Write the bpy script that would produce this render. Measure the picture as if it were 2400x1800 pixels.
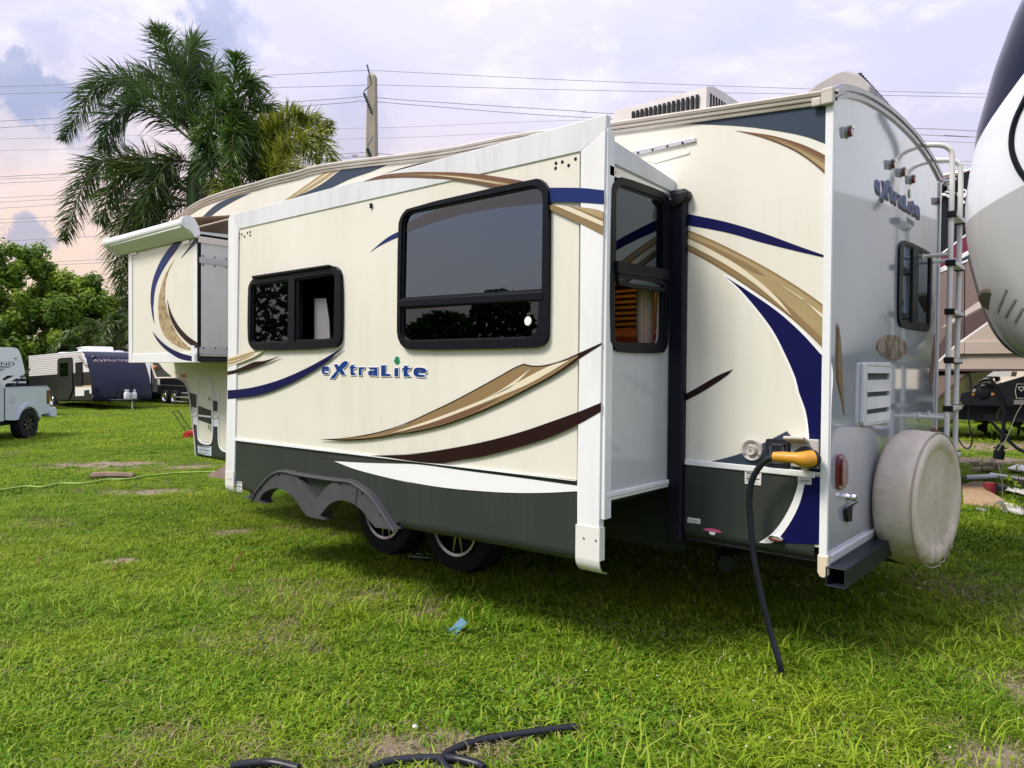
import bpy, bmesh, math, random
import numpy as np
from mathutils import Vector, Matrix
from mathutils.geometry import tessellate_polygon

for _o in list(bpy.data.objects):
    bpy.data.objects.remove(_o)
SC = bpy.context.scene
COL = SC.collection
R = math.radians
rng = random.Random(7)
nrg = np.random.default_rng(11)

# ------------------------------------------------------------------ camera
cam_d = bpy.data.cameras.new('camera')
cam_d.sensor_width = 36.0
cam_d.lens = 25.565
cam_d.clip_start = 0.05
cam_d.clip_end = 2000.0
cam = bpy.data.objects.new('camera', cam_d)
COL.objects.link(cam)
yaw, pitch, roll = 0.7071481, -0.0184308, 0.0075322
fw = Vector((-math.sin(yaw) * math.cos(pitch), math.cos(yaw) * math.cos(pitch), math.sin(pitch)))
rt = Vector((math.cos(yaw), math.sin(yaw), 0.0))
up = rt.cross(fw)
rt2 = rt * math.cos(roll) + up * math.sin(roll)
up2 = -rt * math.sin(roll) + up * math.cos(roll)
M = Matrix((rt2, up2, -fw)).transposed().to_4x4()
M.translation = Vector((1.0969, -3.5929, 1.47))
cam.matrix_world = M
SC.camera = cam

# ------------------------------------------------------------------ sky, sun, exposure
# azimuth, elevation (rad), width, softness, strength of the dark cloud scraps
SCRAPS=[(-1.3014, 0.3126, 0.0375, 0.55, 0.8), (-1.2914, 0.2993, 0.035, 0.5, 0.7), (-1.2751, 0.2913, 0.0375, 0.4, 0.5), (-1.2283, 0.2765, 0.0625, 0.4, 0.35), (-1.0969, 0.4212, 0.0375, 0.35, 0.6), (-1.0819, 0.3965, 0.056249999999999994, 0.3, 0.55), (-1.0969, 0.3874, 0.0375, 0.4, 0.4), (-1.2953, 0.1435, 0.027499999999999997, 0.5, 0.7), (-0.9277, 0.3011, 0.08750000000000001, 0.3, 0.45), (-1.2749, 0.3506, 0.043750000000000004, 0.3, 0.35), (-1.3037, 0.2593, 0.0625, 0.3, 0.3)]

SUN_EL, SUN_AZ = R(52), R(206)          # azimuth measured from +Y clockwise
SC.view_settings.view_transform = 'Standard'
SC.view_settings.look = 'None'
SC.view_settings.gamma = 1.0
SC.view_settings.use_curve_mapping = False
SC.view_settings.exposure = 0.32
SC.cycles.max_bounces = 8
SC.cycles.transparent_max_bounces = 12
SC.cycles.use_denoising = True

W = bpy.data.worlds.new('World')
SC.world = W
W.use_nodes = True
wn, wl = W.node_tree.nodes, W.node_tree.links
wn.clear()
def wnode(t, **kw):
    n = wn.new(t)
    for k, v in kw.items():
        setattr(n, k, v)
    return n
def wmath(op, a, b=None, c=None, clamp=False):
    n = wnode('ShaderNodeMath', operation=op, use_clamp=clamp)
    for i, v in enumerate((a, b, c)):
        if v is None: continue
        if isinstance(v, (int, float)): n.inputs[i].default_value = v
        else: wl.new(v, n.inputs[i])
    return n.outputs[0]
def wmix(fac, a, b):
    n = wnode('ShaderNodeMix', data_type='RGBA')
    for i, v in ((0, fac), (6, a), (7, b)):
        if isinstance(v, (int, float)): n.inputs[i].default_value = v
        elif isinstance(v, tuple): n.inputs[i].default_value = (*v, 1)
        else: wl.new(v, n.inputs[i])
    return n.outputs[2]
wtc = wnode('ShaderNodeTexCoord')
wdir = wtc.outputs['Generated']
wsep = wnode('ShaderNodeSeparateXYZ'); wl.new(wdir, wsep.inputs[0])
wz = wmath('MAXIMUM', wsep.outputs[2], 0.0)
den = wmath('ADD', wz, 0.18)
wc = wnode('ShaderNodeCombineXYZ')
wl.new(wmath('DIVIDE', wsep.outputs[0], den), wc.inputs[0])
wl.new(wmath('DIVIDE', wsep.outputs[1], den), wc.inputs[1])
def wnoise(scale, detail, rough, off=(0, 0, 0), stretch=(1, 1, 1), dist=0.0):
    mp = wnode('ShaderNodeMapping')
    mp.inputs['Location'].default_value = off
    mp.inputs['Scale'].default_value = stretch
    wl.new(wc.outputs[0], mp.inputs[0])
    n = wnode('ShaderNodeTexNoise')
    n.inputs['Scale'].default_value = scale
    n.inputs['Detail'].default_value = detail
    n.inputs['Roughness'].default_value = rough
    n.inputs['Distortion'].default_value = dist
    wl.new(mp.outputs[0], n.inputs['Vector'])
    return n.outputs[0]
def wramp(v, lo, hi):
    n = wnode('ShaderNodeMapRange', clamp=True, interpolation_type='SMOOTHSTEP')
    wl.new(v, n.inputs[0])
    n.inputs[1].default_value = lo; n.inputs[2].default_value = hi
    return n.outputs[0]
# west (-X) horizon glows warm: late-day light behind thin cloud
west = wmath('MULTIPLY_ADD', wsep.outputs[0], -0.5, 0.5)
hor = wmath('POWER', wmath('SUBTRACT', 1.0, wz, clamp=True), 5.0)
warm = wmath('MULTIPLY', wramp(west, 0.40, 0.92), wramp(wsep.outputs[2], 0.40, 0.06))
veil = wmix(wramp(wnoise(0.9, 5, 0.55, stretch=(1, 0.6, 1)), 0.35, 0.68), (0.60, 0.61, 0.86), (0.74, 0.70, 0.88))
blue = wmix(wramp(wnoise(0.9, 4, 0.55, off=(3.1, 1.7, 0)), 0.46, 0.66), veil, (0.47, 0.57, 0.92))
blue = wmix(wramp(west, 0.55, 0.95), blue, veil)
high = wmix(wmath('MULTIPLY', hor, 0.75), blue, (0.86, 0.84, 0.90))
skyc = wmix(warm, high, (1.16, 0.87, 0.69))
puff = wramp(wnoise(2.2, 8, 0.62, off=(0.3, 0.2, 0), dist=0.25), 0.50, 0.66)
skyc = wmix(wmath('MULTIPLY', puff, 0.5), skyc, (1.0, 0.95, 1.0))
# a few darker, bluer cumulus scraps
def scrap(az, el, w, soft):
    d = Vector((math.sin(az) * math.cos(el), math.cos(az) * math.cos(el), math.sin(el)))
    vm = wnode('ShaderNodeVectorMath', operation='DISTANCE')
    nz = wnode('ShaderNodeTexNoise'); nz.inputs['Scale'].default_value = 24; nz.inputs['Detail'].default_value = 6
    nz.inputs['Roughness'].default_value = 0.6
    wl.new(wdir, nz.inputs['Vector'])
    wl.new(wdir, vm.inputs[0]); vm.inputs[1].default_value = d
    v = wmath('ADD', vm.outputs['Value'], wmath('MULTIPLY', wmath('SUBTRACT', nz.outputs[0], 0.5), 0.11))
    return wramp(v, w, w * soft)
for az, el, w, soft, k in SCRAPS:
    skyc = wmix(wmath('MULTIPLY', scrap(az, el, w, soft), k), skyc, (0.40, 0.45, 0.66))
# cloudy skies brighten steadily towards the zenith
vm_ = wnode('ShaderNodeVectorMath', operation='SCALE'); wl.new(skyc, vm_.inputs[0]); wl.new(wmath('MULTIPLY_ADD', wz, 1.1, 0.60), vm_.inputs['Scale'])
skyc = vm_.outputs[0]
sky = wnode('ShaderNodeTexSky', sky_type='NISHITA', sun_disc=False)
sky.sun_elevation = SUN_EL
sky.sun_rotation = SUN_AZ
bg1 = wnode('ShaderNodeBackground'); bg1.inputs[1].default_value = 0.10
wl.new(sky.outputs[0], bg1.inputs[0])
bg2 = wnode('ShaderNodeBackground'); bg2.inputs[1].default_value = 1.0
wl.new(skyc, bg2.inputs[0])
ms = wnode('ShaderNodeMixShader'); ms.inputs[0].default_value = 0.92
wl.new(bg1.outputs[0], ms.inputs[1]); wl.new(bg2.outputs[0], ms.inputs[2])
wo = wnode('ShaderNodeOutputWorld'); wl.new(ms.outputs[0], wo.inputs[0])

sun_d = bpy.data.lights.new('sun', 'SUN')
sun_d.energy = 3.3
sun_d.angle = R(17)
sun_d.color = (1.0, 0.93, 0.82)
sun = bpy.data.objects.new('sun', sun_d)
COL.objects.link(sun)
sd = Vector((math.sin(SUN_AZ) * math.cos(SUN_EL), math.cos(SUN_AZ) * math.cos(SUN_EL), math.sin(SUN_EL)))
sun.rotation_euler = sd.to_track_quat('Z', 'Y').to_euler()

# ------------------------------------------------------------------ materials
MATS = {}
def mat(name, col, rough=0.5, metal=0.0, spec=0.5, var=0.0, vscale=6.0, bump=0.0, bscale=40.0, streak=0.0, scol=None,
        coat=0.0, trans=0.0, stretch=(1, 1, 1), emit=0.0, col2=None, rvar=0.0, vlo=0.35, vhi=0.7, coords='Object'):
    if name in MATS: return MATS[name]
    m = bpy.data.materials.new(name)
    m.use_nodes = True
    nt = m.node_tree; n = nt.nodes; l = nt.links
    b = n['Principled BSDF']
    b.inputs['Base Color'].default_value = (*col, 1)
    b.inputs['Roughness'].default_value = rough
    b.inputs['Metallic'].default_value = metal
    b.inputs['Specular IOR Level'].default_value = spec
    b.inputs['Coat Weight'].default_value = coat
    b.inputs['Coat Roughness'].default_value = 0.05
    if emit:
        b.inputs['Emission Color'].default_value = (*col, 1)
        b.inputs['Emission Strength'].default_value = emit
    if var or bump or rvar or col2 or streak:
        tc = n.new('ShaderNodeTexCoord'); mp = n.new('ShaderNodeMapping')
        mp.inputs['Scale'].default_value = stretch
        l.new(tc.outputs[coords], mp.inputs[0])
    if var or col2 or rvar:
        nz = n.new('ShaderNodeTexNoise'); nz.inputs['Scale'].default_value = vscale
        nz.inputs['Detail'].default_value = 6; nz.inputs['Roughness'].default_value = 0.6
        l.new(mp.outputs[0], nz.inputs['Vector'])
        mr = n.new('ShaderNodeMapRange'); mr.inputs[1].default_value = vlo; mr.inputs[2].default_value = vhi
        l.new(nz.outputs[0], mr.inputs[0])
        if var or col2:
            mx = n.new('ShaderNodeMix'); mx.data_type = 'RGBA'
            c2 = col2 or tuple(c * (1 - var) for c in col)
            mx.inputs[6].default_value = (*col, 1); mx.inputs[7].default_value = (*c2, 1)
            l.new(mr.outputs[0], mx.inputs[0]); l.new(mx.outputs[2], b.inputs['Base Color'])
            last = mx.outputs[2]
        if rvar:
            ma = n.new('ShaderNodeMath'); ma.operation = 'MULTIPLY_ADD'
            ma.inputs[1].default_value = rvar; ma.inputs[2].default_value = rough
            l.new(mr.outputs[0], ma.inputs[0]); l.new(ma.outputs[0], b.inputs['Roughness'])
    if streak:                                                   # rain runs and grime, drawn out downwards
        m2 = n.new('ShaderNodeMapping'); m2.inputs['Scale'].default_value = (11, 11, .55); l.new(tc.outputs[coords], m2.inputs[0])
        n2 = n.new('ShaderNodeTexNoise'); n2.inputs['Scale'].default_value = 1.0; n2.inputs['Detail'].default_value = 5; n2.inputs['Roughness'].default_value = .7
        l.new(m2.outputs[0], n2.inputs['Vector'])
        n3 = n.new('ShaderNodeTexNoise'); n3.inputs['Scale'].default_value = 1.1; n3.inputs['Detail'].default_value = 3; l.new(tc.outputs[coords], n3.inputs['Vector'])
        ml = n.new('ShaderNodeMath'); ml.operation = 'MULTIPLY'; l.new(n2.outputs[0], ml.inputs[0]); l.new(n3.outputs[0], ml.inputs[1])
        r2_ = n.new('ShaderNodeMapRange'); r2_.inputs[1].default_value = .22; r2_.inputs[2].default_value = .42; r2_.inputs[4].default_value = streak; l.new(ml.outputs[0], r2_.inputs[0])
        mx2 = n.new('ShaderNodeMix'); mx2.data_type = 'RGBA'; mx2.inputs[7].default_value = (*(scol or tuple(c * .6 for c in col)), 1)
        if var or col2: l.new(last, mx2.inputs[6])
        else: mx2.inputs[6].default_value = (*col, 1)
        l.new(r2_.outputs[0], mx2.inputs[0]); l.new(mx2.outputs[2], b.inputs['Base Color'])
    if bump:
        nb = n.new('ShaderNodeTexNoise'); nb.inputs['Scale'].default_value = bscale; nb.inputs['Detail'].default_value = 4
        l.new(mp.outputs[0], nb.inputs['Vector'])
        bp = n.new('ShaderNodeBump'); bp.inputs['Strength'].default_value = bump; bp.inputs['Distance'].default_value = 0.01
        l.new(nb.outputs[0], bp.inputs['Height']); l.new(bp.outputs[0], b.inputs['Normal'])
    if trans:
        out = n['Material Output']
        tr = n.new('ShaderNodeBsdfTranslucent'); tr.inputs[0].default_value = (*[min(1, c * 1.3) for c in col], 1)
        if var or col2: l.new(mx.outputs[2], tr.inputs[0])
        ms_ = n.new('ShaderNodeMixShader'); ms_.inputs[0].default_value = trans
        l.new(b.outputs[0], ms_.inputs[1]); l.new(tr.outputs[0], ms_.inputs[2]); l.new(ms_.outputs[0], out.inputs[0])
    MATS[name] = m
    return m

def glass(name, tint=(0.1, 0.11, 0.13), ior=1.6, rough=0.01, refl=(0.9, 0.95, 1)):
    """tinted window film: a fresnel reflection over a dark see-through pane"""
    if name in MATS: return MATS[name]
    m = bpy.data.materials.new(name); m.use_nodes = True
    n = m.node_tree.nodes; l = m.node_tree.links; n.clear()
    fr = n.new('ShaderNodeFresnel'); fr.inputs[0].default_value = ior
    tr = n.new('ShaderNodeBsdfTransparent'); tr.inputs[0].default_value = (*tint, 1)
    gl = n.new('ShaderNodeBsdfGlossy'); gl.inputs['Roughness'].default_value = rough; gl.inputs[0].default_value = (*refl, 1)
    mx = n.new('ShaderNodeMixShader'); o = n.new('ShaderNodeOutputMaterial')
    l.new(fr.outputs[0], mx.inputs[0]); l.new(tr.outputs[0], mx.inputs[1]); l.new(gl.outputs[0], mx.inputs[2]); l.new(mx.outputs[0], o.inputs[0])
    MATS[name] = m
    return m

# ------------------------------------------------------------------ mesh helpers
def link(name, me, m=None, parent=None, smooth=False):
    o = bpy.data.objects.new(name, me)
    COL.objects.link(o)
    if m is not None:
        for mm in (m if isinstance(m, (list, tuple)) else [m]): me.materials.append(mm)
    if smooth:
        for p in me.polygons: p.use_smooth = True
    if parent is not None: o.parent = parent
    return o
def thing(name, label, cat, loc=(0, 0, 0), rz=0.0, group=None):
    o = bpy.data.objects.new(name, None); COL.objects.link(o)
    o.empty_display_size = 0.2
    o.location = loc; o.rotation_euler = (0, 0, rz)
    return tag(o, label, cat, group)
def tag(o, label=None, cat=None, group=None, kind=None):
    if label: o['label'] = label
    if cat: o['category'] = cat
    if group: o['group'] = group
    if kind: o['kind'] = kind
    return o

class MB:
    """collects shapes into one mesh; world or local metres"""
    def __init__(s): s.v = []; s.f = []; s.mi = []; s.cur = 0
    def add(s, vs, fs):
        k = len(s.v); s.v += [tuple(v) for v in vs]
        for f in fs: s.f.append(tuple(i + k for i in f)); s.mi.append(s.cur)
        return s
    def box(s, a, b):
        (x0, y0, z0), (x1, y1, z1) = a, b
        return s.add([(x0,y0,z0),(x1,y0,z0),(x1,y1,z0),(x0,y1,z0),(x0,y0,z1),(x1,y0,z1),(x1,y1,z1),(x0,y1,z1)],
                     [(0,3,2,1),(4,5,6,7),(0,1,5,4),(1,2,6,5),(2,3,7,6),(3,0,4,7)])
    def obox(s, c, ax, ay, az):
        c = Vector(c); ax = Vector(ax); ay = Vector(ay); az = Vector(az)
        vs = [c + ax*i + ay*j + az*k for k in (-1,1) for i, j in ((-1,-1),(1,-1),(1,1),(-1,1))]
        return s.add(vs, [(0,3,2,1),(4,5,6,7),(0,1,5,4),(1,2,6,5),(2,3,7,6),(3,0,4,7)])
    def tube(s, path, r, seg=10, cap=True, closed=False):
        path = [Vector(p) for p in path]; n = len(path)
        rs = r if isinstance(r, (list, tuple)) else [r] * n
        prev = None; rings = []
        for i, p in enumerate(path):
            if closed: t = path[(i+1) % n] - path[i-1]
            else: t = path[min(i+1, n-1)] - path[max(i-1, 0)]
            t.normalize()
            if prev is None:
                a = Vector((0,0,1)) if abs(t.z) < 0.9 else Vector((1,0,0))
                u = t.cross(a).normalized()
            else:
                u = (prev - t * prev.dot(t)).normalized()
            prev = u; w = t.cross(u)
            rings.append([p + (u*math.cos(2*math.pi*k/seg) + w*math.sin(2*math.pi*k/seg)) * rs[i] for k in range(seg)])
        vs = [q for rg in rings for q in rg]; fs = []
        for i in range(n if closed else n-1):
            j = (i+1) % n
            for k in range(seg):
                k2 = (k+1) % seg
                fs.append((i*seg+k, i*seg+k2, j*seg+k2, j*seg+k))
        if cap and not closed:
            fs.append(tuple(range(seg-1, -1, -1))); fs.append(tuple((n-1)*seg+k for k in range(seg)))
        return s.add(vs, fs)
    def lathe(s, prof, o, axis, seg=24, cap=True):
        """prof: (radius, height along axis)"""
        o = Vector(o); t = Vector(axis).normalized()
        a = Vector((0,0,1)) if abs(t.z) < 0.9 else Vector((1,0,0))
        u = t.cross(a).normalized(); w = t.cross(u)
        vs = []; fs = []
        for r, h in prof:
            vs += [o + t*h + (u*math.cos(2*math.pi*k/seg) + w*math.sin(2*math.pi*k/seg))*r for k in range(seg)]
        for i in range(len(prof)-1):
            for k in range(seg):
                k2 = (k+1) % seg
                fs.append((i*seg+k, i*seg+k2, (i+1)*seg+k2, (i+1)*seg+k))
        if cap:
            fs.append(tuple(range(seg))); fs.append(tuple((len(prof)-1)*seg+k for k in range(seg)))
        return s.add(vs, fs)
    def prism(s, pl, pts, o0, o1, holes=()):
        """a flat outline on a plane, from offset o0 to o1 along its outward normal"""
        loops = [pts] + list(holes)
        tri = tessellate_polygon([[Vector((u, v, 0)) for u, v in lp] for lp in loops])
        flat = [p for lp in loops for p in lp]; n = len(flat)
        vs = [pl(u, v, o1) for u, v in flat] + [pl(u, v, o0) for u, v in flat]
        fs = [tuple(t) for t in tri] + [tuple(i + n for i in reversed(t)) for t in tri]
        k = 0
        for lp in loops:
            m = len(lp)
            for i in range(m):
                j = (i+1) % m
                fs.append((k+i, k+j, n+k+j, n+k+i))
            k += m
        return s.add(vs, fs)
    def sweep(s, path, prof, closed_prof=False):
        """prof: list of (a,b) -> path point + offset; path: list of (point, avec, bvec)"""
        m = len(prof); vs = []; fs = []
        for p, av, bv in path:
            vs += [Vector(p) + Vector(av)*a + Vector(bv)*b for a, b in prof]
        for i in range(len(path)-1):
            for k in range(m if closed_prof else m-1):
                k2 = (k+1) % m
                fs.append((i*m+k, i*m+k2, (i+1)*m+k2, (i+1)*m+k))
        return s.add(vs, fs)
    def build(s, name, m=None, parent=None, smooth=False, bevel=0.0, seg=2, angle=35, fix=True):
        me = bpy.data.meshes.new(name)
        me.from_pydata(s.v, [], s.f)
        if fix:
            bm = bmesh.new(); bm.from_mesh(me)
            bmesh.ops.recalc_face_normals(bm, faces=bm.faces)
            bm.to_mesh(me); bm.free()
        if any(s.mi): me.polygons.foreach_set('material_index', s.mi)
        o = link(name, me, m, parent)
        if smooth:
            for p in me.polygons: p.use_smooth = True
            try: me.set_sharp_from_angle(angle=R(angle))
            except Exception: pass
        if bevel:
            b = o.modifiers.new('bevel', 'BEVEL'); b.width = bevel; b.segments = seg; b.limit_method = 'ANGLE'; b.angle_limit = R(40)
            b.harden_normals = False
        return o

def smooth2(pts, closed=True, step=5, corner=48):
    """catmull-rom through the points, keeping sharp corners sharp"""
    P = [Vector(p) for p in pts]; n = len(P); out = []
    def isc(i):
        if not closed and i in (0, n-1): return True
        a = P[i] - P[i-1]; b = P[(i+1) % n] - P[i]
        if a.length < 1e-6 or b.length < 1e-6: return True
        return math.degrees(a.angle(b)) > corner
    C = [isc(i) for i in range(n)]
    for i in range(n if closed else n-1):
        j = (i+1) % n
        p1, p2 = P[i], P[j]
        p0 = P[i-1] if not C[i] else p1 - (p2 - p1)
        p3 = P[(j+1) % n] if not C[j] else p2 + (p2 - p1)
        k = max(1, min(step, int((p2 - p1).length / 0.03)))
        # centripetal-ish tangents scaled by segment length
        d1 = (p2 - p0) * ((p2-p1).length / max(1e-6, (p2-p1).length + (p1-p0).length))
        d2 = (p3 - p1) * ((p2-p1).length / max(1e-6, (p2-p1).length + (p3-p2).length))
        for q in range(k):
            t = q / k
            h = p1*(2*t**3-3*t**2+1) + d1*(t**3-2*t**2+t) + p2*(-2*t**3+3*t**2) + d2*(t**3-t**2)
            out.append(tuple(h))
    if not closed: out.append(tuple(P[-1]))
    return out
def chaikin(pts, it=2, closed=True):
    for _ in range(it):
        o = []; n = len(pts)
        for i in range(n):
            a, b = Vector(pts[i]), Vector(pts[(i+1) % n])
            o += [tuple(a*0.75 + b*0.25), tuple(a*0.25 + b*0.75)]
        pts = o
    return pts
def roundpoly(pts, rad, n=6):
    """closed outline with each corner rounded; rad: one radius or one per corner"""
    P_ = [Vector(p) for p in pts]; m = len(P_); out = []
    rr = rad if isinstance(rad, (list, tuple)) else [rad]*m
    for i in range(m):
        p, a, b = P_[i], P_[i-1], P_[(i+1) % m]; r = rr[i]
        if r <= 0: out.append(tuple(p)); continue
        u = (a-p).normalized(); v = (b-p).normalized(); k = min(r, (a-p).length*.45, (b-p).length*.45)
        for q in range(n+1):
            t = q/n; out.append(tuple((p+u*k)*(1-t)**2 + p*2*t*(1-t) + (p+v*k)*t*t))
    return out
def area2(p): return 0.5 * sum(p[i-1][0]*p[i][1] - p[i][0]*p[i-1][1] for i in range(len(p)))
def offset2(pts, d, lim=1.8):
    """grow (d>0) a closed outline by mitred offset"""
    sgn = 1 if area2(pts) > 0 else -1
    P = [Vector(p) for p in pts]; n = len(P); out = []
    for i in range(n):
        a = (P[i]-P[i-1]).normalized(); b = (P[(i+1) % n]-P[i]).normalized()
        na = Vector((a.y, -a.x))*sgn; nb = Vector((b.y, -b.x))*sgn
        m = na + nb
        if m.length < 1e-4: m = na.copy()
        m.normalize(); k = min(lim, 1/max(0.3, m.dot(na)))
        out.append(tuple(P[i] + m*d*k))
    return out
def spline3(pts, step=8, closed=False):
    P = [Vector(p) for p in pts]; out = []; n = len(P)
    for i in range(n-1):
        p0 = P[max(i-1, 0)]; p1 = P[i]; p2 = P[i+1]; p3 = P[min(i+2, n-1)]
        for q in range(step):
            t = q/step
            out.append(0.5*((2*p1) + (p2-p0)*t + (2*p0-5*p1+4*p2-p3)*t*t + (3*p1-p0-3*p2+p3)*t**3))
    out.append(P[-1]); return out
def text_mesh(body, size=1.0, extrude=0.0, offset=0.0, spacing=1.0, sx=1.0):
    cu = bpy.data.curves.new('txt', 'FONT'); cu.body = body; cu.size = size; cu.extrude = extrude; cu.offset = offset
    cu.space_character = spacing; cu.align_x = 'CENTER'; cu.align_y = 'CENTER'; cu.resolution_u = 4
    o = bpy.data.objects.new('txt', cu); COL.objects.link(o)
    dg = bpy.context.evaluated_depsgraph_get(); dg.update()
    me = bpy.data.meshes.new_from_object(o.evaluated_get(dg))
    bpy.data.objects.remove(o); bpy.data.curves.remove(cu)
    if sx != 1.0:
        for v in me.vertices: v.co.x *= sx
    return me
def text_obj(name, body, size, loc, xdir, zdir, m, parent, extrude=0.001, offset=0.0, spacing=1.0, sx=1.0):
    """lettering whose reading direction is xdir and whose up is zdir"""
    me = text_mesh(body, size, extrude, offset, spacing, sx)
    x = Vector(xdir).normalized(); z = Vector(zdir).normalized(); nrm = x.cross(z)
    me.transform(Matrix(((x.x, z.x, nrm.x, loc[0]), (x.y, z.y, nrm.y, loc[1]), (x.z, z.z, nrm.z, loc[2]), (0,0,0,1))))
    me.update()
    return link(name, me, m, parent)
def text_fit(name, body, c, w, h, xdir, zdir, m, parent, extrude=.001, offset=.0):
    me = text_mesh(body, 1.0, extrude, offset)
    xs = [v.co.x for v in me.vertices]; ys = [v.co.y for v in me.vertices]
    x0, x1, y0, y1 = min(xs), max(xs), min(ys), max(ys)
    for v in me.vertices: v.co.x = (v.co.x-(x0+x1)/2)*w/(x1-x0); v.co.y = (v.co.y-(y0+y1)/2)*h/(y1-y0)
    x = Vector(xdir).normalized(); z = Vector(zdir).normalized(); nrm = x.cross(z)
    me.transform(Matrix(((x.x, z.x, nrm.x, c[0]), (x.y, z.y, nrm.y, c[1]), (x.z, z.z, nrm.z, c[2]), (0,0,0,1)))); me.update()
    return link(name, me, m, parent)
def studs(name, spots, axis, r, h, m, parent):
    """one round-headed screw mesh, one object per spot"""
    me = None
    for p in spots:
        if me is None:
            o = MB().lathe([(0, h), (r*.85, h*.75), (r, 0)], (0, 0, 0), axis, 8).build(name, m, parent); me = o.data
        else: o = link(name, me, None, parent)
        o.location = p
def copy_tree(o, parent=None):
    c = o.copy(); COL.objects.link(c)
    if parent is not None: c.parent = parent
    for ch in [q for q in bpy.data.objects if q.parent is o]: copy_tree(ch, c)
    return c
def gz(x, y):
    """the field falls away gently to the west"""
    d = max(0.0, -x - 2.5)
    return -0.48 * (1 - math.exp(-d / 19.0)) if d > 0 else 0.0

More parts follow.
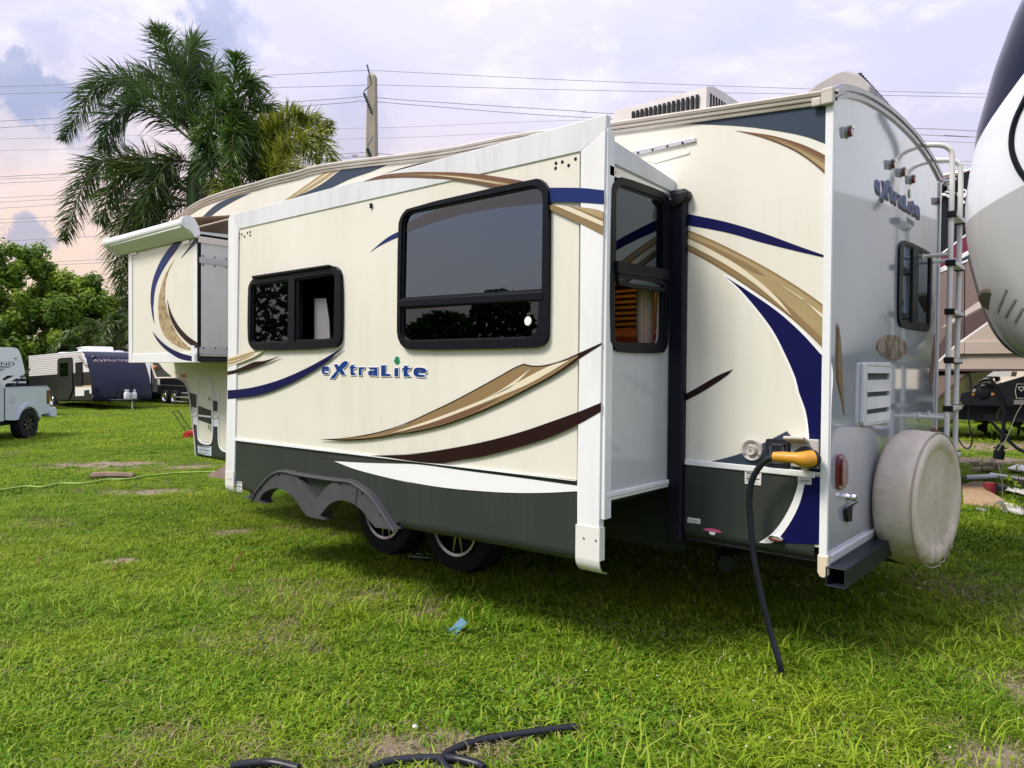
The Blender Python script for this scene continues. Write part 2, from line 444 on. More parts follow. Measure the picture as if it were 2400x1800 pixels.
# measured outlines in metres (x or y, z), per flat face of the place
P=dict(
s_arch=[(-2.6402,2.6642),(-2.4964,2.6746),(-2.3354,2.6632),(-2.1272,2.637),(-2.0358,2.6209),(-1.8451,2.5864),(-1.6652,2.5476),(-1.4951,2.5022),(-1.3262,2.4533),(-1.507,2.4506),(-1.6648,2.4957),(-1.8448,2.5441),(-2.0355,2.584),(-2.238,2.6222),(-2.4532,2.6508)],
s_arch_in=[(-2.4665,2.6625),(-2.2997,2.6464),(-2.0936,2.6155),(-2.0357,2.6075),(-1.799,2.5573),(-1.5787,2.4993),(-1.4052,2.4491),(-1.4536,2.4495),(-1.6649,2.5083),(-1.8449,2.5558),(-2.0356,2.5988),(-2.2906,2.6435)],
s_arch_line=[(-2.0161,2.5988),(-1.7537,2.5407),(-1.4948,2.4684),(-1.4455,2.4531),(-1.5072,2.4691),(-1.7536,2.5356)],
s_blue_l=[(-2.5817,2.2109),(-2.5167,2.2441),(-2.4056,2.2878),(-2.2819,2.3157),(-2.2817,2.2808),(-2.4054,2.2608),(-2.5167,2.2347)],
s_blue_glass=[(-2.2589,2.3356),(-2.1334,2.37),(-1.9374,2.4006),(-1.7526,2.4167),(-1.578,2.4193),(-1.4129,2.4139),(-1.2564,2.4023),(-1.1812,2.3935),(-1.1804,2.3164),(-1.2939,2.3266),(-1.4121,2.3337),(-1.5773,2.3412),(-1.7519,2.3414),(-1.9368,2.3311),(-2.1329,2.3106),(-2.2586,2.2911)],
s_blue_r=[(-1.1517,2.3901),(-0.9531,2.3573),(-0.8241,2.3268),(-0.8233,2.261),(-0.9523,2.2872),(-1.1509,2.3192)],
s_gold_r=[(-1.1507,2.304),(-1.0355,2.2809),(-0.9316,2.2591),(-0.8644,2.2415),(-0.8235,2.2239),(-0.8261,2.1147),(-0.9511,2.1822),(-1.1505,2.2825)],
s_gold_r_cream=[(-1.1215,2.2999),(-1.0355,2.2809),(-0.8256,2.1776),(-0.8253,2.1573),(-0.9515,2.2176)],
s_gold_r_tan=[(-1.0074,2.2742),(-0.9316,2.258),(-0.8644,2.2393),(-0.8254,2.2214),(-0.8251,2.1912),(-0.911,2.2301)],
s_tan_l=[(-4.3404,1.5564),(-4.2195,1.5719),(-3.9808,1.6122),(-3.7863,1.6097),(-3.9312,1.5627),(-4.0644,1.5326),(-4.2194,1.5034),(-4.3404,1.485)],
s_tan_l_a=[(-4.3404,1.5436),(-4.2195,1.5575),(-3.9974,1.5939),(-3.8662,1.6081),(-3.9642,1.5848),(-4.0645,1.5636),(-4.2195,1.5376),(-4.3404,1.5235)],
s_tan_l_b=[(-4.3404,1.5143),(-4.2195,1.5286),(-4.0308,1.5634),(-3.9312,1.5819),(-4.0644,1.5477),(-4.2194,1.516),(-4.3404,1.5015)],
s_brown_l=[(-4.3403,1.4466),(-4.2194,1.4609),(-4.0813,1.4909),(-3.9475,1.5209),(-3.8019,1.5291),(-3.5928,1.5628),(-3.7702,1.5171),(-4.0306,1.4645),(-4.2194,1.4339),(-4.3403,1.4192)],
s_navy_l=[(-4.3402,1.2983),(-4.2192,1.3047),(-3.9472,1.331),(-3.6302,1.3838),(-3.3363,1.4547),(-3.0895,1.5293),(-2.8517,1.6122),(-3.0236,1.5213),(-3.2659,1.4294),(-3.5544,1.3416),(-3.8655,1.2746),(-4.2191,1.2378),(-4.3402,1.2296)],
s_gold=[(-3.0977,0.9928),(-2.8673,1.0159),(-2.6246,1.0527),(-2.343,1.1118),(-2.083,1.1799),(-2.4429,1.089),(-2.2272,1.1493),(-2.0247,1.221),(-1.8341,1.2917),(-1.6545,1.3647),(-1.4848,1.4368),(-1.3637,1.4897),(-1.3088,1.5061),(-1.2623,1.4977),(-1.1717,1.499),(-1.0626,1.5222),(-0.9578,1.5585),(-0.8287,1.6052),(-0.8286,1.5975),(-0.9575,1.5303),(-1.0978,1.4527),(-1.2841,1.37),(-1.4834,1.2879),(-1.6972,1.2126),(-1.927,1.1451),(-2.1748,1.0932),(-2.4426,1.0515),(-2.0825,1.1184),(-2.3427,1.0656),(-2.6244,1.0216),(-2.8672,0.9991)],
s_gold_fill=[(-2.9305,1.004),(-2.6246,1.0453),(-2.343,1.1046),(-2.0829,1.1717),(-2.4428,1.081),(-2.2271,1.141),(-2.0246,1.2128),(-1.834,1.2831),(-1.6544,1.3564),(-1.4848,1.4287),(-1.3636,1.4818),(-1.3087,1.4989),(-1.2622,1.4906),(-1.1716,1.492),(-1.0625,1.5141),(-0.9646,1.5473),(-0.9624,1.5399),(-1.0979,1.4614),(-1.2842,1.3778),(-1.4835,1.2959),(-1.6973,1.221),(-1.9271,1.1531),(-2.1749,1.1015),(-2.4427,1.0601),(-2.0825,1.126),(-2.3427,1.0741),(-2.6245,1.0305)],
s_gold_cream=[(-2.3765,1.0736),(-2.1751,1.1313),(-2.0243,1.1736),(-1.7244,1.2663),(-1.484,1.3499),(-1.1494,1.4903),(-1.013,1.5248),(-1.1344,1.464),(-1.2844,1.397),(-1.4838,1.3282),(-1.7065,1.2541),(-2.0046,1.1624)],
s_gold_cream2=[(-1.5932,1.3092),(-1.4431,1.3756),(-1.2545,1.4823),(-1.3866,1.386)],
s_gold_dark=[(-2.2268,1.1005),(-1.9273,1.1818),(-1.7064,1.2508),(-1.4837,1.3189),(-1.5673,1.2817),(-1.7419,1.2138),(-1.9752,1.1492)],
s_brown=[(-2.554,0.9274),(-2.2881,0.9526),(-2.0814,0.9762),(-2.4419,0.9397),(-2.1228,0.9759),(-1.8318,1.0287),(-1.5655,1.0865),(-1.3208,1.1517),(-1.1317,1.2128),(-0.9546,1.2729),(-0.8293,1.3203),(-0.8295,1.2782),(-0.9539,1.2135),(-1.1309,1.1368),(-1.3201,1.0761),(-1.5648,1.0077),(-1.7398,0.9707),(-1.9637,0.93),(-2.4418,0.9288)],
s_brown_skirt=[(-3.1132,0.8715),(-2.93,0.8944),(-2.6473,0.9049),(-2.1827,0.9069),(-2.3961,0.885),(-2.743,0.869)],
s_belt=[(-4.2276,0.9242),(-1.875,0.933),(-2.1224,0.9298),(-0.9631,0.9305),(-0.9629,0.9089),(-2.1223,0.9119),(-1.8748,0.9132),(-4.2276,0.907)],
s_white=[(-2.9529,0.8561),(-2.6235,0.8736),(-2.1827,0.9055),(-2.4415,0.8855),(-2.1222,0.9084),(-1.7392,0.9077),(-1.3184,0.9085),(-0.9629,0.9066),(-0.9626,0.8816),(-1.1648,0.8504),(-1.3971,0.8236),(-1.6494,0.8055),(-1.9241,0.7944),(-2.2246,0.7963),(-2.441,0.8097),(-2.1819,0.7908),(-2.5075,0.8072),(-2.7427,0.8253)],
s_label=[(-4.2149,0.5879),(-4.14,0.5913),(-4.1433,0.5144),(-4.2183,0.5104)],
s_cream=[(-4.1892,2.5498),(-0.9608,2.5517),(-0.9631,0.9305),(-4.2329,0.9238)],
s_flange=[(-4.2558,2.6748),(-2.4534,2.6793),(-1.3169,2.6813),(-0.8166,2.6852),(-0.8197,2.619),(-0.9654,2.5375),(-4.1858,2.5476)],
s_trim_l=[(-4.3358,2.6446),(-4.3001,2.678),(-4.2523,2.6734),(-4.1823,2.5356),(-4.2055,1.5916),(-4.2311,0.9131),(-4.2414,0.6124),(-4.3797,0.6122),(-4.3404,1.593)],
s_trim_lcap=[(-4.3742,0.6127),(-4.2396,0.6108),(-4.2466,0.5026),(-4.2501,0.4858),(-4.3072,0.4911),(-4.3614,0.5079),(-4.3796,0.5336)],
s_trim_r=[(-0.8197,2.6173),(-0.9599,2.5365),(-0.9562,1.7244),(-0.9645,0.9258),(-0.9615,0.5999),(-0.834,0.5986),(-0.83,1.7144)],
s_trim_rcap=[(-0.9659,0.5981),(-0.834,0.5986),(-0.8304,0.5447),(-0.8244,0.524),(-0.8112,0.502),(-0.7999,0.4892),(-0.9494,0.4857),(-0.9614,0.4961),(-0.9667,0.5202)],
s_skirt=[(-4.2329,0.9066),(-0.9629,0.9089),(-0.9609,0.605),(-0.9657,0.4925),(-1.4491,0.4909),(-1.8226,0.4949),(-2.2955,0.4962),(-2.3717,0.5414),(-2.4609,0.6051),(-2.5755,0.6641),(-2.7178,0.7074),(-2.8531,0.7002),(-2.9544,0.6581),(-3.0585,0.5754),(-3.1183,0.5204),(-3.1932,0.5749),(-3.319,0.6575),(-3.434,0.6822),(-3.5825,0.6753),(-3.7052,0.6328),(-3.8316,0.5587),(-3.9044,0.4804),(-4.0628,0.4835),(-4.243,0.4939)],
s_f_out=[(-3.9406,0.4831),(-3.8801,0.5576),(-3.7839,0.6331),(-3.6743,0.7042),(-3.5676,0.7415),(-3.4635,0.748),(-3.3764,0.7431),(-3.1803,0.7429),(-2.8911,0.7484),(-2.7423,0.7538),(-2.6462,0.7302),(-2.541,0.6902),(-2.4499,0.6283),(-2.3719,0.5593),(-2.2977,0.4971)],
s_f_in=[(-3.7835,0.4709),(-3.8347,0.4932),(-3.7995,0.5364),(-3.7207,0.5781),(-3.6432,0.6004),(-3.5521,0.6071),(-3.463,0.5938),(-3.3757,0.5595),(-3.2901,0.4983),(-3.2203,0.459),(-3.025,0.4579),(-3.0713,0.4791),(-3.0384,0.5071),(-2.9927,0.5483),(-2.9284,0.5875),(-2.8526,0.6098),(-2.7659,0.6143),(-2.6812,0.5992),(-2.6099,0.5696),(-2.5285,0.5158),(-2.4827,0.4858)],
s_f_mid=[(-3.88,0.479),(-3.7996,0.5623),(-3.6741,0.6191),(-3.5522,0.6407),(-3.4338,0.6203),(-3.3329,0.5744),(-3.2482,0.5037),(-3.1519,0.4762),(-3.0849,0.5405),(-2.993,0.5991),(-2.8905,0.6384),(-2.7784,0.6477),(-2.6814,0.6329),(-2.5867,0.5963),(-2.5058,0.5409),(-2.3934,0.4952)],
s_tri=[(-3.3692,0.7324),(-2.8784,0.7397),(-2.9934,0.6849),(-3.0588,0.6305),(-3.1186,0.5799),(-3.1935,0.631),(-3.2769,0.6863)],
s_win1=[(-4.0149,2.0686),(-3.995,2.1155),(-3.916,2.1575),(-2.9684,2.1594),(-2.8984,2.1396),(-2.8567,2.0791),(-2.8559,1.6881),(-2.8706,1.6427),(-2.9336,1.6093),(-3.9068,1.6031),(-3.9891,1.6374),(-4.0209,1.7084)],
s_win1_l=[(-3.9684,2.1022),(-3.4653,2.1045),(-3.474,1.6607),(-3.9809,1.6601)],
s_win1_r=[(-3.3886,2.102),(-2.921,2.1079),(-2.9314,1.6654),(-3.3913,1.6639)],
s_win1_gutter=[(-3.9242,2.1625),(-2.9684,2.1625),(-2.9645,2.1452),(-3.916,2.1402)],
s_win2=[(-2.295,1.7721),(-2.2906,2.3381),(-2.2625,2.3972),(-2.1951,2.4365),(-1.2341,2.4483),(-1.189,2.4339),(-1.1516,2.3843),(-1.1452,2.3311),(-1.1453,1.6568),(-1.1545,1.619),(-1.1839,1.5961),(-1.2479,1.5864),(-2.1785,1.5866),(-2.2515,1.6099),(-2.2943,1.6738)],
s_win2_t=[(-2.2531,2.4112),(-1.1799,2.4143),(-1.1831,1.8756),(-2.2662,1.8946)],
s_win2_b=[(-2.2637,1.8435),(-1.2007,1.8415),(-1.209,1.6361),(-2.2623,1.638)],
s_text=[(-3.0993,1.4281),(-2.0477,1.4182),(-3.0997,1.5107),(-2.0483,1.5013)],
s_dots=[(-1.1194,2.5101),(-1.0798,2.5088),(-0.9996,2.509),(-0.9603,2.5086),(-0.9614,2.4847),(-1.0406,2.4847),(-1.1213,2.4851),(-4.1477,2.5048),(-4.0659,2.5059),(-4.0273,2.5084),(-4.1083,2.4826),(-4.0273,2.4821),(-4.1857,2.5065),(-4.1857,2.4797)],
s_hook=[(-2.5732,2.5045)],
e_wall=[(-0.6553,2.4814),(-0.6581,2.4776),(0.0145,2.5001),(0.0109,1.286),(0.0149,0.8911),(-0.6774,0.8688)],
e_top=[(-0.6532,2.534),(0.013,2.5614),(0.0145,2.5001),(-0.6553,2.4814)],
e_win=[(-0.6415,2.3305),(-0.63,2.3658),(-0.5948,2.3978),(-0.5432,2.4179),(-0.1559,2.4234),(-0.093,2.4077),(-0.0564,2.3679),(-0.0687,1.6379),(-0.0868,1.5937),(-0.1302,1.5666),(-0.5374,1.5613),(-0.6002,1.5795),(-0.6469,1.6281)],
e_win_t=[(-0.6016,2.377),(-0.1151,2.3809),(-0.1002,2.0082),(-0.5976,1.9961)],
e_win_b=[(-0.6051,1.9535),(-0.1105,1.9627),(-0.1175,1.6133),(-0.6027,1.6007)],
e_sash=[(-0.5988,1.9497),(-0.118,1.962),(-0.1339,1.894),(-0.1684,1.888),(-0.5697,1.8843),(-0.5937,1.8932)],
w_slate_r=[(-0.9502,2.8271),(-0.7913,2.8167),(-0.5916,2.7992),(-0.4046,2.7792),(-0.1729,2.7529),(-0.005,2.7365),(-0.002,2.5371),(-0.1159,2.6034),(-0.2275,2.6507),(-0.4036,2.7121),(-0.5911,2.7636),(-0.7912,2.8067)],
w_tan_r=[(-0.4768,2.7092),(-0.3731,2.6761),(-0.2846,2.6443),(-0.1706,2.5904),(-0.0879,2.541),(-0.0022,2.4786),(-0.0006,2.3725),(-0.0597,2.4425),(-0.142,2.5208),(-0.2265,2.5816),(-0.3431,2.6475)],
w_tan_r_in=[(-0.3491,2.6585),(-0.2555,2.6213),(-0.1703,2.5736),(-0.0875,2.5162),(-0.0019,2.4568),(-0.0009,2.3943),(-0.0707,2.4691),(-0.17,2.5539),(-0.2554,2.6088)],
w_tan_r_lite=[(-0.2843,2.6242),(-0.1702,2.5624),(-0.0819,2.4986),(-0.0015,2.4324),(-0.0009,2.3943),(-0.0707,2.4663),(-0.17,2.5528)],
w_navy_spear=[(-0.7575,2.3245),(-0.7167,2.3116),(-0.5205,2.2479),(-0.3364,2.1726),(-0.1633,2.0906),(-0.0058,2.0177),(-0.0057,2.0101),(-0.1629,2.0625),(-0.3357,2.1233),(-0.5197,2.1941),(-0.7567,2.2635)],
w_gold=[(-0.7564,2.2424),(-0.5829,2.1562),(-0.3944,2.0478),(-0.246,1.954),(-0.1049,1.8537),(-0.001,1.7707),(0.0022,1.5546),(-0.0745,1.6357),(-0.1579,1.7164),(-0.2436,1.7882),(-0.3619,1.8758),(-0.4853,1.9641),(-0.6139,2.0502),(-0.755,2.1327)],
w_gold_fill=[(-0.7563,2.2312),(-0.5827,2.1429),(-0.3942,2.0349),(-0.2458,1.9414),(-0.1047,1.8403),(-0.0008,1.7554),(0.0016,1.5956),(-0.0751,1.6745),(-0.1585,1.7559),(-0.2442,1.8282),(-0.3624,1.9079),(-0.4856,1.9909),(-0.6142,2.0715),(-0.7553,2.1552)],
w_gold_dk=[(-0.393,1.9481),(-0.2736,1.8701),(-0.1585,1.7615),(-0.0752,1.6801),(0.0015,1.6011),(0.0021,1.5601),(-0.0746,1.6423),(-0.158,1.7232),(-0.2437,1.7951),(-0.362,1.8828),(-0.4854,1.9713),(-0.614,2.0563),(-0.7551,2.1377),(-0.7554,2.1614),(-0.6143,2.0806),(-0.4858,2.0058)],
w_gold_brown=[(-0.7559,2.2025),(-0.6151,2.1415),(-0.4555,2.0535),(-0.3576,1.9919),(-0.3097,1.9504),(-0.3935,1.9891),(-0.518,2.0654),(-0.6478,2.1358),(-0.7557,2.1844)],
w_gold_cream=[(-0.7558,2.1969),(-0.6148,2.1202),(-0.455,2.018),(-0.3328,1.9203),(-0.2443,1.834),(-0.1762,1.7465),(-0.2731,1.8385),(-0.3928,1.9393),(-0.5494,2.0473),(-0.7555,2.1676)],
w_gold_cream2=[(-0.1097,1.8122),(-0.0003,1.7242),(0.0,1.6996),(-0.0602,1.7597)],
w_gold_cream3=[(-0.2511,1.9144),(-0.1264,1.8299),(-0.1152,1.8153),(-0.1994,1.8767)],
w_navy_big=[(-0.5229,1.9665),(-0.392,1.8777),(-0.2433,1.7682),(-0.1294,1.6622),(-0.0467,1.5688),(0.0018,1.5081),(0.002,1.3226),(-0.0005,0.997),(-0.0851,0.9932),(-0.0854,1.1241),(-0.091,1.2075),(-0.1059,1.2907),(-0.1374,1.3739),(-0.1539,1.4403),(-0.212,1.5706),(-0.2709,1.6805),(-0.3609,1.7999),(-0.4534,1.9054)],
w_navy_low=[(-0.104,0.9723),(-0.0002,0.9739),(0.0003,0.6561),(-0.2541,0.6231),(-0.2087,0.6729),(-0.159,0.7556),(-0.1214,0.8482),(-0.1033,0.9292)],
w_curve=[(-0.126,0.9718),(-0.0968,0.9719),(-0.1033,0.928),(-0.1214,0.8454),(-0.159,0.7544),(-0.2087,0.6712),(-0.2541,0.6226),(-0.3227,0.6133),(-0.2548,0.6728),(-0.1985,0.7558),(-0.1548,0.8527),(-0.1337,0.9287)],
w_white_bit=[(-0.1214,1.0371),(-0.0858,1.0402),(-0.0851,0.9921),(-0.1208,0.9921)],
w_slate_low=[(-0.5978,0.9954),(-0.4336,1.0514),(-0.3138,1.1135),(-0.25,1.1497),(-0.1933,1.183),(-0.1704,1.1577),(-0.1476,1.1224),(-0.1193,1.0823),(-0.118,0.9912),(-0.312,0.9912)],
w_stick=[(-0.7516,1.3448),(-0.671,1.3872),(-0.6055,1.4252),(-0.5415,1.4594),(-0.4737,1.4851),(-0.4971,1.4598),(-0.5728,1.4075),(-0.6507,1.3599),(-0.7511,1.3072)],
w_belt=[(-0.7518,0.9926),(-0.3478,0.9985),(0.0032,0.9946),(0.0035,0.9726),(-0.3475,0.9774),(-0.7515,0.9725)],
w_blue_thin=[(-6.2075,2.9835),(-5.8722,3.0896),(-5.5342,3.1196),(-5.1956,3.1091),(-5.426,3.087),(-5.7572,3.0393),(-6.0855,2.9679)],
w_tan_up=[(-4.743,2.9253),(-4.2781,3.0496),(-3.9809,3.1222),(-3.7265,3.0965),(-4.1103,3.0066),(-4.5951,2.9383),(-4.6685,2.9216)],
w_tan_up_a=[(-4.6933,2.9422),(-4.2554,3.0492),(-3.9437,3.1189),(-3.9068,3.1156),(-4.2215,3.0405),(-4.6317,2.9435)],
w_tan_up_b=[(-4.6317,2.9401),(-4.1991,3.0304),(-3.8442,3.1097),(-3.7875,3.1035),(-4.1545,3.0136),(-4.589,2.9408)],
w_slate_up=[(-4.5709,2.9516),(-4.1103,3.0034),(-3.7164,3.0947),(-3.1631,3.0322),(-3.4,3.0066),(-3.6907,2.9921),(-3.9695,2.9557),(-4.11,2.939),(-4.5347,2.9396)],
w_brown_up=[(-3.3161,2.9586),(-3.0402,2.9703),(-2.7895,2.9662),(-2.6212,2.9538),(-2.9129,2.9593),(-3.1625,2.9455)],
w_skirt=[(-0.7413,0.9734),(0.0009,0.9734),(0.0012,0.5982),(-0.736,0.5718)],
w_rib=[(-0.826,1.3565),(-0.7463,1.3585),(-0.7256,0.5578),(-0.813,0.6172)],
w_ribtop=[(-0.9367,2.6171),(-0.7308,2.6164),(-0.7257,2.592),(-0.7405,2.5823),(-0.7468,2.5463),(-0.8435,2.5629)],
w_gutter=[(-1.1238,2.716),(-0.6986,2.719),(-0.6936,2.6954),(-1.0778,2.6897)],
w_gutter_dots=[(-1.0419,2.6987),(-0.9507,2.6995),(-0.8593,2.7004),(-0.7679,2.7007)],
w_emboss=[(-0.9954,2.65),(-0.7313,2.6547),(-0.7311,2.6393),(-0.944,2.6248)],
w_round=[(-0.3633,1.0776),(-0.4186,1.0734),(-0.3086,1.0818),(-0.3641,1.1316),(-0.3626,1.0236)],
w_hatch=[(-0.2952,1.1322),(-0.2848,1.1416),(-0.1899,1.1422),(-0.1785,1.1344),(-0.1795,1.0064),(-0.1879,0.9982),(-0.2827,0.9968),(-0.2916,1.0047)],
w_outlet=[(-0.1588,1.1245),(-0.0652,1.1116),(-0.064,1.0298),(-0.1518,1.0287)],
w_sign1=[(-0.4006,0.9664),(-0.3147,0.9677),(-0.3167,0.9021),(-0.3997,0.9031)],
w_sign2=[(-0.1332,0.9717),(-0.0686,0.9736),(-0.0696,0.9322),(-0.1326,0.9316)],
w_tank=[(-0.7164,0.6878),(-0.6418,0.6875),(-0.6421,0.6608),(-0.716,0.6584)],
w_pink=[(-0.5734,0.6321),(-0.6277,0.6289),(-0.5188,0.6318),(-0.5723,0.6481),(-0.5719,0.6152)],
w_marker=[(-0.2709,0.6617),(-0.1972,0.6643),(-0.1968,0.6357),(-0.2687,0.6272)],
w_corner=[(-0.0002,2.7354),(-0.0014,2.1228),(-0.0019,1.5222),(0.0015,0.6561)],
w_ding=[(-0.431,1.6214)],
w_front=[(-7.3193,1.531),(-7.2574,1.4375),(-7.1961,1.3565),(-6.9388,1.3635),(-6.6757,1.363),(-6.5484,1.3351),(-6.4702,1.2888),(-6.4239,1.2242),(-6.3704,1.0516),(-6.3325,0.894),(-6.2947,0.7518),(-6.2648,0.5702)],
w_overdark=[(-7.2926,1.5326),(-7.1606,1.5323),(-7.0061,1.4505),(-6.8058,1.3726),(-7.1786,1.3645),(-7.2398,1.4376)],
w_ov_light=[(-7.208,1.4727)],
w_red=[(-6.6037,1.4045),(-6.5169,1.4016),(-6.5169,1.3723),(-6.5989,1.375)],
w_logo2=[(-6.7728,1.4366),(-6.6515,1.4337),(-6.6515,1.4003),(-6.7729,1.403)],
w_door1=[(-6.2341,1.3506),(-6.1969,1.3832),(-6.1379,1.3888),(-5.9787,1.3821),(-5.9219,1.348),(-5.8937,0.9173),(-5.9078,0.7353),(-5.9646,0.6963),(-6.0798,0.6951),(-6.1826,0.7091),(-6.2346,0.7701)],
w_door2=[(-5.7962,1.3016),(-5.7617,1.34),(-5.6732,1.3448),(-5.2824,1.331),(-5.2813,0.6535),(-5.6729,0.6423),(-5.7684,0.6761),(-5.803,0.7495)],
w_greenband=[(-6.4162,1.2171),(-6.2268,1.1933),(-5.9645,1.1551),(-5.5993,1.1226),(-5.282,1.1011),(-5.2819,1.0287),(-5.5992,1.0414),(-5.9645,1.0431),(-6.2269,1.0573),(-6.378,1.0694)],
w_beltf=[(-6.3628,0.9954),(-5.8797,0.991),(-5.2819,0.9926),(-5.2818,0.9761),(-5.8797,0.9737),(-6.3552,0.9783)],
w_whitef=[(-6.3476,0.9765),(-6.2419,0.9778),(-5.8797,0.9737),(-5.2818,0.9761),(-5.2816,0.8182),(-5.8797,0.8068),(-6.2947,0.7951)],
w_skirtf=[(-6.2947,0.7936),(-5.8797,0.8054),(-5.2816,0.8149),(-5.2812,0.5811),(-5.6324,0.5706),(-6.2423,0.5648)],
w_noticef=[(-6.2198,0.6743),(-5.9361,0.6844),(-5.9362,0.5878),(-6.0364,0.5888),(-6.2124,0.596)],
w_roofline=[(-6.8334,3.0343),(-6.5954,3.0989),(-6.3572,3.1509),(-6.0396,3.1876),(-5.5338,3.1988),(-5.1083,3.1915),(-4.8194,3.1907),(-4.6939,3.1573),(-4.4171,3.178),(-4.1552,3.1782),(-4.0026,3.1672),(-3.6915,3.1394),(-3.3078,3.0964),(-2.6219,3.0295),(-1.8997,2.9885),(-1.2597,2.9165),(-0.5581,2.8522),(-0.006,2.8037)],
w_railbot=[(-6.8289,3.0265),(-4.8193,3.1537),(-4.417,3.1548),(-4.155,3.146),(-3.7114,3.0969),(-3.2167,3.0389),(-2.6215,2.9808),(-1.2567,2.8615),(-0.7914,2.8248),(-0.4046,2.7822),(-0.0051,2.7392)],
r_top=[(0.0809,2.8386),(0.1367,2.8546),(0.325,2.9008),(0.49,2.933),(0.6533,2.9559),(0.8734,2.9794),(1.0803,2.9959),(1.3224,3.0057),(1.607,3.0078),(1.8783,2.9953),(2.1761,2.9668),(2.4532,2.9146),(2.481,2.8943)],
r_text=[(0.7391,2.4696),(1.8253,2.4909),(0.734,2.5529),(1.8177,2.5869)],
r_logo=[(1.4678,2.4597),(1.612,2.474),(1.6144,2.4424),(1.4702,2.4266)],
r_win=[(1.2639,2.2172),(1.2894,2.259),(1.4032,2.2975),(2.0809,2.3122),(2.1759,2.2962),(2.2057,2.2595),(2.1791,1.8118),(2.1264,1.7689),(2.0536,1.7576),(1.3834,1.7522),(1.2951,1.7724),(1.263,1.8266)],
r_win_l=[(1.3672,2.2648),(1.6108,2.2759),(1.6157,1.7911),(1.3314,1.7871)],
r_win_r=[(1.774,2.2787),(2.1355,2.2832),(2.1238,1.7993),(1.7782,1.7968)],
r_oval=[(1.1795,1.6269),(0.8399,1.6247),(1.568,1.6288),(1.1828,1.6988),(1.1925,1.5561)],
r_vent=[(0.5483,1.528),(1.065,1.535),(1.0737,1.5236),(1.0693,1.1914),(1.0359,1.1849),(0.5615,1.1879),(0.5287,1.1958),(0.5171,1.2117),(0.5272,1.5204)],
r_vent_in=[(0.5799,1.5087),(1.0534,1.5133),(1.0553,1.2056),(0.5757,1.2057)],
r_vent_slots=[(0.5775,1.4747),(1.0505,1.4775),(1.0474,1.4458),(0.5772,1.4426),(0.5787,1.3789),(1.0517,1.3802),(1.0486,1.3479),(0.5761,1.348),(0.5799,1.2829),(1.0528,1.2835),(1.0498,1.2498),(0.5773,1.2533)],
r_spike_l=[(0.095,1.7106),(0.1478,1.6373),(0.203,1.4678),(0.2538,1.2582),(0.1809,1.3538),(0.1061,1.4564)],
r_spike_r=[(2.382,1.7641),(2.3799,1.5136),(2.2391,1.3282),(2.2447,1.4879)],
r_lights=[(0.2158,2.6573),(1.0544,2.682),(1.3076,2.69),(1.563,2.6986),(2.3551,2.707)],
r_tail=[(0.122,1.0592),(0.1486,1.074),(0.2044,1.0694),(0.2574,1.036),(0.2638,0.913),(0.2137,0.8898),(0.1484,0.8977),(0.1198,0.9237)],
r_tail2=[(2.3196,1.0653),(2.3774,1.0829),(2.4801,1.0645),(2.4854,1.0047),(2.3239,1.0151)],
r_bottom=[(0.1474,0.5669),(1.0748,0.5883)],
r_bumper=[(0.0054,0.5746),(0.3013,0.5051),(0.2866,0.4168),(-0.0163,0.4934)],
r_latch=[(0.3127,0.8423),(0.2381,0.7938),(0.4664,0.8015),(0.345,0.7907),(0.3392,0.7144),(0.2705,0.722)],
r_cap=[(0.108,0.631),(0.1189,0.5922),(0.1574,0.5507)],
r_ladder=[(1.8839,1.3157),(2.1822,1.3252),(1.9036,2.5017),(2.1842,2.5109)],
b_face=[(-6.7953,2.6535),(-5.3216,2.654),(-5.3089,1.5198),(-6.7603,1.5217)],
b_bot=[(-6.6136,1.6626),(-5.4676,1.6395),(-5.3089,1.5198),(-6.7263,1.5216)],
b_blue=[(-5.7881,2.6405),(-5.6136,2.6416),(-5.7315,2.5711),(-5.8974,2.4826),(-6.0555,2.3782),(-6.1636,2.2669),(-6.2049,2.1673),(-6.219,2.0775),(-6.2242,2.0601),(-6.199,1.9004),(-6.2503,1.9932),(-6.2837,2.12),(-6.2853,2.1114),(-6.2737,2.2321),(-6.218,2.3491),(-6.0953,2.4768),(-5.9624,2.565)],
b_blue2=[(-6.2328,1.8278),(-6.0349,1.7272),(-5.8391,1.6575),(-5.6039,1.6059),(-5.4009,1.5777),(-5.3789,1.5303),(-5.6502,1.5579),(-5.9118,1.6365),(-6.1103,1.7288)],
b_tan=[(-5.772,2.4896),(-5.8977,2.3831),(-5.9632,2.2706),(-5.9702,2.1236),(-5.9718,2.1248),(-5.8866,1.9661),(-5.767,1.8305),(-5.5808,1.7073),(-5.4452,1.6519),(-5.4676,1.6363),(-5.7201,1.6775),(-5.9605,1.77),(-6.072,1.8847),(-6.1143,2.0545),(-6.0963,2.1607),(-6.0425,2.2585),(-5.9498,2.3697)],
b_brown=[(-5.9227,2.1275),(-5.8383,1.9969),(-5.6962,1.8716),(-5.5124,1.7696),(-5.3087,1.6968),(-5.3088,1.6447),(-5.5125,1.7059),(-5.7198,1.8183),(-5.8625,1.9541)],
b_slate=[(-5.3506,2.6462),(-5.3216,2.6429),(-5.3217,2.6014),(-5.4626,2.555),(-5.6446,2.4852),(-5.4626,2.5831)],
b_trim_l=[(-6.7953,2.6535),(-6.6748,2.6541),(-6.6646,2.6355),(-6.6359,1.6571),(-6.7263,1.5216),(-6.7603,1.5217)],
b_tube=[(-7.1231,2.7936),(-5.4268,2.7832),(-5.287,2.6638),(-6.9027,2.6706)],
g_cord=[(-0.1524,-0.1273)],
g_hose=[(-1.3663,-2.2654),(-1.3269,-2.204),(-1.2739,-2.1496),(-1.1689,-2.1107)],
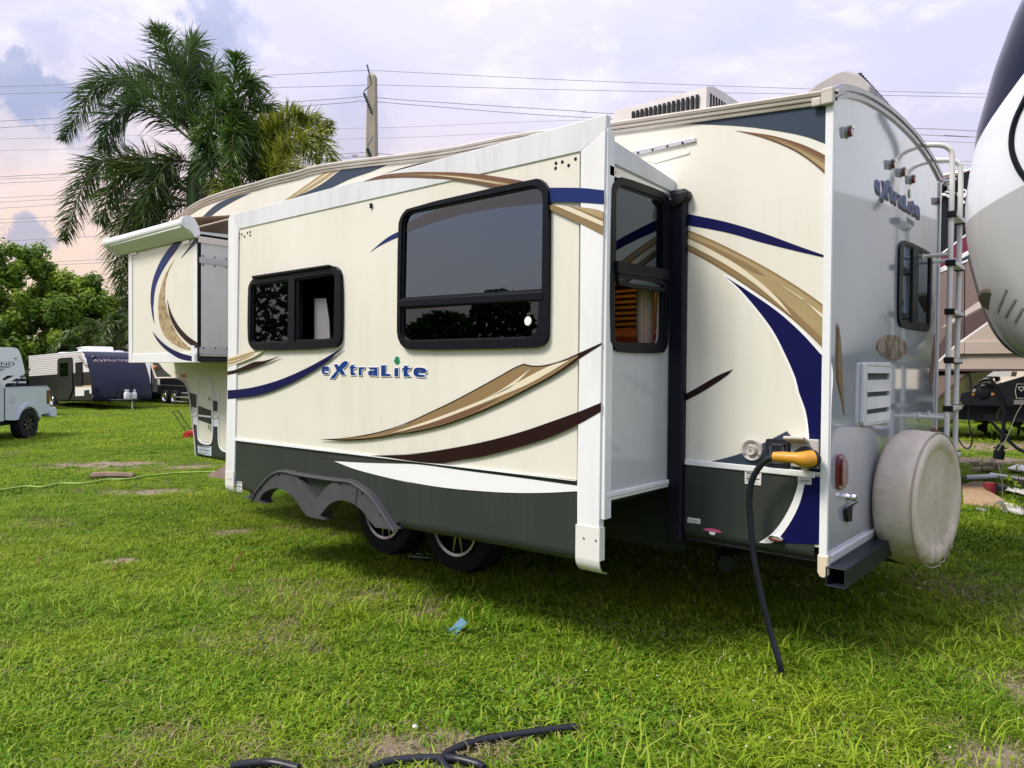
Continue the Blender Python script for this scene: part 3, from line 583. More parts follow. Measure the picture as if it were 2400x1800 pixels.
g_hose2=[(-0.9727,-1.9383),(-0.9658,-1.875),(-0.9167,-1.8044),(-0.8499,-1.7378),(-0.7884,-1.6876),(-0.7028,-1.6631),(-0.6658,-1.6687)],
g_hose3=[(-0.597,-1.1951),(-0.6492,-1.2692),(-0.7091,-1.3588),(-0.776,-1.4627),(-0.8243,-1.5579),(-0.8418,-1.6454),(-0.8348,-1.7085),(-0.7966,-1.7455),(-0.7329,-1.7648)],
g_green=[(-10.0872,-1.0167),(-10.0229,-0.7584),(-10.128,-0.4429),(-9.8823,-0.3165),(-10.0678,-0.0559),(-9.8207,0.1789),(-9.9682,0.5065),(-9.7998,0.728),(-9.9496,1.0266),(-9.9173,1.3231),(-9.8807,1.5639)],
g_board=[(-10.4913,0.5079),(-9.9334,0.8675),(-9.7583,0.7808),(-10.229,0.415)],
g_blue=[(-1.7079,-0.7708),(-1.76,-0.8595)],
g_pebble=[(-1.1095,-1.6039)],
g_bottle=[(-3.104,0.137),(-2.9052,0.2005)],
g_patches=[(-8.5248,0.4571),(-1.2154,-1.7665),(-0.9142,-1.6541),(-12.2746,1.2938),(-10.8153,2.1102),(-5.3208,-0.1139),(-2.1098,-0.6145),(0.6945,0.5905),(-4.9504,-1.2761),(-2.5774,-0.5918),(-1.6267,18.8497),(-0.9312,13.1696),(-1.0055,-1.6704)],
g_osb=[(-0.5475,7.2123),(-0.4686,7.6668),(-0.2963,7.6489),(-0.3113,7.1462),(0.0268,6.1632),(0.0319,5.6347),(-0.2995,5.7124)],
g_osb2=[(0.0269,6.1277),(0.2284,5.8892),(0.2651,5.4986),(0.2211,5.5051),(0.0261,5.6848)],
g_white1=[(-0.4502,8.8295),(-0.0253,8.5845),(0.0031,8.2823),(-0.4295,8.6663)],
g_white2=[(-0.3164,9.4697),(-0.2605,10.1479),(-0.1674,10.0937),(-0.0922,9.2951)],
g_pipe=[(-0.634,8.008),(-0.3368,8.46)],
g_white3=[(-0.1752,7.274),(0.1111,7.1337),(0.1477,6.7446),(-0.0596,6.9739)],
g_tool=[(-0.2597,6.9644),(-0.1325,6.7328),(-0.0548,6.8913)],
g_flash=[(-0.1669,5.4792),(-0.0574,5.4836),(0.0069,5.755),(0.1083,5.4791)],
g_weed=[(0.2215,5.741),(0.1418,5.9978)],
g_chunk=[(-0.6103,9.2305),(-0.5144,9.2576)],
t_body=[(-0.1412,2.0688),(4.3994,2.1729),(4.7719,2.1789),(4.9188,2.1511),(5.0029,2.0425),(5.0866,1.7479),(5.1701,1.3029),(5.2151,0.7813),(5.2191,0.1844),(5.218,-0.0893),(-0.1553,0.1041)],
t_text=[(4.274,1.5169),(4.8487,1.5228),(4.8492,1.6358),(4.2746,1.6377)],
t_light=[(4.8373,1.7929),(4.9215,1.7993),(4.9213,1.7599),(4.8371,1.7585)],
t_s1=[(4.3963,1.489),(4.7374,1.4727),(4.6748,1.4428),(4.3961,1.4454)],
t_s2=[(4.3959,1.4017),(4.5812,1.3932),(4.5397,1.3735),(4.3958,1.3726)],
t_s3=[(4.3956,1.3435),(4.4983,1.3343),(4.457,1.3146),(4.3955,1.3143)],
t_b1=[(4.4763,1.0325),(4.6215,1.1492),(4.8408,1.1492),(4.4966,0.9594)],
t_b2=[(4.7246,0.9336),(4.9035,1.0433),(5.1948,1.0423),(5.1986,0.9305)],
t_b3=[(4.9777,1.1047),(5.0628,1.1466),(5.1823,1.1466),(5.1907,1.0994)],
t_b4=[(4.5475,0.8128),(4.6203,0.8756),(5.2026,0.8709),(5.2108,0.7689),(5.2084,0.1847),(4.5448,0.2029)],
t_seam=[(3.9923,1.6578),(5.0757,1.6834),(5.0778,1.676),(3.9923,1.6506)],
n_prof=[(0.4596,4.5073),(0.3742,4.3423),(0.2174,3.8968),(0.1598,3.6678),(0.1018,3.4171),(0.0811,3.2383),(0.0491,3.0235),(0.0289,2.7959),(0.0431,2.5586),(0.0712,2.3987),(0.1136,2.2202),(0.1553,2.0616),(0.2202,1.876),(0.2833,1.7562),(0.3599,1.6647),(0.4552,1.6102)],
n_win=[(0.5152,3.5897),(0.4543,3.4543),(0.4087,3.3469),(0.3858,3.242),(0.3878,3.1231),(0.4215,2.9986),(0.4719,2.8974),(0.5282,2.8215)],
n_slots=[(0.3673,2.1057),(0.3003,1.9517),(0.4263,2.0281),(0.3525,1.9011),(0.4738,1.9608),(0.4184,1.8593)],
n_oval=[(0.228,2.0439)],
v_black=[(-0.8063,3.7154),(-0.674,3.7488),(-0.4171,3.807),(-0.115,3.8661),(-0.1057,3.3111),(-0.4395,3.0618),(-0.6898,2.8647),(-0.8522,2.7489)],
v_line1=[(-0.6899,2.8715),(-0.4396,3.0685),(-0.1059,3.3176),(-0.1055,3.298),(-0.4392,3.0457),(-0.6895,2.8469)],
v_burg=[(-0.852,2.735),(-0.6895,2.8469),(-0.4392,3.0457),(-0.1055,3.298),(-0.1007,3.0104),(-0.4134,2.8782),(-0.687,2.6935),(-0.8498,2.5963)],
v_line2=[(-0.6871,2.7004),(-0.4135,2.8849),(-0.101,3.0235),(-0.1004,2.9908),(-0.3898,2.8425),(-0.6866,2.6689)],
v_line3=[(-0.6869,2.6867),(-0.5626,2.7306),(-0.389,2.7957),(-0.0992,2.9188),(-0.0989,2.8992),(-0.3887,2.7729),(-0.6865,2.6593)],
v_slate=[(-0.563,2.7577),(-0.3897,2.8358),(-0.1001,2.9712),(-0.0993,2.9254),(-0.389,2.7957),(-0.5626,2.7346)],
v_spear=[(-0.6459,2.0047),(-0.5698,2.0797),(-0.2895,2.2912),(-0.091,2.4216),(-0.0892,2.3169),(-0.2658,2.221),(-0.5399,2.061)],
v_dark=[(-0.8323,1.4998),(-0.6667,1.8026),(-0.5396,2.0379),(-0.2654,2.201),(-0.0889,2.2973),(-0.0862,2.1336),(-0.1955,2.0485),(-0.4888,1.8064),(-0.6875,1.5969),(-0.8319,1.472)],
v_line4=[(-0.832,1.4789),(-0.6876,1.6079),(-0.4891,1.8199),(-0.1957,2.0564),(-0.0864,2.1467),(-0.0861,2.127),(-0.1953,2.0326),(-0.4886,1.7929),(-0.6871,1.5763),(-0.8315,1.4511)],
v_slide=[(-0.8314,1.4442),(-0.687,1.5694),(-0.4886,1.7888),(-0.1953,2.0326),(-0.0859,2.1139),(0.2354,2.1005),(0.245,1.5321),(-0.8328,1.5276)],
v_trim=[(-0.8328,1.5276),(0.245,1.5321),(0.2455,1.5065),(-0.8323,1.4998)],
v_lip=[(-0.4895,1.847),(0.24,1.8323),(0.2421,1.7046),(-0.4872,1.7022)],
v_corner=[(-0.4336,1.8459),(-0.3965,1.8451),(-0.3942,1.7041),(-0.4313,1.7044)],
v_seam=[(-0.424,2.819),(-0.417,2.8184),(-0.4012,1.8452),(-0.4081,1.8453)],
v_dot=[(-0.4535,3.5657),(-0.4463,3.4776)],
v_below=[(-0.8323,1.4998),(-0.345,1.5028),(-0.4126,1.4149),(-0.529,1.3862),(-0.677,1.3194),(-0.8288,1.2774)],
w_cord=[(-0.212,1.0612),(-0.2372,1.0518),(-0.2653,1.0297),(-0.2991,0.9814),(-0.3188,0.9339),(-0.328,0.8816),(-0.3296,0.83),(-0.3252,0.7677),(-0.3171,0.6889),(-0.3085,0.6161),(-0.2989,0.5493),(-0.2864,0.489),(-0.2741,0.4351),(-0.2503,0.3355),(-0.2107,0.199),(-0.1758,0.0735),(-0.1583,-0.0103)],
w_plug=[(-0.2121,1.0651),(-0.1649,1.0674),(-0.1158,1.0676),(-0.0782,1.0626),(-0.0491,1.0651)],
n_beige=[(-2.3927,1.5331),(-0.6543,1.5436),(-0.6471,1.1126),(-2.3853,1.0703)],
n_dark=[(-2.2799,1.0689),(-1.7656,1.0815),(-1.7642,0.9904),(-0.6447,0.9723),(-2.2762,0.843)],
n_seam=[(-1.8817,1.3009),(-1.6023,1.2923)],
p_cablea=[(-0.0691,1.4767),(-0.0496,1.4385),(-0.0416,1.3782),(-0.0478,1.3233)],
p_loop=[(-0.166,1.0094),(-0.1603,0.9541),(-0.1451,0.8995),(-0.1202,0.8401),(-0.0958,0.8004),(-0.0671,0.7831),(-0.0437,0.7904),(-0.0279,0.8245),(-0.0263,0.8741),(-0.0368,0.9393),(-0.0523,1.0264),(-0.0559,1.1032),(-0.0537,1.1693)],
p_plugc=[(0.0209,1.3957),(0.0574,1.4207),(0.0939,1.4266),(0.1215,1.4081),(0.1449,1.36),(0.173,1.2961),(0.1965,1.2324),(0.2132,1.1687),(0.2189,1.0939),(0.2158,1.0134),(0.2126,0.9328),(0.2051,0.8518)],
p_plug=[(0.1965,0.8298),(0.1806,0.7048)],
p_cross=[(0.1184,1.046),(0.1693,0.9786),(0.2195,0.9225),(0.2828,0.8466),(0.3273,0.8074),(0.3799,0.7797)],
p_wire=[(0.3511,1.2057),(0.3134,1.1195),(0.28,1.0169),(0.2422,0.8972),(0.1945,0.8135),(0.1728,0.7688),(0.1694,0.7038)],
p_wire2=[(0.183,0.6942),(0.1788,0.6936),(0.2003,0.596),(0.2188,0.4787),(0.2207,0.3677),(0.217,0.2878),(0.2361,0.2307)],
p_box=[(-0.1275,1.2882),(-0.0477,1.3205),(-0.025,1.3621),(0.0118,1.3874),(0.0486,1.3934),(0.0945,1.3888),(0.1311,1.3759),(0.1491,1.3816),(0.3543,1.4564),(0.4869,1.5176),(0.4923,1.2003),(0.1434,1.1767),(-0.1067,1.1783),(-0.136,1.2216)],
p_lower=[(-0.1067,1.1783),(0.1794,1.1808),(0.1444,1.1175),(0.1411,1.0472),(0.0544,1.0428),(0.0386,1.1619),(-0.0688,1.1742)],
p_plate=[(0.0569,1.4506),(0.111,1.4954),(0.2543,1.4964),(0.2462,1.45)],
p_post=[(0.1049,1.4484),(0.1389,1.4488),(0.1441,1.4085),(0.1126,1.3972)],
p_antenna=[(0.2551,1.5006),(0.2458,1.426)],
p_arc=[(-0.0287,1.3018),(-0.0152,1.335),(0.0031,1.3517),(0.0307,1.3621),(0.0629,1.3638),(0.0906,1.3524),(0.1091,1.3323),(0.1231,1.3083)],
p_badge=[(0.3023,1.387),(0.3554,1.3863),(0.4468,1.3879),(0.449,1.2615),(0.3023,1.2544),(0.2903,1.3204)],
p_shield=[(0.3137,1.3607),(0.3571,1.3616),(0.3575,1.3431),(0.3384,1.3163),(0.3184,1.337)],
p_bar=[(0.285,1.2406),(0.4914,1.2524),(0.4922,1.2055),(0.2857,1.2007)],
p_dim=[(0.0455,1.3064)])
W3={'near':{'w1':[(-43.51,-4.63,11.67),(-32.28,4.98,12.25),(-30.46,6.54,12.35),(-26.39,10.03,12.63),(-22.55,13.32,12.91),(-21.55,14.17,12.98),(-20.05,15.45,12.91),(-15.42,19.4,12.66),(-8.31,25.47,12.39),(-3.48,29.6,12.26),(10.19,41.27,11.9)],'w2':[(-43.51,-4.63,11.53),(-32.27,4.98,11.97),(-30.58,6.43,12.04),(-22.54,13.31,12.37),(-21.54,14.17,12.43),(-20.04,15.45,12.4),(-15.42,19.39,12.29),(-11.52,22.72,12.23),(-6.3,27.18,12.17),(-3.55,29.53,12.13),(10.19,41.27,11.98)],'w3':[(-43.48,-4.64,9.81),(-32.25,4.97,10.92),(-30.63,6.36,11.06),(-29.04,7.73,11.22),(-22.53,13.31,11.87),(-21.63,14.08,11.97),(-20.03,15.44,11.82),(-15.4,19.39,11.48),(-14.45,20.2,11.4),(-5.59,27.76,10.92),(-3.76,29.32,10.83),(10.23,41.25,10.01)],'w4':[(-43.47,-4.65,9.56),(-32.25,4.97,10.67),(-30.49,6.48,10.83),(-28.97,7.78,10.99),(-22.53,13.3,11.69),(-21.65,14.05,11.8),(-20.03,15.44,11.66),(-15.4,19.38,11.25),(-4.43,28.74,10.62),(-3.82,29.26,10.6),(10.23,41.25,9.6)],'w7':[(-43.44,-4.66,7.84),(-32.22,4.95,8.78),(-30.16,6.72,8.95),(-22.37,13.39,9.74),(-21.47,14.16,9.83),(-20.82,14.72,9.76),(-14.74,19.9,9.36),(-2.24,30.57,8.66)],'w8':[(-43.44,-4.66,7.76),(-32.22,4.95,8.69),(-30.32,6.58,8.79),(-22.36,13.39,9.61),(-21.47,14.16,9.67),(-14.74,19.9,9.19),(-2.24,30.57,8.49)],'w9':[(-43.44,-4.66,7.63),(-32.21,4.95,8.53),(-30.35,6.54,8.69),(-22.36,13.39,9.56),(-21.47,14.16,9.62),(-14.74,19.9,9.16),(-2.24,30.57,8.41)]},'far':{'f1':[(-81.68,-5.54,16.96),(-60.82,12.3,17.75),(-55.28,17.04,17.98),(-42.51,27.97,18.66),(-38.11,31.74,18.86),(-31.85,37.09,19.28),(-21.42,46.02,19.78)],'f2':[(-81.67,-5.55,16.14),(-60.8,12.29,16.92),(-55.34,16.98,17.19),(-42.5,27.96,17.9),(-38.09,31.73,18.12),(-31.14,37.68,18.59),(-21.41,46.01,19.08)],'f3':[(-81.59,-5.59,11.77),(-60.74,12.26,13.54),(-57.73,14.84,13.75),(-49.16,22.18,14.38),(-39.9,30.12,15.24)],'f4':[(-81.58,-5.59,11.47),(-60.74,12.26,13.23),(-57.73,14.84,13.5),(-49.16,22.18,14.23),(-39.9,30.12,15.08)],'f5':[(-81.58,-5.6,11.01),(-60.73,12.26,12.8),(-57.72,14.84,13.11),(-49.15,22.18,13.93),(-39.89,30.12,14.93)],'f6':[(-81.57,-5.6,10.4),(-60.72,12.25,12.01),(-57.71,14.83,12.24),(-55.07,17.09,12.49),(-46.82,24.15,13.19)],'f7':[(-81.56,-5.61,10.1),(-60.71,12.25,11.74),(-57.7,14.83,11.95),(-55.06,17.09,12.16),(-46.82,24.15,12.88)],'f8':[(-81.54,-5.62,9.18),(-60.69,12.24,10.46),(-54.85,17.24,10.92),(-46.79,24.14,11.57)],'f9':[(-72.25,2.3,8.05),(-57.58,14.86,9.02),(-54.82,17.22,9.23),(-46.76,24.12,9.83)],'f10':[(-72.24,2.3,7.75),(-57.58,14.86,8.78),(-54.82,17.22,8.99),(-46.76,24.12,9.59)],'f11':[(-72.23,2.29,6.98),(-56.94,15.38,8.0),(-54.8,17.21,8.16),(-46.74,24.11,8.76)],'f12':[(-19.08,47.99,18.4),(-9.24,56.39,18.07),(-5.15,59.88,17.93),(8.77,71.77,17.55)],'f13':[(-19.06,47.98,17.27),(-10.1,55.62,16.77),(-8.1,57.33,16.65),(13.45,75.71,15.31)],'f14':[(-19.06,47.98,17.06),(-10.0,55.7,16.51),(-8.14,57.29,16.41),(13.45,75.71,15.0)]},'pole':[(-21.4,14.3,12.95),(-21.39,14.3,12.73),(-21.23,14.36,9.69)],'polehw':[[(-21.23,13.92,13.04),(-21.18,13.96,12.81),(-21.09,14.02,12.33)],[(-21.09,14.02,12.32),(-21.3,13.84,12.04)],[(-21.31,13.83,11.99),(-21.04,14.04,11.15)],[(-21.02,14.04,10.31),(-21.16,13.9,9.96)],[(-21.18,13.89,9.88),(-21.06,13.98,9.54)]],'palms':[[([(-15.2,4.31,6.63),(-15.44,4.14,7.88),(-15.75,3.89,8.75),(-15.86,3.81,9.16)],0),([(-15.24,4.28,6.63),(-16.19,4.23,7.95),(-17.24,4.09,8.57),(-17.84,3.93,8.0)],0),([(-15.24,4.28,6.73),(-16.08,3.7,7.76),(-16.98,3.04,8.03),(-17.67,2.47,6.72)],0),([(-15.24,4.28,6.63),(-15.64,3.42,7.25),(-15.72,2.83,6.92),(-15.7,2.56,6.16)],0),([(-15.22,4.27,5.56),(-16.24,3.57,6.22),(-17.22,2.89,6.0),(-17.74,2.48,4.43)],1),([(-15.22,4.27,5.47),(-15.7,3.44,5.86),(-15.86,2.88,5.49),(-15.92,2.6,4.61)],1),([(-15.29,4.21,5.27),(-16.18,3.55,5.28),(-16.54,3.32,4.42),(-16.6,3.29,3.15)],1),([(-15.21,4.27,5.18),(-16.21,3.94,5.06),(-16.98,3.78,4.13),(-17.33,3.72,2.93)],1),([(-15.2,4.31,6.63),(-15.42,4.57,7.82),(-15.52,4.93,8.44),(-15.5,5.13,7.7)],0),([(-15.2,4.31,6.53),(-14.69,4.5,7.24),(-14.06,4.77,6.79),(-13.66,4.95,5.64)],0),([(-15.2,4.31,6.63),(-15.69,4.4,7.73),(-16.13,4.51,8.47),(-16.51,4.43,8.85)],0),([(-15.23,4.28,6.43),(-15.64,3.79,6.87),(-15.8,3.48,6.55),(-15.94,3.26,5.57)],0),([(-15.2,4.31,6.44),(-14.98,3.87,6.76),(-14.63,3.53,6.32),(-14.44,3.35,5.17)],0),([(-15.2,4.31,6.34),(-14.7,4.31,6.53),(-14.24,4.27,5.87),(-14.04,4.22,5.09)],0),([(-15.23,4.28,6.14),(-15.15,3.76,6.02),(-14.98,3.32,5.43),(-14.87,3.09,4.56)],1),([(-15.2,4.31,6.53),(-15.82,4.46,8.57),(-16.19,4.79,9.18),(-16.3,5.0,8.56)],0),([(-15.29,4.21,5.47),(-15.98,3.94,5.72),(-16.44,3.85,5.28),(-16.7,3.76,4.1)],1)],[([(-14.61,4.82,6.63),(-14.33,4.76,7.51),(-14.06,4.69,8.08),(-13.93,4.65,8.33)],0),([(-14.61,4.81,6.54),(-14.37,4.94,7.67),(-14.08,5.09,7.93),(-13.96,5.12,7.34)],0),([(-14.61,4.82,6.63),(-14.89,4.81,7.56),(-15.16,4.8,8.02),(-15.36,4.74,8.14)],0),([(-14.59,4.83,6.54),(-14.37,5.15,7.34),(-14.07,5.51,7.47),(-13.87,5.72,6.9)],0),([(-14.61,4.81,6.44),(-14.72,4.52,6.87),(-14.7,4.31,6.44),(-14.68,4.2,5.56)],0),([(-14.59,4.83,6.44),(-14.17,5.04,6.79),(-13.84,5.16,6.37),(-13.7,5.18,5.6)],0),([(-14.61,4.81,6.34),(-14.2,4.65,6.79),(-13.78,4.47,6.38),(-13.61,4.33,5.41)],0),([(-14.6,4.82,6.49),(-14.47,5.42,7.15),(-14.49,5.87,6.87),(-14.64,5.96,6.01)],0),([(-14.64,4.78,6.34),(-15.13,4.52,6.18),(-15.46,4.39,5.62),(-15.58,4.34,4.85)],1)],[([(-14.11,5.21,5.48),(-13.73,5.3,6.58),(-13.2,5.51,7.04),(-12.97,5.57,7.03)],2),([(-14.11,5.21,5.48),(-13.62,5.45,6.5),(-12.98,5.8,7.02),(-12.51,6.09,6.81)],2),([(-14.11,5.21,5.48),(-13.44,5.44,6.27),(-12.62,5.78,6.57),(-12.17,5.96,5.83)],2),([(-14.11,5.21,5.48),(-13.47,5.25,6.14),(-12.7,5.4,6.4),(-12.2,5.54,5.93)],2),([(-14.19,5.15,5.48),(-14.05,4.97,6.09),(-13.97,4.72,6.11),(-14.06,4.47,5.79)],2),([(-14.15,5.18,5.48),(-14.06,5.18,6.42),(-13.85,5.27,6.88),(-13.59,5.43,7.06)],2),([(-14.11,5.21,5.48),(-13.46,5.15,5.83),(-12.68,5.18,5.8),(-12.19,5.28,5.46)],2),([(-14.19,5.15,5.38),(-14.0,4.74,5.65),(-13.79,4.33,5.35),(-13.68,4.13,4.93)],2)]],'palm_base':[(-15.13,4.25,1.42),(-14.51,4.78,1.43),(-14.03,5.19,1.43)],'palm_head':[(-15.21,4.29,5.95),(-14.6,4.82,6.49),(-14.11,5.21,5.43)]}

# ------------------------------------------------------------------ ground and grass
PATCH = [(-1.02,-1.70,.40,.24),(-0.80,-1.62,.30,.22),(P['g_patches'][0][0],P['g_patches'][0][1],.75,.4),(P['g_patches'][3][0],P['g_patches'][3][1],1.5,.75),
         (P['g_patches'][4][0],P['g_patches'][4][1],.55,.35),(P['g_patches'][5][0],P['g_patches'][5][1],.33,.25),(P['g_patches'][6][0],P['g_patches'][6][1],.25,.2),
         (P['g_patches'][7][0]+.1,P['g_patches'][7][1],.42,.35),(P['g_patches'][8][0],P['g_patches'][8][1],.3,.16),(P['g_patches'][9][0],P['g_patches'][9][1],.25,.2),
         (-.6,14.5,5,1.5),(-.5,11.3,4,.7),(-13.5,5.6,1.2,.6),(.75,-.35,.3,.3)]
def soil_mat():
    m = bpy.data.materials.new('lawn_soil'); m.use_nodes = True
    n = m.node_tree.nodes; l = m.node_tree.links; b = n['Principled BSDF']
    b.inputs['Roughness'].default_value = 0.95; b.inputs['Specular IOR Level'].default_value = 0.1
    g = n.new('ShaderNodeNewGeometry')
    def noise(s, d):
        q = n.new('ShaderNodeTexNoise'); q.inputs['Scale'].default_value = s; q.inputs['Detail'].default_value = d
        q.inputs['Roughness'].default_value = 0.65
        l.new(g.outputs['Position'], q.inputs['Vector']); return q.outputs[0]
    def mr(v, a, c):
        q = n.new('ShaderNodeMapRange'); q.inputs[1].default_value = a; q.inputs[2].default_value = c; l.new(v, q.inputs[0]); return q.outputs[0]
    def mix(f, a, c):
        q = n.new('ShaderNodeMix'); q.data_type = 'RGBA'
        for i, v in ((0, f), (6, a), (7, c)):
            if isinstance(v, tuple): q.inputs[i].default_value = (*v, 1)
            else: l.new(v, q.inputs[i])
        return q.outputs[2]
    lawn = mix(mr(noise(1.3, 5), .35, .7), (0.085, 0.150, 0.012), (0.150, 0.190, 0.022))
    lawn = mix(mr(noise(26, 6), .42, .62), lawn, (0.040, 0.060, 0.012))
    dirt = mix(mr(noise(30, 6), .35, .7), (0.20, 0.15, 0.105), (0.40, 0.32, 0.255))
    at = n.new('ShaderNodeAttribute'); at.attribute_name = 'bare'
    ad = n.new('ShaderNodeMath'); ad.operation = 'ADD'
    sc = n.new('ShaderNodeMath'); sc.operation = 'MULTIPLY_ADD'; sc.inputs[1].default_value = 1.0; sc.inputs[2].default_value = -0.5
    l.new(noise(9, 5), sc.inputs[0]); l.new(at.outputs['Fac'], ad.inputs[0]); l.new(sc.outputs[0], ad.inputs[1])
    c = mix(mr(ad.outputs[0], .35, .75), lawn, dirt)
    l.new(c, b.inputs['Base Color'])
    bp = n.new('ShaderNodeBump'); bp.inputs['Strength'].default_value = 0.8; bp.inputs['Distance'].default_value = 0.03
    l.new(noise(40, 6), bp.inputs['Height']); l.new(bp.outputs[0], b.inputs['Normal'])
    return m
def bare(x, y):
    b = 0.0
    for px, py, rx, ry in PATCH:
        # patches lie roughly along the camera's left-right
        u = (x-px)*0.76 + (y-py)*0.65; v = -(x-px)*0.65 + (y-py)*0.76
        b = max(b, 1.25 - math.hypot(u/rx, v/ry) + .22*math.sin(x*7.1+y*3.3)*math.cos(y*6.3-x*2.2))
    return max(0.0, min(1.0, b))
def axis_steps():
    xs = [-400,-250,-160,-110,-80,-62,-50]; x = -42.0
    while x < 8: xs.append(x); x += 0.22 if x > -14 else 0.6
    return xs + [9,11,14,18,25,40,70,120,250,400]
def build_ground():
    xs = axis_steps(); ys = [-400,-200,-100,-60,-40,-25,-16,-11,-8,-6.5]
    y = -5.4
    while y < 26: ys.append(y); y += 0.22 if y < 10 else 0.6
    ys += [28,32,38,46,60,80,120,200,400]
    vs = [(x, y, gz(x, y)) for y in ys for x in xs]; nx = len(xs)
    fs = [(j*nx+i, j*nx+i+1, (j+1)*nx+i+1, (j+1)*nx+i) for j in range(len(ys)-1) for i in range(nx-1)]
    me = bpy.data.meshes.new('ground'); me.from_pydata(vs, [], fs)
    a = me.attributes.new('bare', 'FLOAT', 'POINT')
    a.data.foreach_set('value', [bare(x, y) for x, y, z in vs])
    o = link('ground', me, soil_mat(), smooth=True)
    return tag(o, kind='structure')
build_ground()

def grass_mat(name, c1, c2, c3, trans=0.35):
    m = bpy.data.materials.new(name); m.use_nodes = True
    n = m.node_tree.nodes; l = m.node_tree.links; b = n['Principled BSDF']
    b.inputs['Roughness'].default_value = 0.6; b.inputs['Specular IOR Level'].default_value = 0.14
    g = n.new('ShaderNodeNewGeometry')
    def noise(s, d=3):
        q = n.new('ShaderNodeTexNoise'); q.inputs['Scale'].default_value = s; q.inputs['Detail'].default_value = d
        l.new(g.outputs['Position'], q.inputs['Vector']); return q.outputs[0]
    def mr(v, a, c):
        q = n.new('ShaderNodeMapRange'); q.inputs[1].default_value = a; q.inputs[2].default_value = c; l.new(v, q.inputs[0]); return q.outputs[0]
    def mix(f, a, c):
        q = n.new('ShaderNodeMix'); q.data_type = 'RGBA'
        for i, v in ((0, f), (6, a), (7, c)):
            if isinstance(v, tuple): q.inputs[i].default_value = (*v, 1)
            else: l.new(v, q.inputs[i])
        return q.outputs[2]
    at = n.new('ShaderNodeAttribute'); at.attribute_name = 'blade'       # per-blade random value
    c = mix(mr(noise(0.8, 4), .36, .66), c1, c2)
    c = mix(mr(at.outputs['Fac'], .62, 1.0), c, c3)
    dk = mix(mr(at.outputs['Fac'], .42, .0), c, tuple(q*.38 for q in c1)); c = dk
    l.new(c, b.inputs['Base Color'])
    tr = n.new('ShaderNodeBsdfTranslucent'); l.new(c, tr.inputs[0])
    ms_ = n.new('ShaderNodeMixShader'); ms_.inputs[0].default_value = trans
    l.new(b.outputs[0], ms_.inputs[1]); l.new(tr.outputs[0], ms_.inputs[2]); l.new(ms_.outputs[0], n['Material Output'].inputs[0])
    return m
def tuft(name, n, rad, h0, h1, w, lean, m, seed):
    r = random.Random(seed); vs = []; fs = []; val = []
    for _ in range(n):
        a = r.uniform(0, 6.283); q = rad*math.sqrt(r.random()); bx, by = q*math.cos(a), q*math.sin(a)
        d = r.uniform(0, 6.283); h = r.uniform(h0, h1); le = h*r.uniform(lean*.4, lean)
        wx, wy = -math.sin(d)*w*.5, math.cos(d)*w*.5
        k = len(vs); t = r.random()
        tx, ty = math.cos(d), math.sin(d)
        mz = h*.62; mx = le*.34
        vs += [(bx-wx, by-wy, -.01), (bx+wx, by+wy, -.01), (bx+tx*mx+wx*.85, by+ty*mx+wy*.85, mz), (bx+tx*mx-wx*.85, by+ty*mx-wy*.85, mz),
               (bx+tx*le, by+ty*le, h*(1.0 if lean < 1.2 else .8))]
        fs += [(k, k+1, k+2, k+3), (k+3, k+2, k+4)]; val += [t]*5
    me = bpy.data.meshes.new(name); me.from_pydata(vs, [], fs)
    at = me.attributes.new('blade', 'FLOAT', 'POINT'); at.data.foreach_set('value', val)
    me.materials.append(m)
    for p in me.polygons: p.use_smooth = True
    return bpy.data.objects.new(name, me)
GM = grass_mat('grass_blades', (0.152, 0.310, 0.013), (0.315, 0.440, 0.022), (0.43, 0.49, 0.07))
GD = grass_mat('grass_straw', (0.22, 0.21, 0.07), (0.30, 0.26, 0.12), (0.42, 0.34, 0.2), 0.2)
GC = grass_mat('clover_leaves', (0.105, 0.255, 0.016), (0.17, 0.33, 0.022), (0.24, 0.38, 0.04), 0.3)

def scatter_group(tufts):
    """node group: instance the tufts on the points of the mesh, with its own stored turn and size"""
    ng = bpy.data.node_groups.new('grass_nodes', 'GeometryNodeTree')
    ng.interface.new_socket('Geometry', in_out='INPUT', socket_type='NodeSocketGeometry')
    ng.interface.new_socket('Geometry', in_out='OUTPUT', socket_type='NodeSocketGeometry')
    n = ng.nodes; l = ng.links
    gi = n.new('NodeGroupInput'); go = n.new('NodeGroupOutput')
    jn = n.new('GeometryNodeJoinGeometry')
    def named(nm, typ):
        q = n.new('GeometryNodeInputNamedAttribute'); q.data_type = typ; q.inputs['Name'].default_value = nm; return q.outputs[0]
    kind = named('kind', 'INT'); rot = named('rot', 'FLOAT_VECTOR'); sc = named('size', 'FLOAT')
    for i, t in enumerate(tufts):
        oi = n.new('GeometryNodeObjectInfo'); oi.inputs[0].default_value = t; oi.inputs['As Instance'].default_value = True
        cmp_ = n.new('FunctionNodeCompare'); cmp_.data_type = 'INT'; cmp_.operation = 'EQUAL'
        l.new(kind, cmp_.inputs[2]); cmp_.inputs[3].default_value = i
        ip = n.new('GeometryNodeInstanceOnPoints')
        l.new(gi.outputs[0], ip.inputs['Points']); l.new(cmp_.outputs[0], ip.inputs['Selection'])
        l.new(oi.outputs['Geometry'], ip.inputs['Instance']); l.new(rot, ip.inputs['Rotation']); l.new(sc, ip.inputs['Scale'])
        l.new(ip.outputs[0], jn.inputs[0])
    l.new(jn.outputs[0], go.inputs[0])
    return ng
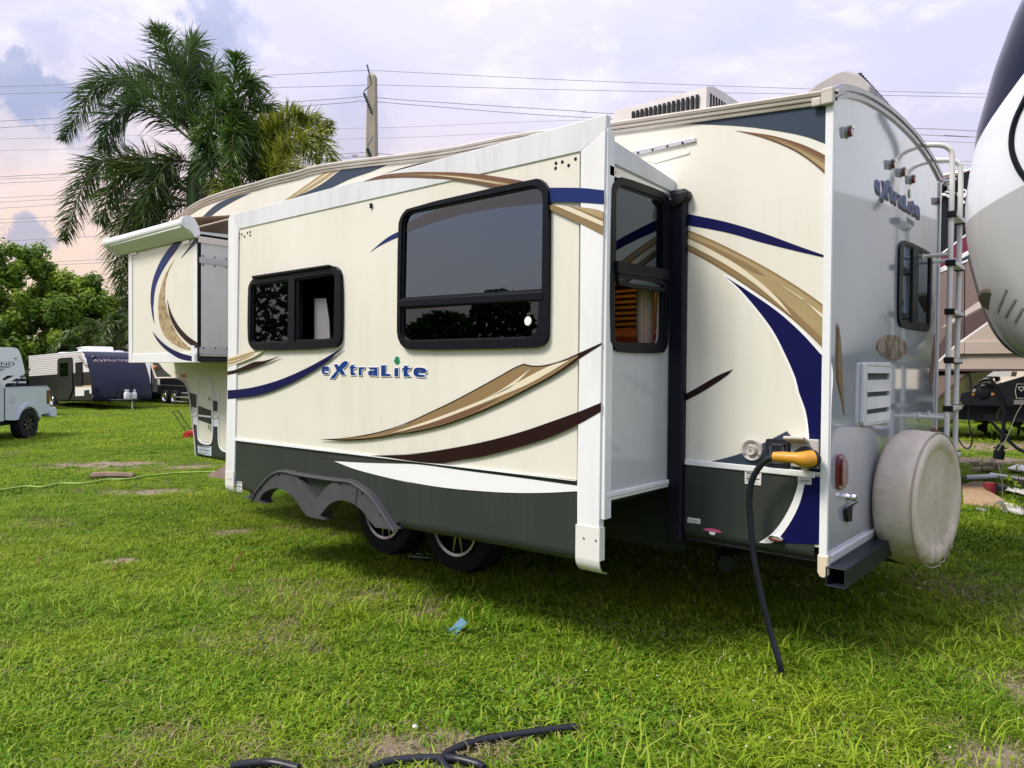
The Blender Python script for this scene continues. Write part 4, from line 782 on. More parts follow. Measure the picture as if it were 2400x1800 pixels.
TUFTS = [tuft('tuft_fine', 58, .085, .010, .034, .0046, 2.4, GM, 1), tuft('tuft_dense', 58, .085, .012, .042, .0056, 1.9, GM, 2),
         tuft('tuft_flat', 48, .10, .008, .026, .0064, 3.4, GM, 3), tuft('tuft_long', 12, .07, .04, .10, .0064, 2.1, GM, 4),
         tuft('tuft_dry', 26, .09, .010, .032, .0046, 3.0, GD, 5), tuft('tuft_clover', 34, .085, .010, .036, .015, 1.2, GC, 6),
         tuft('tuft_far', 60, .24, .016, .055, .013, 1.8, GM, 7), tuft('tuft_broad', 20, .075, .014, .040, .0085, 2.2, GM, 8)]
def blobs(x, y, seedv, s):
    return (math.sin(x*s+seedv)*math.cos(y*s*1.13+seedv*2.1)+math.sin((x+y)*s*.63+seedv*3.3)*.7+math.sin((x-1.7*y)*s*1.9+seedv)*.4)
HOSE = []
for _k in ('g_hose', 'g_hose2', 'g_hose3'):
    for (_a, _b), (_c, _d) in zip(P[_k], P[_k][1:]):
        for _i in range(4): HOSE.append((_a+(_c-_a)*_i/4, _b+(_d-_b)*_i/4))
def build_grass():
    C = np.array([1.0969, -3.5929]); F = np.array([-.65, .76]); Rr = np.array([.76, .65])
    pts = []; rot = []; size = []; kind = []
    def zone(d0, d1, dens, far=False, pad=.12):
        area_n = int(dens * (d1**2 - d0**2) * (.705+pad))
        d = np.sqrt(nrg.uniform(d0**2, d1**2, area_n)); s = nrg.uniform(-.705-pad, .705+pad, area_n)*d
        P2 = C + d[:, None]*F + s[:, None]*Rr
        for (x, y) in P2:
            b = bare(x, y)
            if b < .8 and d0 < 5 and any((x-hx)**2+(y-hy)**2 < .0036 for hx, hy in HOSE): b = 1.2
            if b > 0 and rng.random() < b*.95:
                if rng.random() > .22: continue
                k = 4
            elif far: k = 6
            else:
                q = rng.random(); g = blobs(x, y, 1.0, .9); h = blobs(x, y, 5.0, 1.3); t = blobs(x, y, 9.0, .8)
                k = 0 if q < .34 else (1 if q < .62 else (2 if q < .84 else 7))
                if h + rng.uniform(-.7, .7) > .95 and q < .42: k = 5
                elif t > .95 and q < .13: k = 3
                elif q > .95 or (blobs(x, y, 13.0, 1.7) > .95 and q > .55): k = 4
                if x > -.3 and y < 1.5 and q < .11: k = 3
                if q > .99 and d0 > 4: k = 3
            sc = rng.uniform(.75, 1.3)*(.95 + .22*blobs(x, y, 3.0, 1.1)*.5)
            if x > -1.0 and d0 < 9: sc *= 1.12
            pts.append((x, y, gz(x, y))); rot.append((rng.uniform(-.15, .15), rng.uniform(-.15, .15), rng.uniform(0, 6.283)))
            size.append(max(.5, sc)); kind.append(k)
    zone(1.6, 5.0, 560, pad=.55); zone(5.0, 9.0, 330, pad=.42); zone(9.0, 16, 110, pad=.3); zone(16, 26, 26, True); zone(26, 48, 9, True)
    # reaching a little past the frame, behind and beside the camera
    me = bpy.data.meshes.new('grass'); me.from_pydata(pts, [], [])
    a = me.attributes.new('rot', 'FLOAT_VECTOR', 'POINT'); a.data.foreach_set('vector', np.array(rot, dtype=np.float32).ravel())
    a = me.attributes.new('size', 'FLOAT', 'POINT'); a.data.foreach_set('value', np.array(size, dtype=np.float32))
    a = me.attributes.new('kind', 'INT', 'POINT'); a.data.foreach_set('value', np.array(kind, dtype=np.int32))
    o = link('grass', me, GM)
    md = o.modifiers.new('grass', 'NODES'); md.node_group = scatter_group(TUFTS)
    tag(o, kind='stuff'); print('grass tufts', len(pts))
build_grass()

# ------------------------------------------------------------------ the fifth-wheel trailer
D = 0.6734; DB = 0.45; XE = -0.826
pl_side = lambda u, v, o: (u, -o, v)
pl_slide = lambda u, v, o: (u, -D - o, v)
pl_rear = lambda u, v, o: (o, u, v)
pl_end = lambda u, v, o: (XE + o, u, v)
pl_bed = lambda u, v, o: (u, -DB - o, v)

def paint(name, c, rough=0.38, **k): return mat(name, c, rough=rough, spec=0.16, **k)
M_cream = mat('gelcoat_cream', (0.75, 0.735, 0.64), streak=.30, scol=(.56, .52, .40), rough=0.30, col2=(0.70, 0.68, 0.575), vscale=1.6, stretch=(1, 1, .35), coat=0.3, rvar=0.1, bump=0.02, bscale=3)
M_white = mat('trim_white', (0.78, 0.795, 0.80), streak=.3, rough=0.32, col2=(0.66, 0.66, 0.64), vscale=3, stretch=(1, 1, .3), coat=0.2, vlo=.5, vhi=.8)
M_flange = mat('trim_white_chalky', (0.68, 0.70, 0.72), streak=.38, scol=(.50, .49, .48), rough=0.45, col2=(0.55, 0.55, 0.55), vscale=5, stretch=(3, 1, .4), vlo=.5, vhi=.85)
M_tan_rail = mat('awning_rail_grimy', (0.58, 0.535, 0.48), rough=0.5, col2=(0.40, 0.33, 0.27), vscale=7, stretch=(.4, 1, 2), vlo=.4, vhi=.75)
M_rear = mat('gelcoat_rear', (0.44, 0.475, 0.545), streak=.35, scol=(.30, .31, .33), rough=0.08, spec=0.65, coat=0.9, bump=0.035, bscale=1.4, stretch=(1, 1, .6), col2=(0.46, 0.475, 0.5), vscale=2)
M_end = mat('gelcoat_grey', (0.56, 0.57, 0.59), streak=.3, rough=0.2, coat=0.5, bump=0.02, bscale=2, col2=(0.5, .51, .52), vscale=2)
M_green = mat('skirt_green', (0.030, 0.037, 0.034), streak=.35, scol=(.07, .07, .06), rough=0.35, spec=.25, col2=(0.036, 0.042, 0.039), vscale=2)
M_slate = paint('decal_slate', (0.040, 0.058, 0.085))
M_navy = paint('decal_navy', (0.004, 0.005, 0.060))
M_blue = paint('decal_blue', (0.010, 0.026, 0.125))
M_tan = paint('decal_tan', (0.40, 0.31, 0.165), col2=(0.34, 0.255, 0.125), vscale=4)
M_tan2 = paint('decal_dark_tan', (0.255, 0.175, 0.085))
M_brown = paint('decal_brown', (0.175, 0.092, 0.055))
M_umber = paint('decal_umber', (0.020, 0.007, 0.007))
M_fade = paint('decal_umber_on_green', (0.050, 0.046, 0.042))
M_cr = paint('decal_cream', (0.70, 0.63, 0.47))
M_wh = paint('decal_white', (0.80, 0.80, 0.80))
M_black = mat('black_rubber', (0.009, 0.010, 0.012), rough=0.5, spec=.25)
M_frame = mat('black_window_frame', (0.004, 0.006, 0.010), rough=0.4, spec=0.16)
M_fender = mat('fender_plastic', (0.066, 0.068, 0.074), rough=0.6, spec=.3, col2=(0.052, 0.054, 0.058), vscale=9, bump=0.1, bscale=180)
M_steel = mat('chassis_black', (0.008, 0.010, 0.015), rough=0.45, spec=.3)
M_dark = mat('underbelly', (0.012, 0.012, 0.013), rough=0.9)
M_glass = glass('tinted_glass', (0.06, 0.065, 0.08), 1.75, refl=(.72, .86, 1.05))
M_glass_big = glass('tinted_glass_reflective', (0.20, 0.28, 0.42), 2.5, refl=(.60, .82, 1.1))
M_glass_blue = glass('tinted_glass_decal', (0.035, 0.06, 0.35), 1.9)
M_glass_lt = glass('clear_glass', (0.35, 0.35, 0.35), 1.55)
M_chrome = mat('chrome', (0.8, 0.8, 0.8), rough=0.12, metal=1)
M_alu = mat('aluminium', (0.62, 0.62, 0.62), rough=0.32, metal=0.9)
M_red = mat('red_lens', (0.14, 0.004, 0.008), rough=0.12, coat=1)
M_tyre = mat('tyre', (0.010, 0.010, 0.012), rough=0.75, spec=.3, bump=0.2, bscale=60)
M_cover = mat('vinyl_cover', (0.70, 0.625, 0.50), streak=.55, scol=(.45, .38, .28), rough=0.5, col2=(0.60, 0.52, 0.41), vscale=5, bump=0.5, bscale=26, stretch=(1, 1, 1))
M_white_tube = mat('white_powdercoat', (0.74, 0.72, 0.68), rough=0.35, col2=(0.6, .57, .52), vscale=5, vlo=.5, vhi=.8)
M_yellow = mat('plug_yellow', (0.62, 0.30, 0.02), rough=0.45, col2=(0.5, .22, .02), vscale=20)
M_cable = mat('cable_black', (0.008, 0.010, 0.016), rough=0.38, spec=.4)
M_grey_pl = mat('weathered_plastic', (0.52, 0.49, 0.45), rough=0.55, col2=(0.40, .36, .33), vscale=6)
M_ink = mat('ink', (0.02, 0.02, 0.025), rough=0.6)

T = thing('fifth_wheel_trailer', 'cream fifth wheel camper with extended slide-out and navy and gold swooshes', 'camper trailer')
PT = lambda name, mb, m, **k: mb.build(name, m, T, **k)

# ---- body outline on the road side
ROOF = [p for p in P['w_roofline'] if p not in (P['w_roofline'][7], P['w_roofline'][10], P['w_roofline'][12])]
ROOF = smooth2(ROOF, closed=False, step=4)                      # front -> rear
FRONT = [(-6.95, 2.99), (-7.12, 2.86), (-7.26, 2.62), (-7.36, 2.3), (-7.40, 1.95), (-7.38, 1.68)]
NOSE = P['w_front']
BOT = 0.635
outline = [(0.0, BOT)] + [(0.0, 2.803)] + list(reversed(ROOF))[1:] + FRONT + NOSE[:-1] + [(-6.266, BOT)]
hole_main = [(-4.30, 0.95), (-0.86, 0.95), (-0.86, 2.42), (-4.30, 2.42)]
hole_bed = [(-6.70, 1.60), (-5.36, 1.60), (-5.36, 2.50), (-6.70, 2.50)]
PT('side_wall', MB().prism(pl_side, outline, -0.03, 0.0, [hole_main, hole_bed]), M_cream)
WY = 2.462
pl_far = lambda u, v, o: (u, WY + o, v)
PT('far_side_wall', MB().prism(pl_far, outline, -0.03, 0.0), M_cream)
# arched roof
def crown(y):
    t = y / WY
    return 0.10 * t + 0.60 * t * (1 - t) * 0.62 + 0.02
mb = MB(); ny = 14
edge = list(reversed(ROOF)) + FRONT
rows = [[(x, WY*k/ny, z + (crown(WY*k/ny) - 0.02 - 0.10*k/ny if x > -6.9 else 0.0)*(1.0 if x > -6.2 else max(0, (x+7.0)/.8)) + (0.10*k/ny if x > -6.2 else 0)) for k in range(ny+1)] for x, z in edge]
vs = [p for r_ in rows for p in r_]
mb.add(vs, [(i*(ny+1)+k, i*(ny+1)+k+1, (i+1)*(ny+1)+k+1, (i+1)*(ny+1)+k) for i in range(len(rows)-1) for k in range(ny)])
PT('roof', mb, mat('roof_rubber', (0.66, 0.64, 0.60), rough=0.6, var=.15), smooth=True, angle=50, fix=False)
# nose underside and lower front
fr = [(-7.38, 1.68)] + NOSE
mb = MB(); mb.add([(x, y, z) for x, z in fr for y in (-.0, WY)], [(2*i, 2*i+1, 2*i+3, 2*i+2) for i in range(len(fr)-1)])
PT('front_cap', mb, mat('front_cap_grey', (0.16, 0.19, 0.17), rough=0.35), smooth=True)
# underbelly
PT('underbelly', MB().box((-6.24, 0.02, 0.56), (-0.02, WY-.02, 0.60)), M_dark)
mb = MB()
for y in (0.42, 1.95): mb.box((-6.2, y, 0.42), (0.0, y+.06, 0.56))
for x in (-5.5, -4.4, -3.0, -1.6, -0.6): mb.box((x, .3, .46), (x+.06, 2.1, .54))
PT('chassis_rail', mb, M_steel)
PT('rear_light_block', MB().box((-2.15, .95, .30), (-.45, 2.25, .55)), M_dark, bevel=.03)  # unseen tank-like box, added to cut light leaking under the floor
PT('front_light_block', MB().box((-5.6, .6, .32), (-3.9, 2.2, .55)), M_dark, bevel=.03)  # second added box, keeps daylight from coming through underneath
PT('far_light_block', MB().box((-4.4, WY-.05, .42), (-.9, WY-.02, .62)), M_steel)  # unseen strip added on the far side so the ground below stays dark
# rear wall with arched top
rt_ = [(0.0, .565), (WY, .585), (2.481, 2.85)] + [(y, z-.035) for y, z in reversed(P['r_top'][:-1])] + [(0.0, 2.79)]
PT('rear_wall', MB().prism(pl_rear, rt_, -0.03, 0.0), M_rear)
# polished edge trim around the arch
mb = MB(); arch = [(y, z) for y, z in P['r_top'][:-1]]
arch = smooth2([(0.0, 2.80)] + arch[1:], closed=False, step=4)
path = []
for i, (y, z) in enumerate(arch):
    a = Vector(arch[max(0, i-1)]); b = Vector(arch[min(len(arch)-1, i+1)]); t = (b-a).normalized()
    path.append((Vector((0, y, z)), Vector((0, -t.y, t.x)), Vector((1, 0, 0))))
prof = [(-.05, .0), (-.05, .012), (-.035, .016), (-.032, .008), (-.022, .008), (-.02, .02), (0, .024), (.004, .008), (.012, .008), (.016, -.05)]
mb.sweep(path, prof)
PT('edge_trim', mb, mat('anodised_trim', (0.34, 0.33, 0.34), rough=0.22, metal=0.85))
# rear corner posts
for ya, yb, zt in ((-.014, .022, 2.785), (WY-.02, WY+.014, 2.86)):
    ym = ya if ya < 0 else yb
    PT('corner_post', MB().prism(lambda u, v, o: (u, v, o), [(-.052, ym), (.012, ym), (.012, ya if ya > 0 else yb), (-.004, ya if ya > 0 else yb), (-.004, ym*.99+.0), (-.052, ym*.99+.0)] if False else ([(-.030, -.012), (.007, -.012), (.007, .012), (-.004, .012), (-.004, .003), (-.030, .003)] if ya < 0 else [(-.052, WY+.014), (.012, WY+.014), (.012, WY-.02), (-.004, WY-.02), (-.004, WY-.003), (-.052, WY-.003)]), .60, zt), M_white, bevel=.003)
mb = MB()
for sy in (-.020,):
    pr = [(-.036, .605), (-.036, .52), (-.026, .50), (0.0, .495), (.014, .51), (.014, .605)]
    mb.prism(lambda u, v, o: (u, o, v), pr, -.016, .022)
PT('corner_cap', mb, mat('aged_cream_plastic', (0.66, 0.58, 0.42), rough=0.4), bevel=.008, seg=3)
mb = MB(); mb.box((0.0, .03, .567), (.014, WY, .590)).box((0.0, .03, .59), (.020, WY, .602)).box((0, .03, .553), (.008, WY, .567))
PT('bottom_trim', mb, M_white, bevel=.003)
# side skirt + belt (right of the slide, under it, and the nose part)
def curl(mb, path, pl, r=0.055, n=5, o=0.0):
    """roll a bottom edge inwards"""
    rows_ = []
    for k in range(n+1):
        a = math.pi/2*k/n
        rows_.append([pl(u, v - r*math.sin(a), o - r*(1-math.cos(a))) for u, v in path])
    m = len(path); vs = [p for r_ in rows_ for p in r_]
    mb.add(vs, [(i*m+k, i*m+k+1, (i+1)*m+k+1, (i+1)*m+k) for i in range(n) for k in range(m-1)])
sk = [(-0.735, P['w_belt'][-1][1]-.002), (-.054, 0.985), (-.054, .615), (-.735, .622)]
mb = MB().prism(pl_side, sk, -.01, .005); curl(mb, [(-.735, .622), (-.4, .62), (-.054, .615)], pl_side, .05, 5, .005)
PT('skirt', mb, M_green, smooth=True)
PT('belt_moulding', MB().prism(pl_side, [(-.735, 1.0), (-.054, .997), (-.054, .966), (-.735, .97)], 0, .014), M_white, bevel=.004)
mb = MB().prism(pl_side, [(-4.35, .93), (-.735, .93), (-.735, .50), (-4.35, .50)], -.02, .006)
PT('lower_rail', mb, M_steel)
def side_sm(k, step=5): return smooth2(P[k], step=step)
FS = [(-5.0, 0.90), (-6.318, .885), P['w_front'][-2], P['w_front'][-1], (-6.25, .60), (-5.0, .60)]
mb = MB().prism(pl_side, FS, -.01, .004); curl(mb, [(-6.25, .60), (-5.0, .60)], pl_side, .05, 5, .004)
PT('skirt', mb, M_green, smooth=True)
PT('belt_moulding', MB().prism(pl_side, P['w_beltf'], 0, .012), M_white)
# awning rail under the roof edge
prof = [(q_*.76, b_*.85) for q_, b_ in [(-.088, 0), (-.088, .014), (-.070, .020), (-.066, .008), (-.060, .026), (-.043, .030), (-.039, .012), (-.034, .032), (-.018, .038), (-.006, .030), (0, .012), (.0, -.03)]]
rl = [p for p in ROOF]
path = []
for i, (x, z) in enumerate(rl):
    a = Vector(rl[max(0, i-1)]); b = Vector(rl[min(len(rl)-1, i+1)]); t = (b-a).normalized()
    path.append((Vector((x, 0, z)), Vector((-t.y, 0, t.x)), Vector((0, -1, 0))))
PT('awning_rail', MB().sweep(path, prof), M_tan_rail)
mb = MB()
e = Vector((-.03, -.04, 2.77))
mb.box((-.045, -.040, 2.728), (.012, -.010, 2.806)); mb.box((-.09, -.036, 2.73), (-.045, -.02, 2.772))
PT('rail_end_cap', mb, M_tan_rail, bevel=.01, seg=3)
# front corner trim along the nose
mb = MB(); npath = [(x, -.006, z) for x, z in smooth2(FRONT + NOSE, closed=False, step=4)]
mb.tube(npath, .010, 6)
PT('edge_trim', mb, mat('trim_pinkish', (0.66, 0.60, 0.54), rough=0.4))

# ---- decals on the side wall
def stripe(key, pl, m, o=.002, step=5, pts=None, th=.0012):
    pts = pts or smooth2(P[key], step=step)
    return PT('stripe', MB().prism(pl, pts, o - th, o), m)
def clip_u(pts, lo=None, hi=None): return [(min(u, hi) if hi is not None else u, v) if lo is None else (max(u, lo), v) for u, v in pts]
for key, m, o in (('w_slate_r', M_slate, .002), ('w_tan_r', M_brown, .002), ('w_tan_r_in', M_tan2, .0035), ('w_tan_r_lite', M_tan, .005),
                  ('w_navy_spear', M_navy, .002), ('w_gold', M_tan2, .002), ('w_gold_fill', M_tan, .0035), ('w_gold_dk', M_tan2, .005),
                  ('w_gold_brown', M_tan2, .005), ('w_gold_cream', M_cr, .0065), ('w_gold_cream2', M_cr, .0065), ('w_gold_cream3', M_cr, .0065),
                  ('w_navy_big', M_navy, .002), ('w_slate_low', M_slate, .003), ('w_white_bit', M_cr, .0045), ('w_stick', M_umber, .002),
                  ('w_blue_thin', M_slate, .002), ('w_tan_up', M_cr, .002), ('w_tan_up_a', M_tan, .0035), ('w_tan_up_b', M_tan, .0035),
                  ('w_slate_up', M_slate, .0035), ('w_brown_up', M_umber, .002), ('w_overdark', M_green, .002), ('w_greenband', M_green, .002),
                  ('w_whitef', M_wh, .002)):
    stripe(key, pl_side, m, o)
for key, m, o in (('w_navy_low', M_navy, .0075), ('w_curve', M_wh, .009)): stripe(key, pl_side, m, o)
stripe('pin', pl_side, M_wh, .0012, pts=smooth2(offset2(smooth2(P['w_navy_big'], step=4), .012)))

# ---- large slide-out
Pc = P
cream = [Pc['s_trim_l'][4], Pc['s_cream'][1], Pc['s_cream'][2], Pc['s_cream'][3]]
cream = [(-4.25, 2.665), (-.975, 2.652), (-.975, P['s_belt'][3][1]-.004), (-4.25, P['s_belt'][-1][1]-.004)]
def inset_hole(k, it=2): return chaikin(P[k], it)
win1_l = roundpoly(P['s_win1_l'], (.04, 0, 0, .04)); win1_r = roundpoly(P['s_win1_r'], (0, .04, .05, 0))
win2_t = roundpoly(P['s_win2_t'], (.09, .09, 0, 0)); win2_b = roundpoly(P['s_win2_b'], (0, 0, .08, .08))
PT('slide_face', MB().prism(pl_slide, cream, -.03, 0.0, [win1_r, win2_t, win2_b]), M_cream)
PT('slide_seal', MB().prism(pl_slide, [(-4.32, 2.665), (-.84, 2.665), (-.84, 2.60), (-4.32, 2.60)], -.03, -.004), M_black)
fl = P['s_flange']
PT('slide_flange', MB().prism(pl_slide, fl, -.03, .007), M_flange, bevel=.004)
PT('corner_trim', MB().prism(pl_slide, P['s_trim_l'], -.03, .012), M_white, bevel=.003)
PT('corner_trim', MB().prism(pl_slide, P['s_trim_r'], -.03, .012), M_white, bevel=.003)
# returns of the corner trims
mb = MB().box((-.842, -D, .76), (-.812, -D+.06, 2.62)); PT('corner_trim', mb, M_white, bevel=.003)
for key, x0, x1, zt, zb in (('trim_cap', -.968, -.828, .72, .56), ('trim_cap', -4.375, -4.245, .66, .55)):
    mb = MB().prism(pl_slide, [(x0, zt), (x1, zt), (x1, zb), (x0, zb)], -.03, .016); curl(mb, [(x0, zb), (x1, zb)], pl_slide, .075, 7, .016)
    curl(mb, [(x0, zb), (x1, zb)], pl_slide, .070, 7, .011)
    PT(key, mb, mat('trim_cap_white', (0.72, 0.71, 0.67), rough=0.35), smooth=True)
    studs('screw', [(x0+dx, -D-.016, zt-.06) for dx in (.05, .12 if x0 > -2 else .09)], (0, -1, 0), .007, .004, M_alu, T)
# skirt of the slide, cut round the fender
s = P['s_skirt']
ske = [(-4.25, P['s_belt'][-1][1]+.004), (-.975, P['s_belt'][3][1]+.004), (-.975, .585), (-1.5, .575), (-2.0, .562), (-2.27, .553)]
fin = P['s_f_mid']                                               # left -> right
ske += list(reversed(fin)) + [(-3.93, .55), (-4.25, .575)]
mb = MB().prism(pl_slide, ske, -.02, 0.0)
curl(mb, [(-2.30, .553), (-2.0, .562), (-1.5, .575), (-.975, .585)], pl_slide, .06, 6); curl(mb, [(-4.25, .575), (-3.93, .55)], pl_slide, .05, 6)
PT('skirt', mb, M_green, smooth=True)
PT('belt_moulding', MB().prism(pl_slide, [(-4.25, P['s_belt'][0][1]), (-.975, P['s_belt'][2][1]+.002), (-.975, P['s_belt'][3][1]), (-4.25, P['s_belt'][-1][1])], 0, .013), M_white, bevel=.004)
# double-arch fender flare
fo = smooth2(P['s_f_out'], closed=False, step=3); fi = smooth2(P['s_f_in'], closed=False, step=4)
tri = smooth2(P['s_tri'], step=3)
ring = fo + list(reversed(fi))
PT('fender_flare', MB().prism(pl_slide, ring, -.06, .035, [tri]), M_fender, bevel=.016, seg=3)
mb = MB(); mb.tube([(u, -D-.037, v-.012) for u, v in fo], .010, 8); PT('fender_lip', mb, M_fender, smooth=True)
studs('bolt', [(fo[i][0], -D-.035, fo[i][1]-.030) for i in (5, 12, 18, 24, 30, 36, 42) if i < len(fo)], (0, -1, 0), .012, .005, M_black, T)
mb = MB().prism(pl_slide, [P['s_f_in'][17], (P['s_f_in'][17][0]+.006, P['s_f_in'][17][1]), (-2.655, .712), (-2.661, .712)], 0, .037); PT('seam', mb, M_black)
# decals on the slide
for key, m, o in (('s_arch', M_brown, .009), ('s_arch_in', M_tan, .0105), ('s_arch_line', M_cr, .012), ('s_blue_l', M_blue, .002), ('s_blue_r', M_blue, .0145),
                  ('s_gold_r', M_tan2, .0145), ('s_gold_r_cream', M_cr, .016), ('s_gold_r_tan', M_tan, .016), ('s_tan_l', M_cr, .0145), ('s_tan_l_a', M_tan, .016),
                  ('s_tan_l_b', M_tan, .016), ('s_brown_l', M_umber, .0145), ('s_navy_l', M_navy, .0145), ('s_gold', M_umber, .0145), ('s_gold_fill', M_tan2, .016),
                  ('s_gold_cream', M_cr, .0175), ('s_gold_cream2', M_cr, .0175), ('s_gold_dark', M_brown, .0175), ('s_brown', M_umber, .0145),
                  ('s_brown_skirt', M_fade, .002), ('s_white', M_wh, .0035)):
    stripe(key, pl_slide, m, o, th=.0012 if o < .009 else .004)
# slide-out box
ew_hole = roundpoly(P['e_win_b'], (0, 0, .06, .06)); ew_t = roundpoly(P['e_win_t'], (.07, .07, 0, 0))
ew = [(-D+.03, .872), (0.01, .888), (0.01, 2.50), (-D+.03, 2.475)]
PT('slide_end_wall', MB().prism(pl_end, ew, -.03, 0, [ew_hole, ew_t]), M_end)
PT('slide_end_cap', MB().prism(pl_end, [(-D+.02, 2.468), (.0, 2.442), (.0, 2.505), (-D+.02, 2.58)], -.02, .012), M_flange, bevel=.004)
mb = MB().prism(pl_end, [(-D+.02, 2.405), (.0, 2.395), (.0, 2.425), (-D+.02, 2.45)], 0, .014)
for k in range(5): mb.lathe([(0, .004), (.005, .003), (.006, 0)], (XE+.014, -.6+.135*k, 2.427-.008*k), (1, 0, 0), 8)
PT('drip_rail', mb, M_alu)
mb = MB().box((XE-.03, -D+.02, .862), (XE+.018, .0, .885)).box((XE-.03, -D+.02, .845), (XE+.012, .0, .862))
PT('bottom_trim', mb, M_white, bevel=.004)
PT('slide_floor', MB().box((-4.3, -D+.02, .82), (XE-.03, -.0, .86)), M_dark)
PT('slide_roof', MB().box((-4.32, -D+.02, 2.49), (XE-.02, .0, 2.52)), M_flange)
PT('slide_front_wall', MB().box((-4.33, -D+.02, .86), (-4.30, .0, 2.5)), M_end)
# rubber seal post where the slide enters the wall, with its top drip cap
PT('wipe_seal', MB().box((-.824, -.046, .545), (-.735, .01, 2.45)), mat('seal_black', (0.006, 0.006, 0.014), rough=0.4, spec=.25), bevel=.014, seg=3)
PT('seal_cap', MB().prism(lambda u, v, o: (u, -o, v), [(-1.35, 2.43), (-.715, 2.435), (-.712, 2.395), (-.74, 2.37), (-.80, 2.35), (-1.35, 2.36)], 0, .058), M_black, bevel=.012, seg=3)
g = P['w_gutter']; mb = MB().prism(pl_side, g, 0, .014)
PT('drip_rail', mb, M_alu, bevel=.003)
studs('screw', [(u, -.014, v) for u, v in P['w_gutter_dots']], (0, -1, 0), .008, .003, M_black, T)
PT('patch_plate', MB().prism(pl_side, P['w_emboss'], 0, .005), M_cream, bevel=.004)

# ---- windows: frame > pane, sash, gutter
def window(pl, outer, panes, th=.028, glassm=None, po=.004, bev=.008):
    o = PT('window', MB().prism(pl, outer, -.01, th, panes), M_frame, bevel=bev, seg=3)
    rim = MB()
    for p in panes:
        rim.prism(pl, offset2(p, .004), -.012, th*.55, [offset2(p, -.010)])
    rim.build('gasket', M_black, o)
    for i, p in enumerate(panes):
        g_ = (glassm[i] if glassm else M_glass)
        if g_ is None: continue
        MB().prism(pl, offset2(p, .002), po-.006, po).build('pane', g_, o)
    return o
w1 = window(pl_slide, chaikin(P['s_win1'], 1), [win1_l, win1_r], glassm=[M_glass, None])
MB().prism(pl_slide, P['s_win1_gutter'], .015, .05).build('gutter', M_frame, w1, bevel=.005)
xm = P['s_win1_r'][0][0]
MB().prism(pl_slide, [(xm-.015, P['s_win1_r'][0][1]), (xm+.03, P['s_win1_r'][0][1]), (xm+.03, P['s_win1_r'][3][1]), (xm-.015, P['s_win1_r'][3][1])], -.02, .012).build('sash', M_frame, w1, bevel=.005)
w2 = window(pl_slide, chaikin(P['s_win2'], 1), [win2_t, win2_b], glassm=[M_glass_big, M_glass])
MB().prism(pl_slide, smooth2(P['s_blue_glass']), .0045, .0055).build('stripe', M_glass_blue, w2)
a, b = P['s_win2_t'][3], P['s_win2_t'][2]
MB().prism(pl_slide, [(a[0]-.01, a[1]-.004), (b[0]+.01, b[1]-.004), (b[0]+.01, b[1]-.05), (a[0]-.01, a[1]-.05)], .0, .034).build('sash', M_frame, w2, bevel=.006)
q = P['s_win2_b'][2]; q = (q[0]-.03, q[1]+.02)
MB().lathe([(0, .003), (.022, .002), (.024, 0)], (q[0]-.05, -D-.0045, q[1]+.07), (0, -1, 0), 20).build('sticker', mat('sticker_white', (.8, .8, .78), rough=.5), w2)
we = window(pl_end, chaikin(P['e_win'], 1), [ew_t, ew_hole], th=.018, glassm=[M_glass, None])
a, b = P['e_win_t'][3], P['e_win_t'][2]
MB().prism(pl_end, [(a[0]-.01, a[1]+.005), (b[0]+.01, b[1]+.005), (b[0]+.01, b[1]-.05), (a[0]-.01, a[1]-.055)], 0, .036).build('sash', M_frame, we, bevel=.005)
sash = chaikin(P['e_sash'], 1)
mb = MB().prism(pl_end, sash, .012, .03, [offset2(sash, -.022)]); so = mb.build('sash', M_frame, we, bevel=.005)
MB().prism(pl_end, offset2(sash, -.018), .016, .020).build('pane', M_glass, we)
# ---- interior seen through the open sash
M_int = mat('interior_panel', (0.20, 0.145, 0.10), rough=0.6, var=.2)
PT('interior_wall', MB().box((-5.2, WY-.10, .62), (-.3, WY-.07, 2.78)), M_int)
PT('interior_shadow_panel', MB().box((-4.28, -.30, 1.2), (-2.9, -.27, 2.5)), mat('panel_shadow', (.02, .018, .02), rough=.6))  # added dark sheet standing in for the unlit inside behind the open pane
PT('interior_floor', MB().box((-5.2, .04, .60), (-.1, WY-.1, .64)), M_dark)
PT('interior_partition', MB().box((-5.2, .05, .64), (-5.16, WY-.1, 2.75)), M_int)
mb = MB()
for k in range(13): mb.obox((-2.75, WY-.16, 2.28-.052*k), (.42, 0, 0), (0, .02, .004), (0, -.003, .012))
PT('window_blind', mb, mat('blind_wood', (0.26, 0.115, 0.032), rough=.5))
mb = MB()
for k in range(9): mb.box((-3.20+.10*k, WY-.24, 2.27), (-3.11+.10*k, WY-.16+.02*(k % 2), 2.50))
PT('valance', mb, mat('valance_rust', (0.36, 0.12, 0.03), rough=.8), bevel=.015)
mb = MB()
for k in range(5): mb.tube([(-2.28+.07*k, WY-.2, 2.3), (-2.28+.07*k, WY-.2, 1.5)], .03, 8)
PT('drape', mb, mat('drape_brown', (0.16, 0.075, 0.03), rough=.8), smooth=True)
PT('sofa', MB().box((-3.5, WY-.85, .64), (-2.0, WY-.2, 1.30)).box((-3.5, WY-.45, 1.2), (-2.0, WY-.2, 1.84)), mat('leather_red', (0.13, 0.022, 0.014), rough=.4), bevel=.06, seg=4)
cp = []
mb = MB()
for k in range(5):
    y0 = -.200+.030*k
    mb.tube([(XE-.085, y0, 2.10), (XE-.085, y0+.012*math.sin(k), 1.75), (XE-.085, y0*.85-.01, 1.53), (XE-.085, y0*.9, 1.50)], [.02, .021, .015, .022], 8)
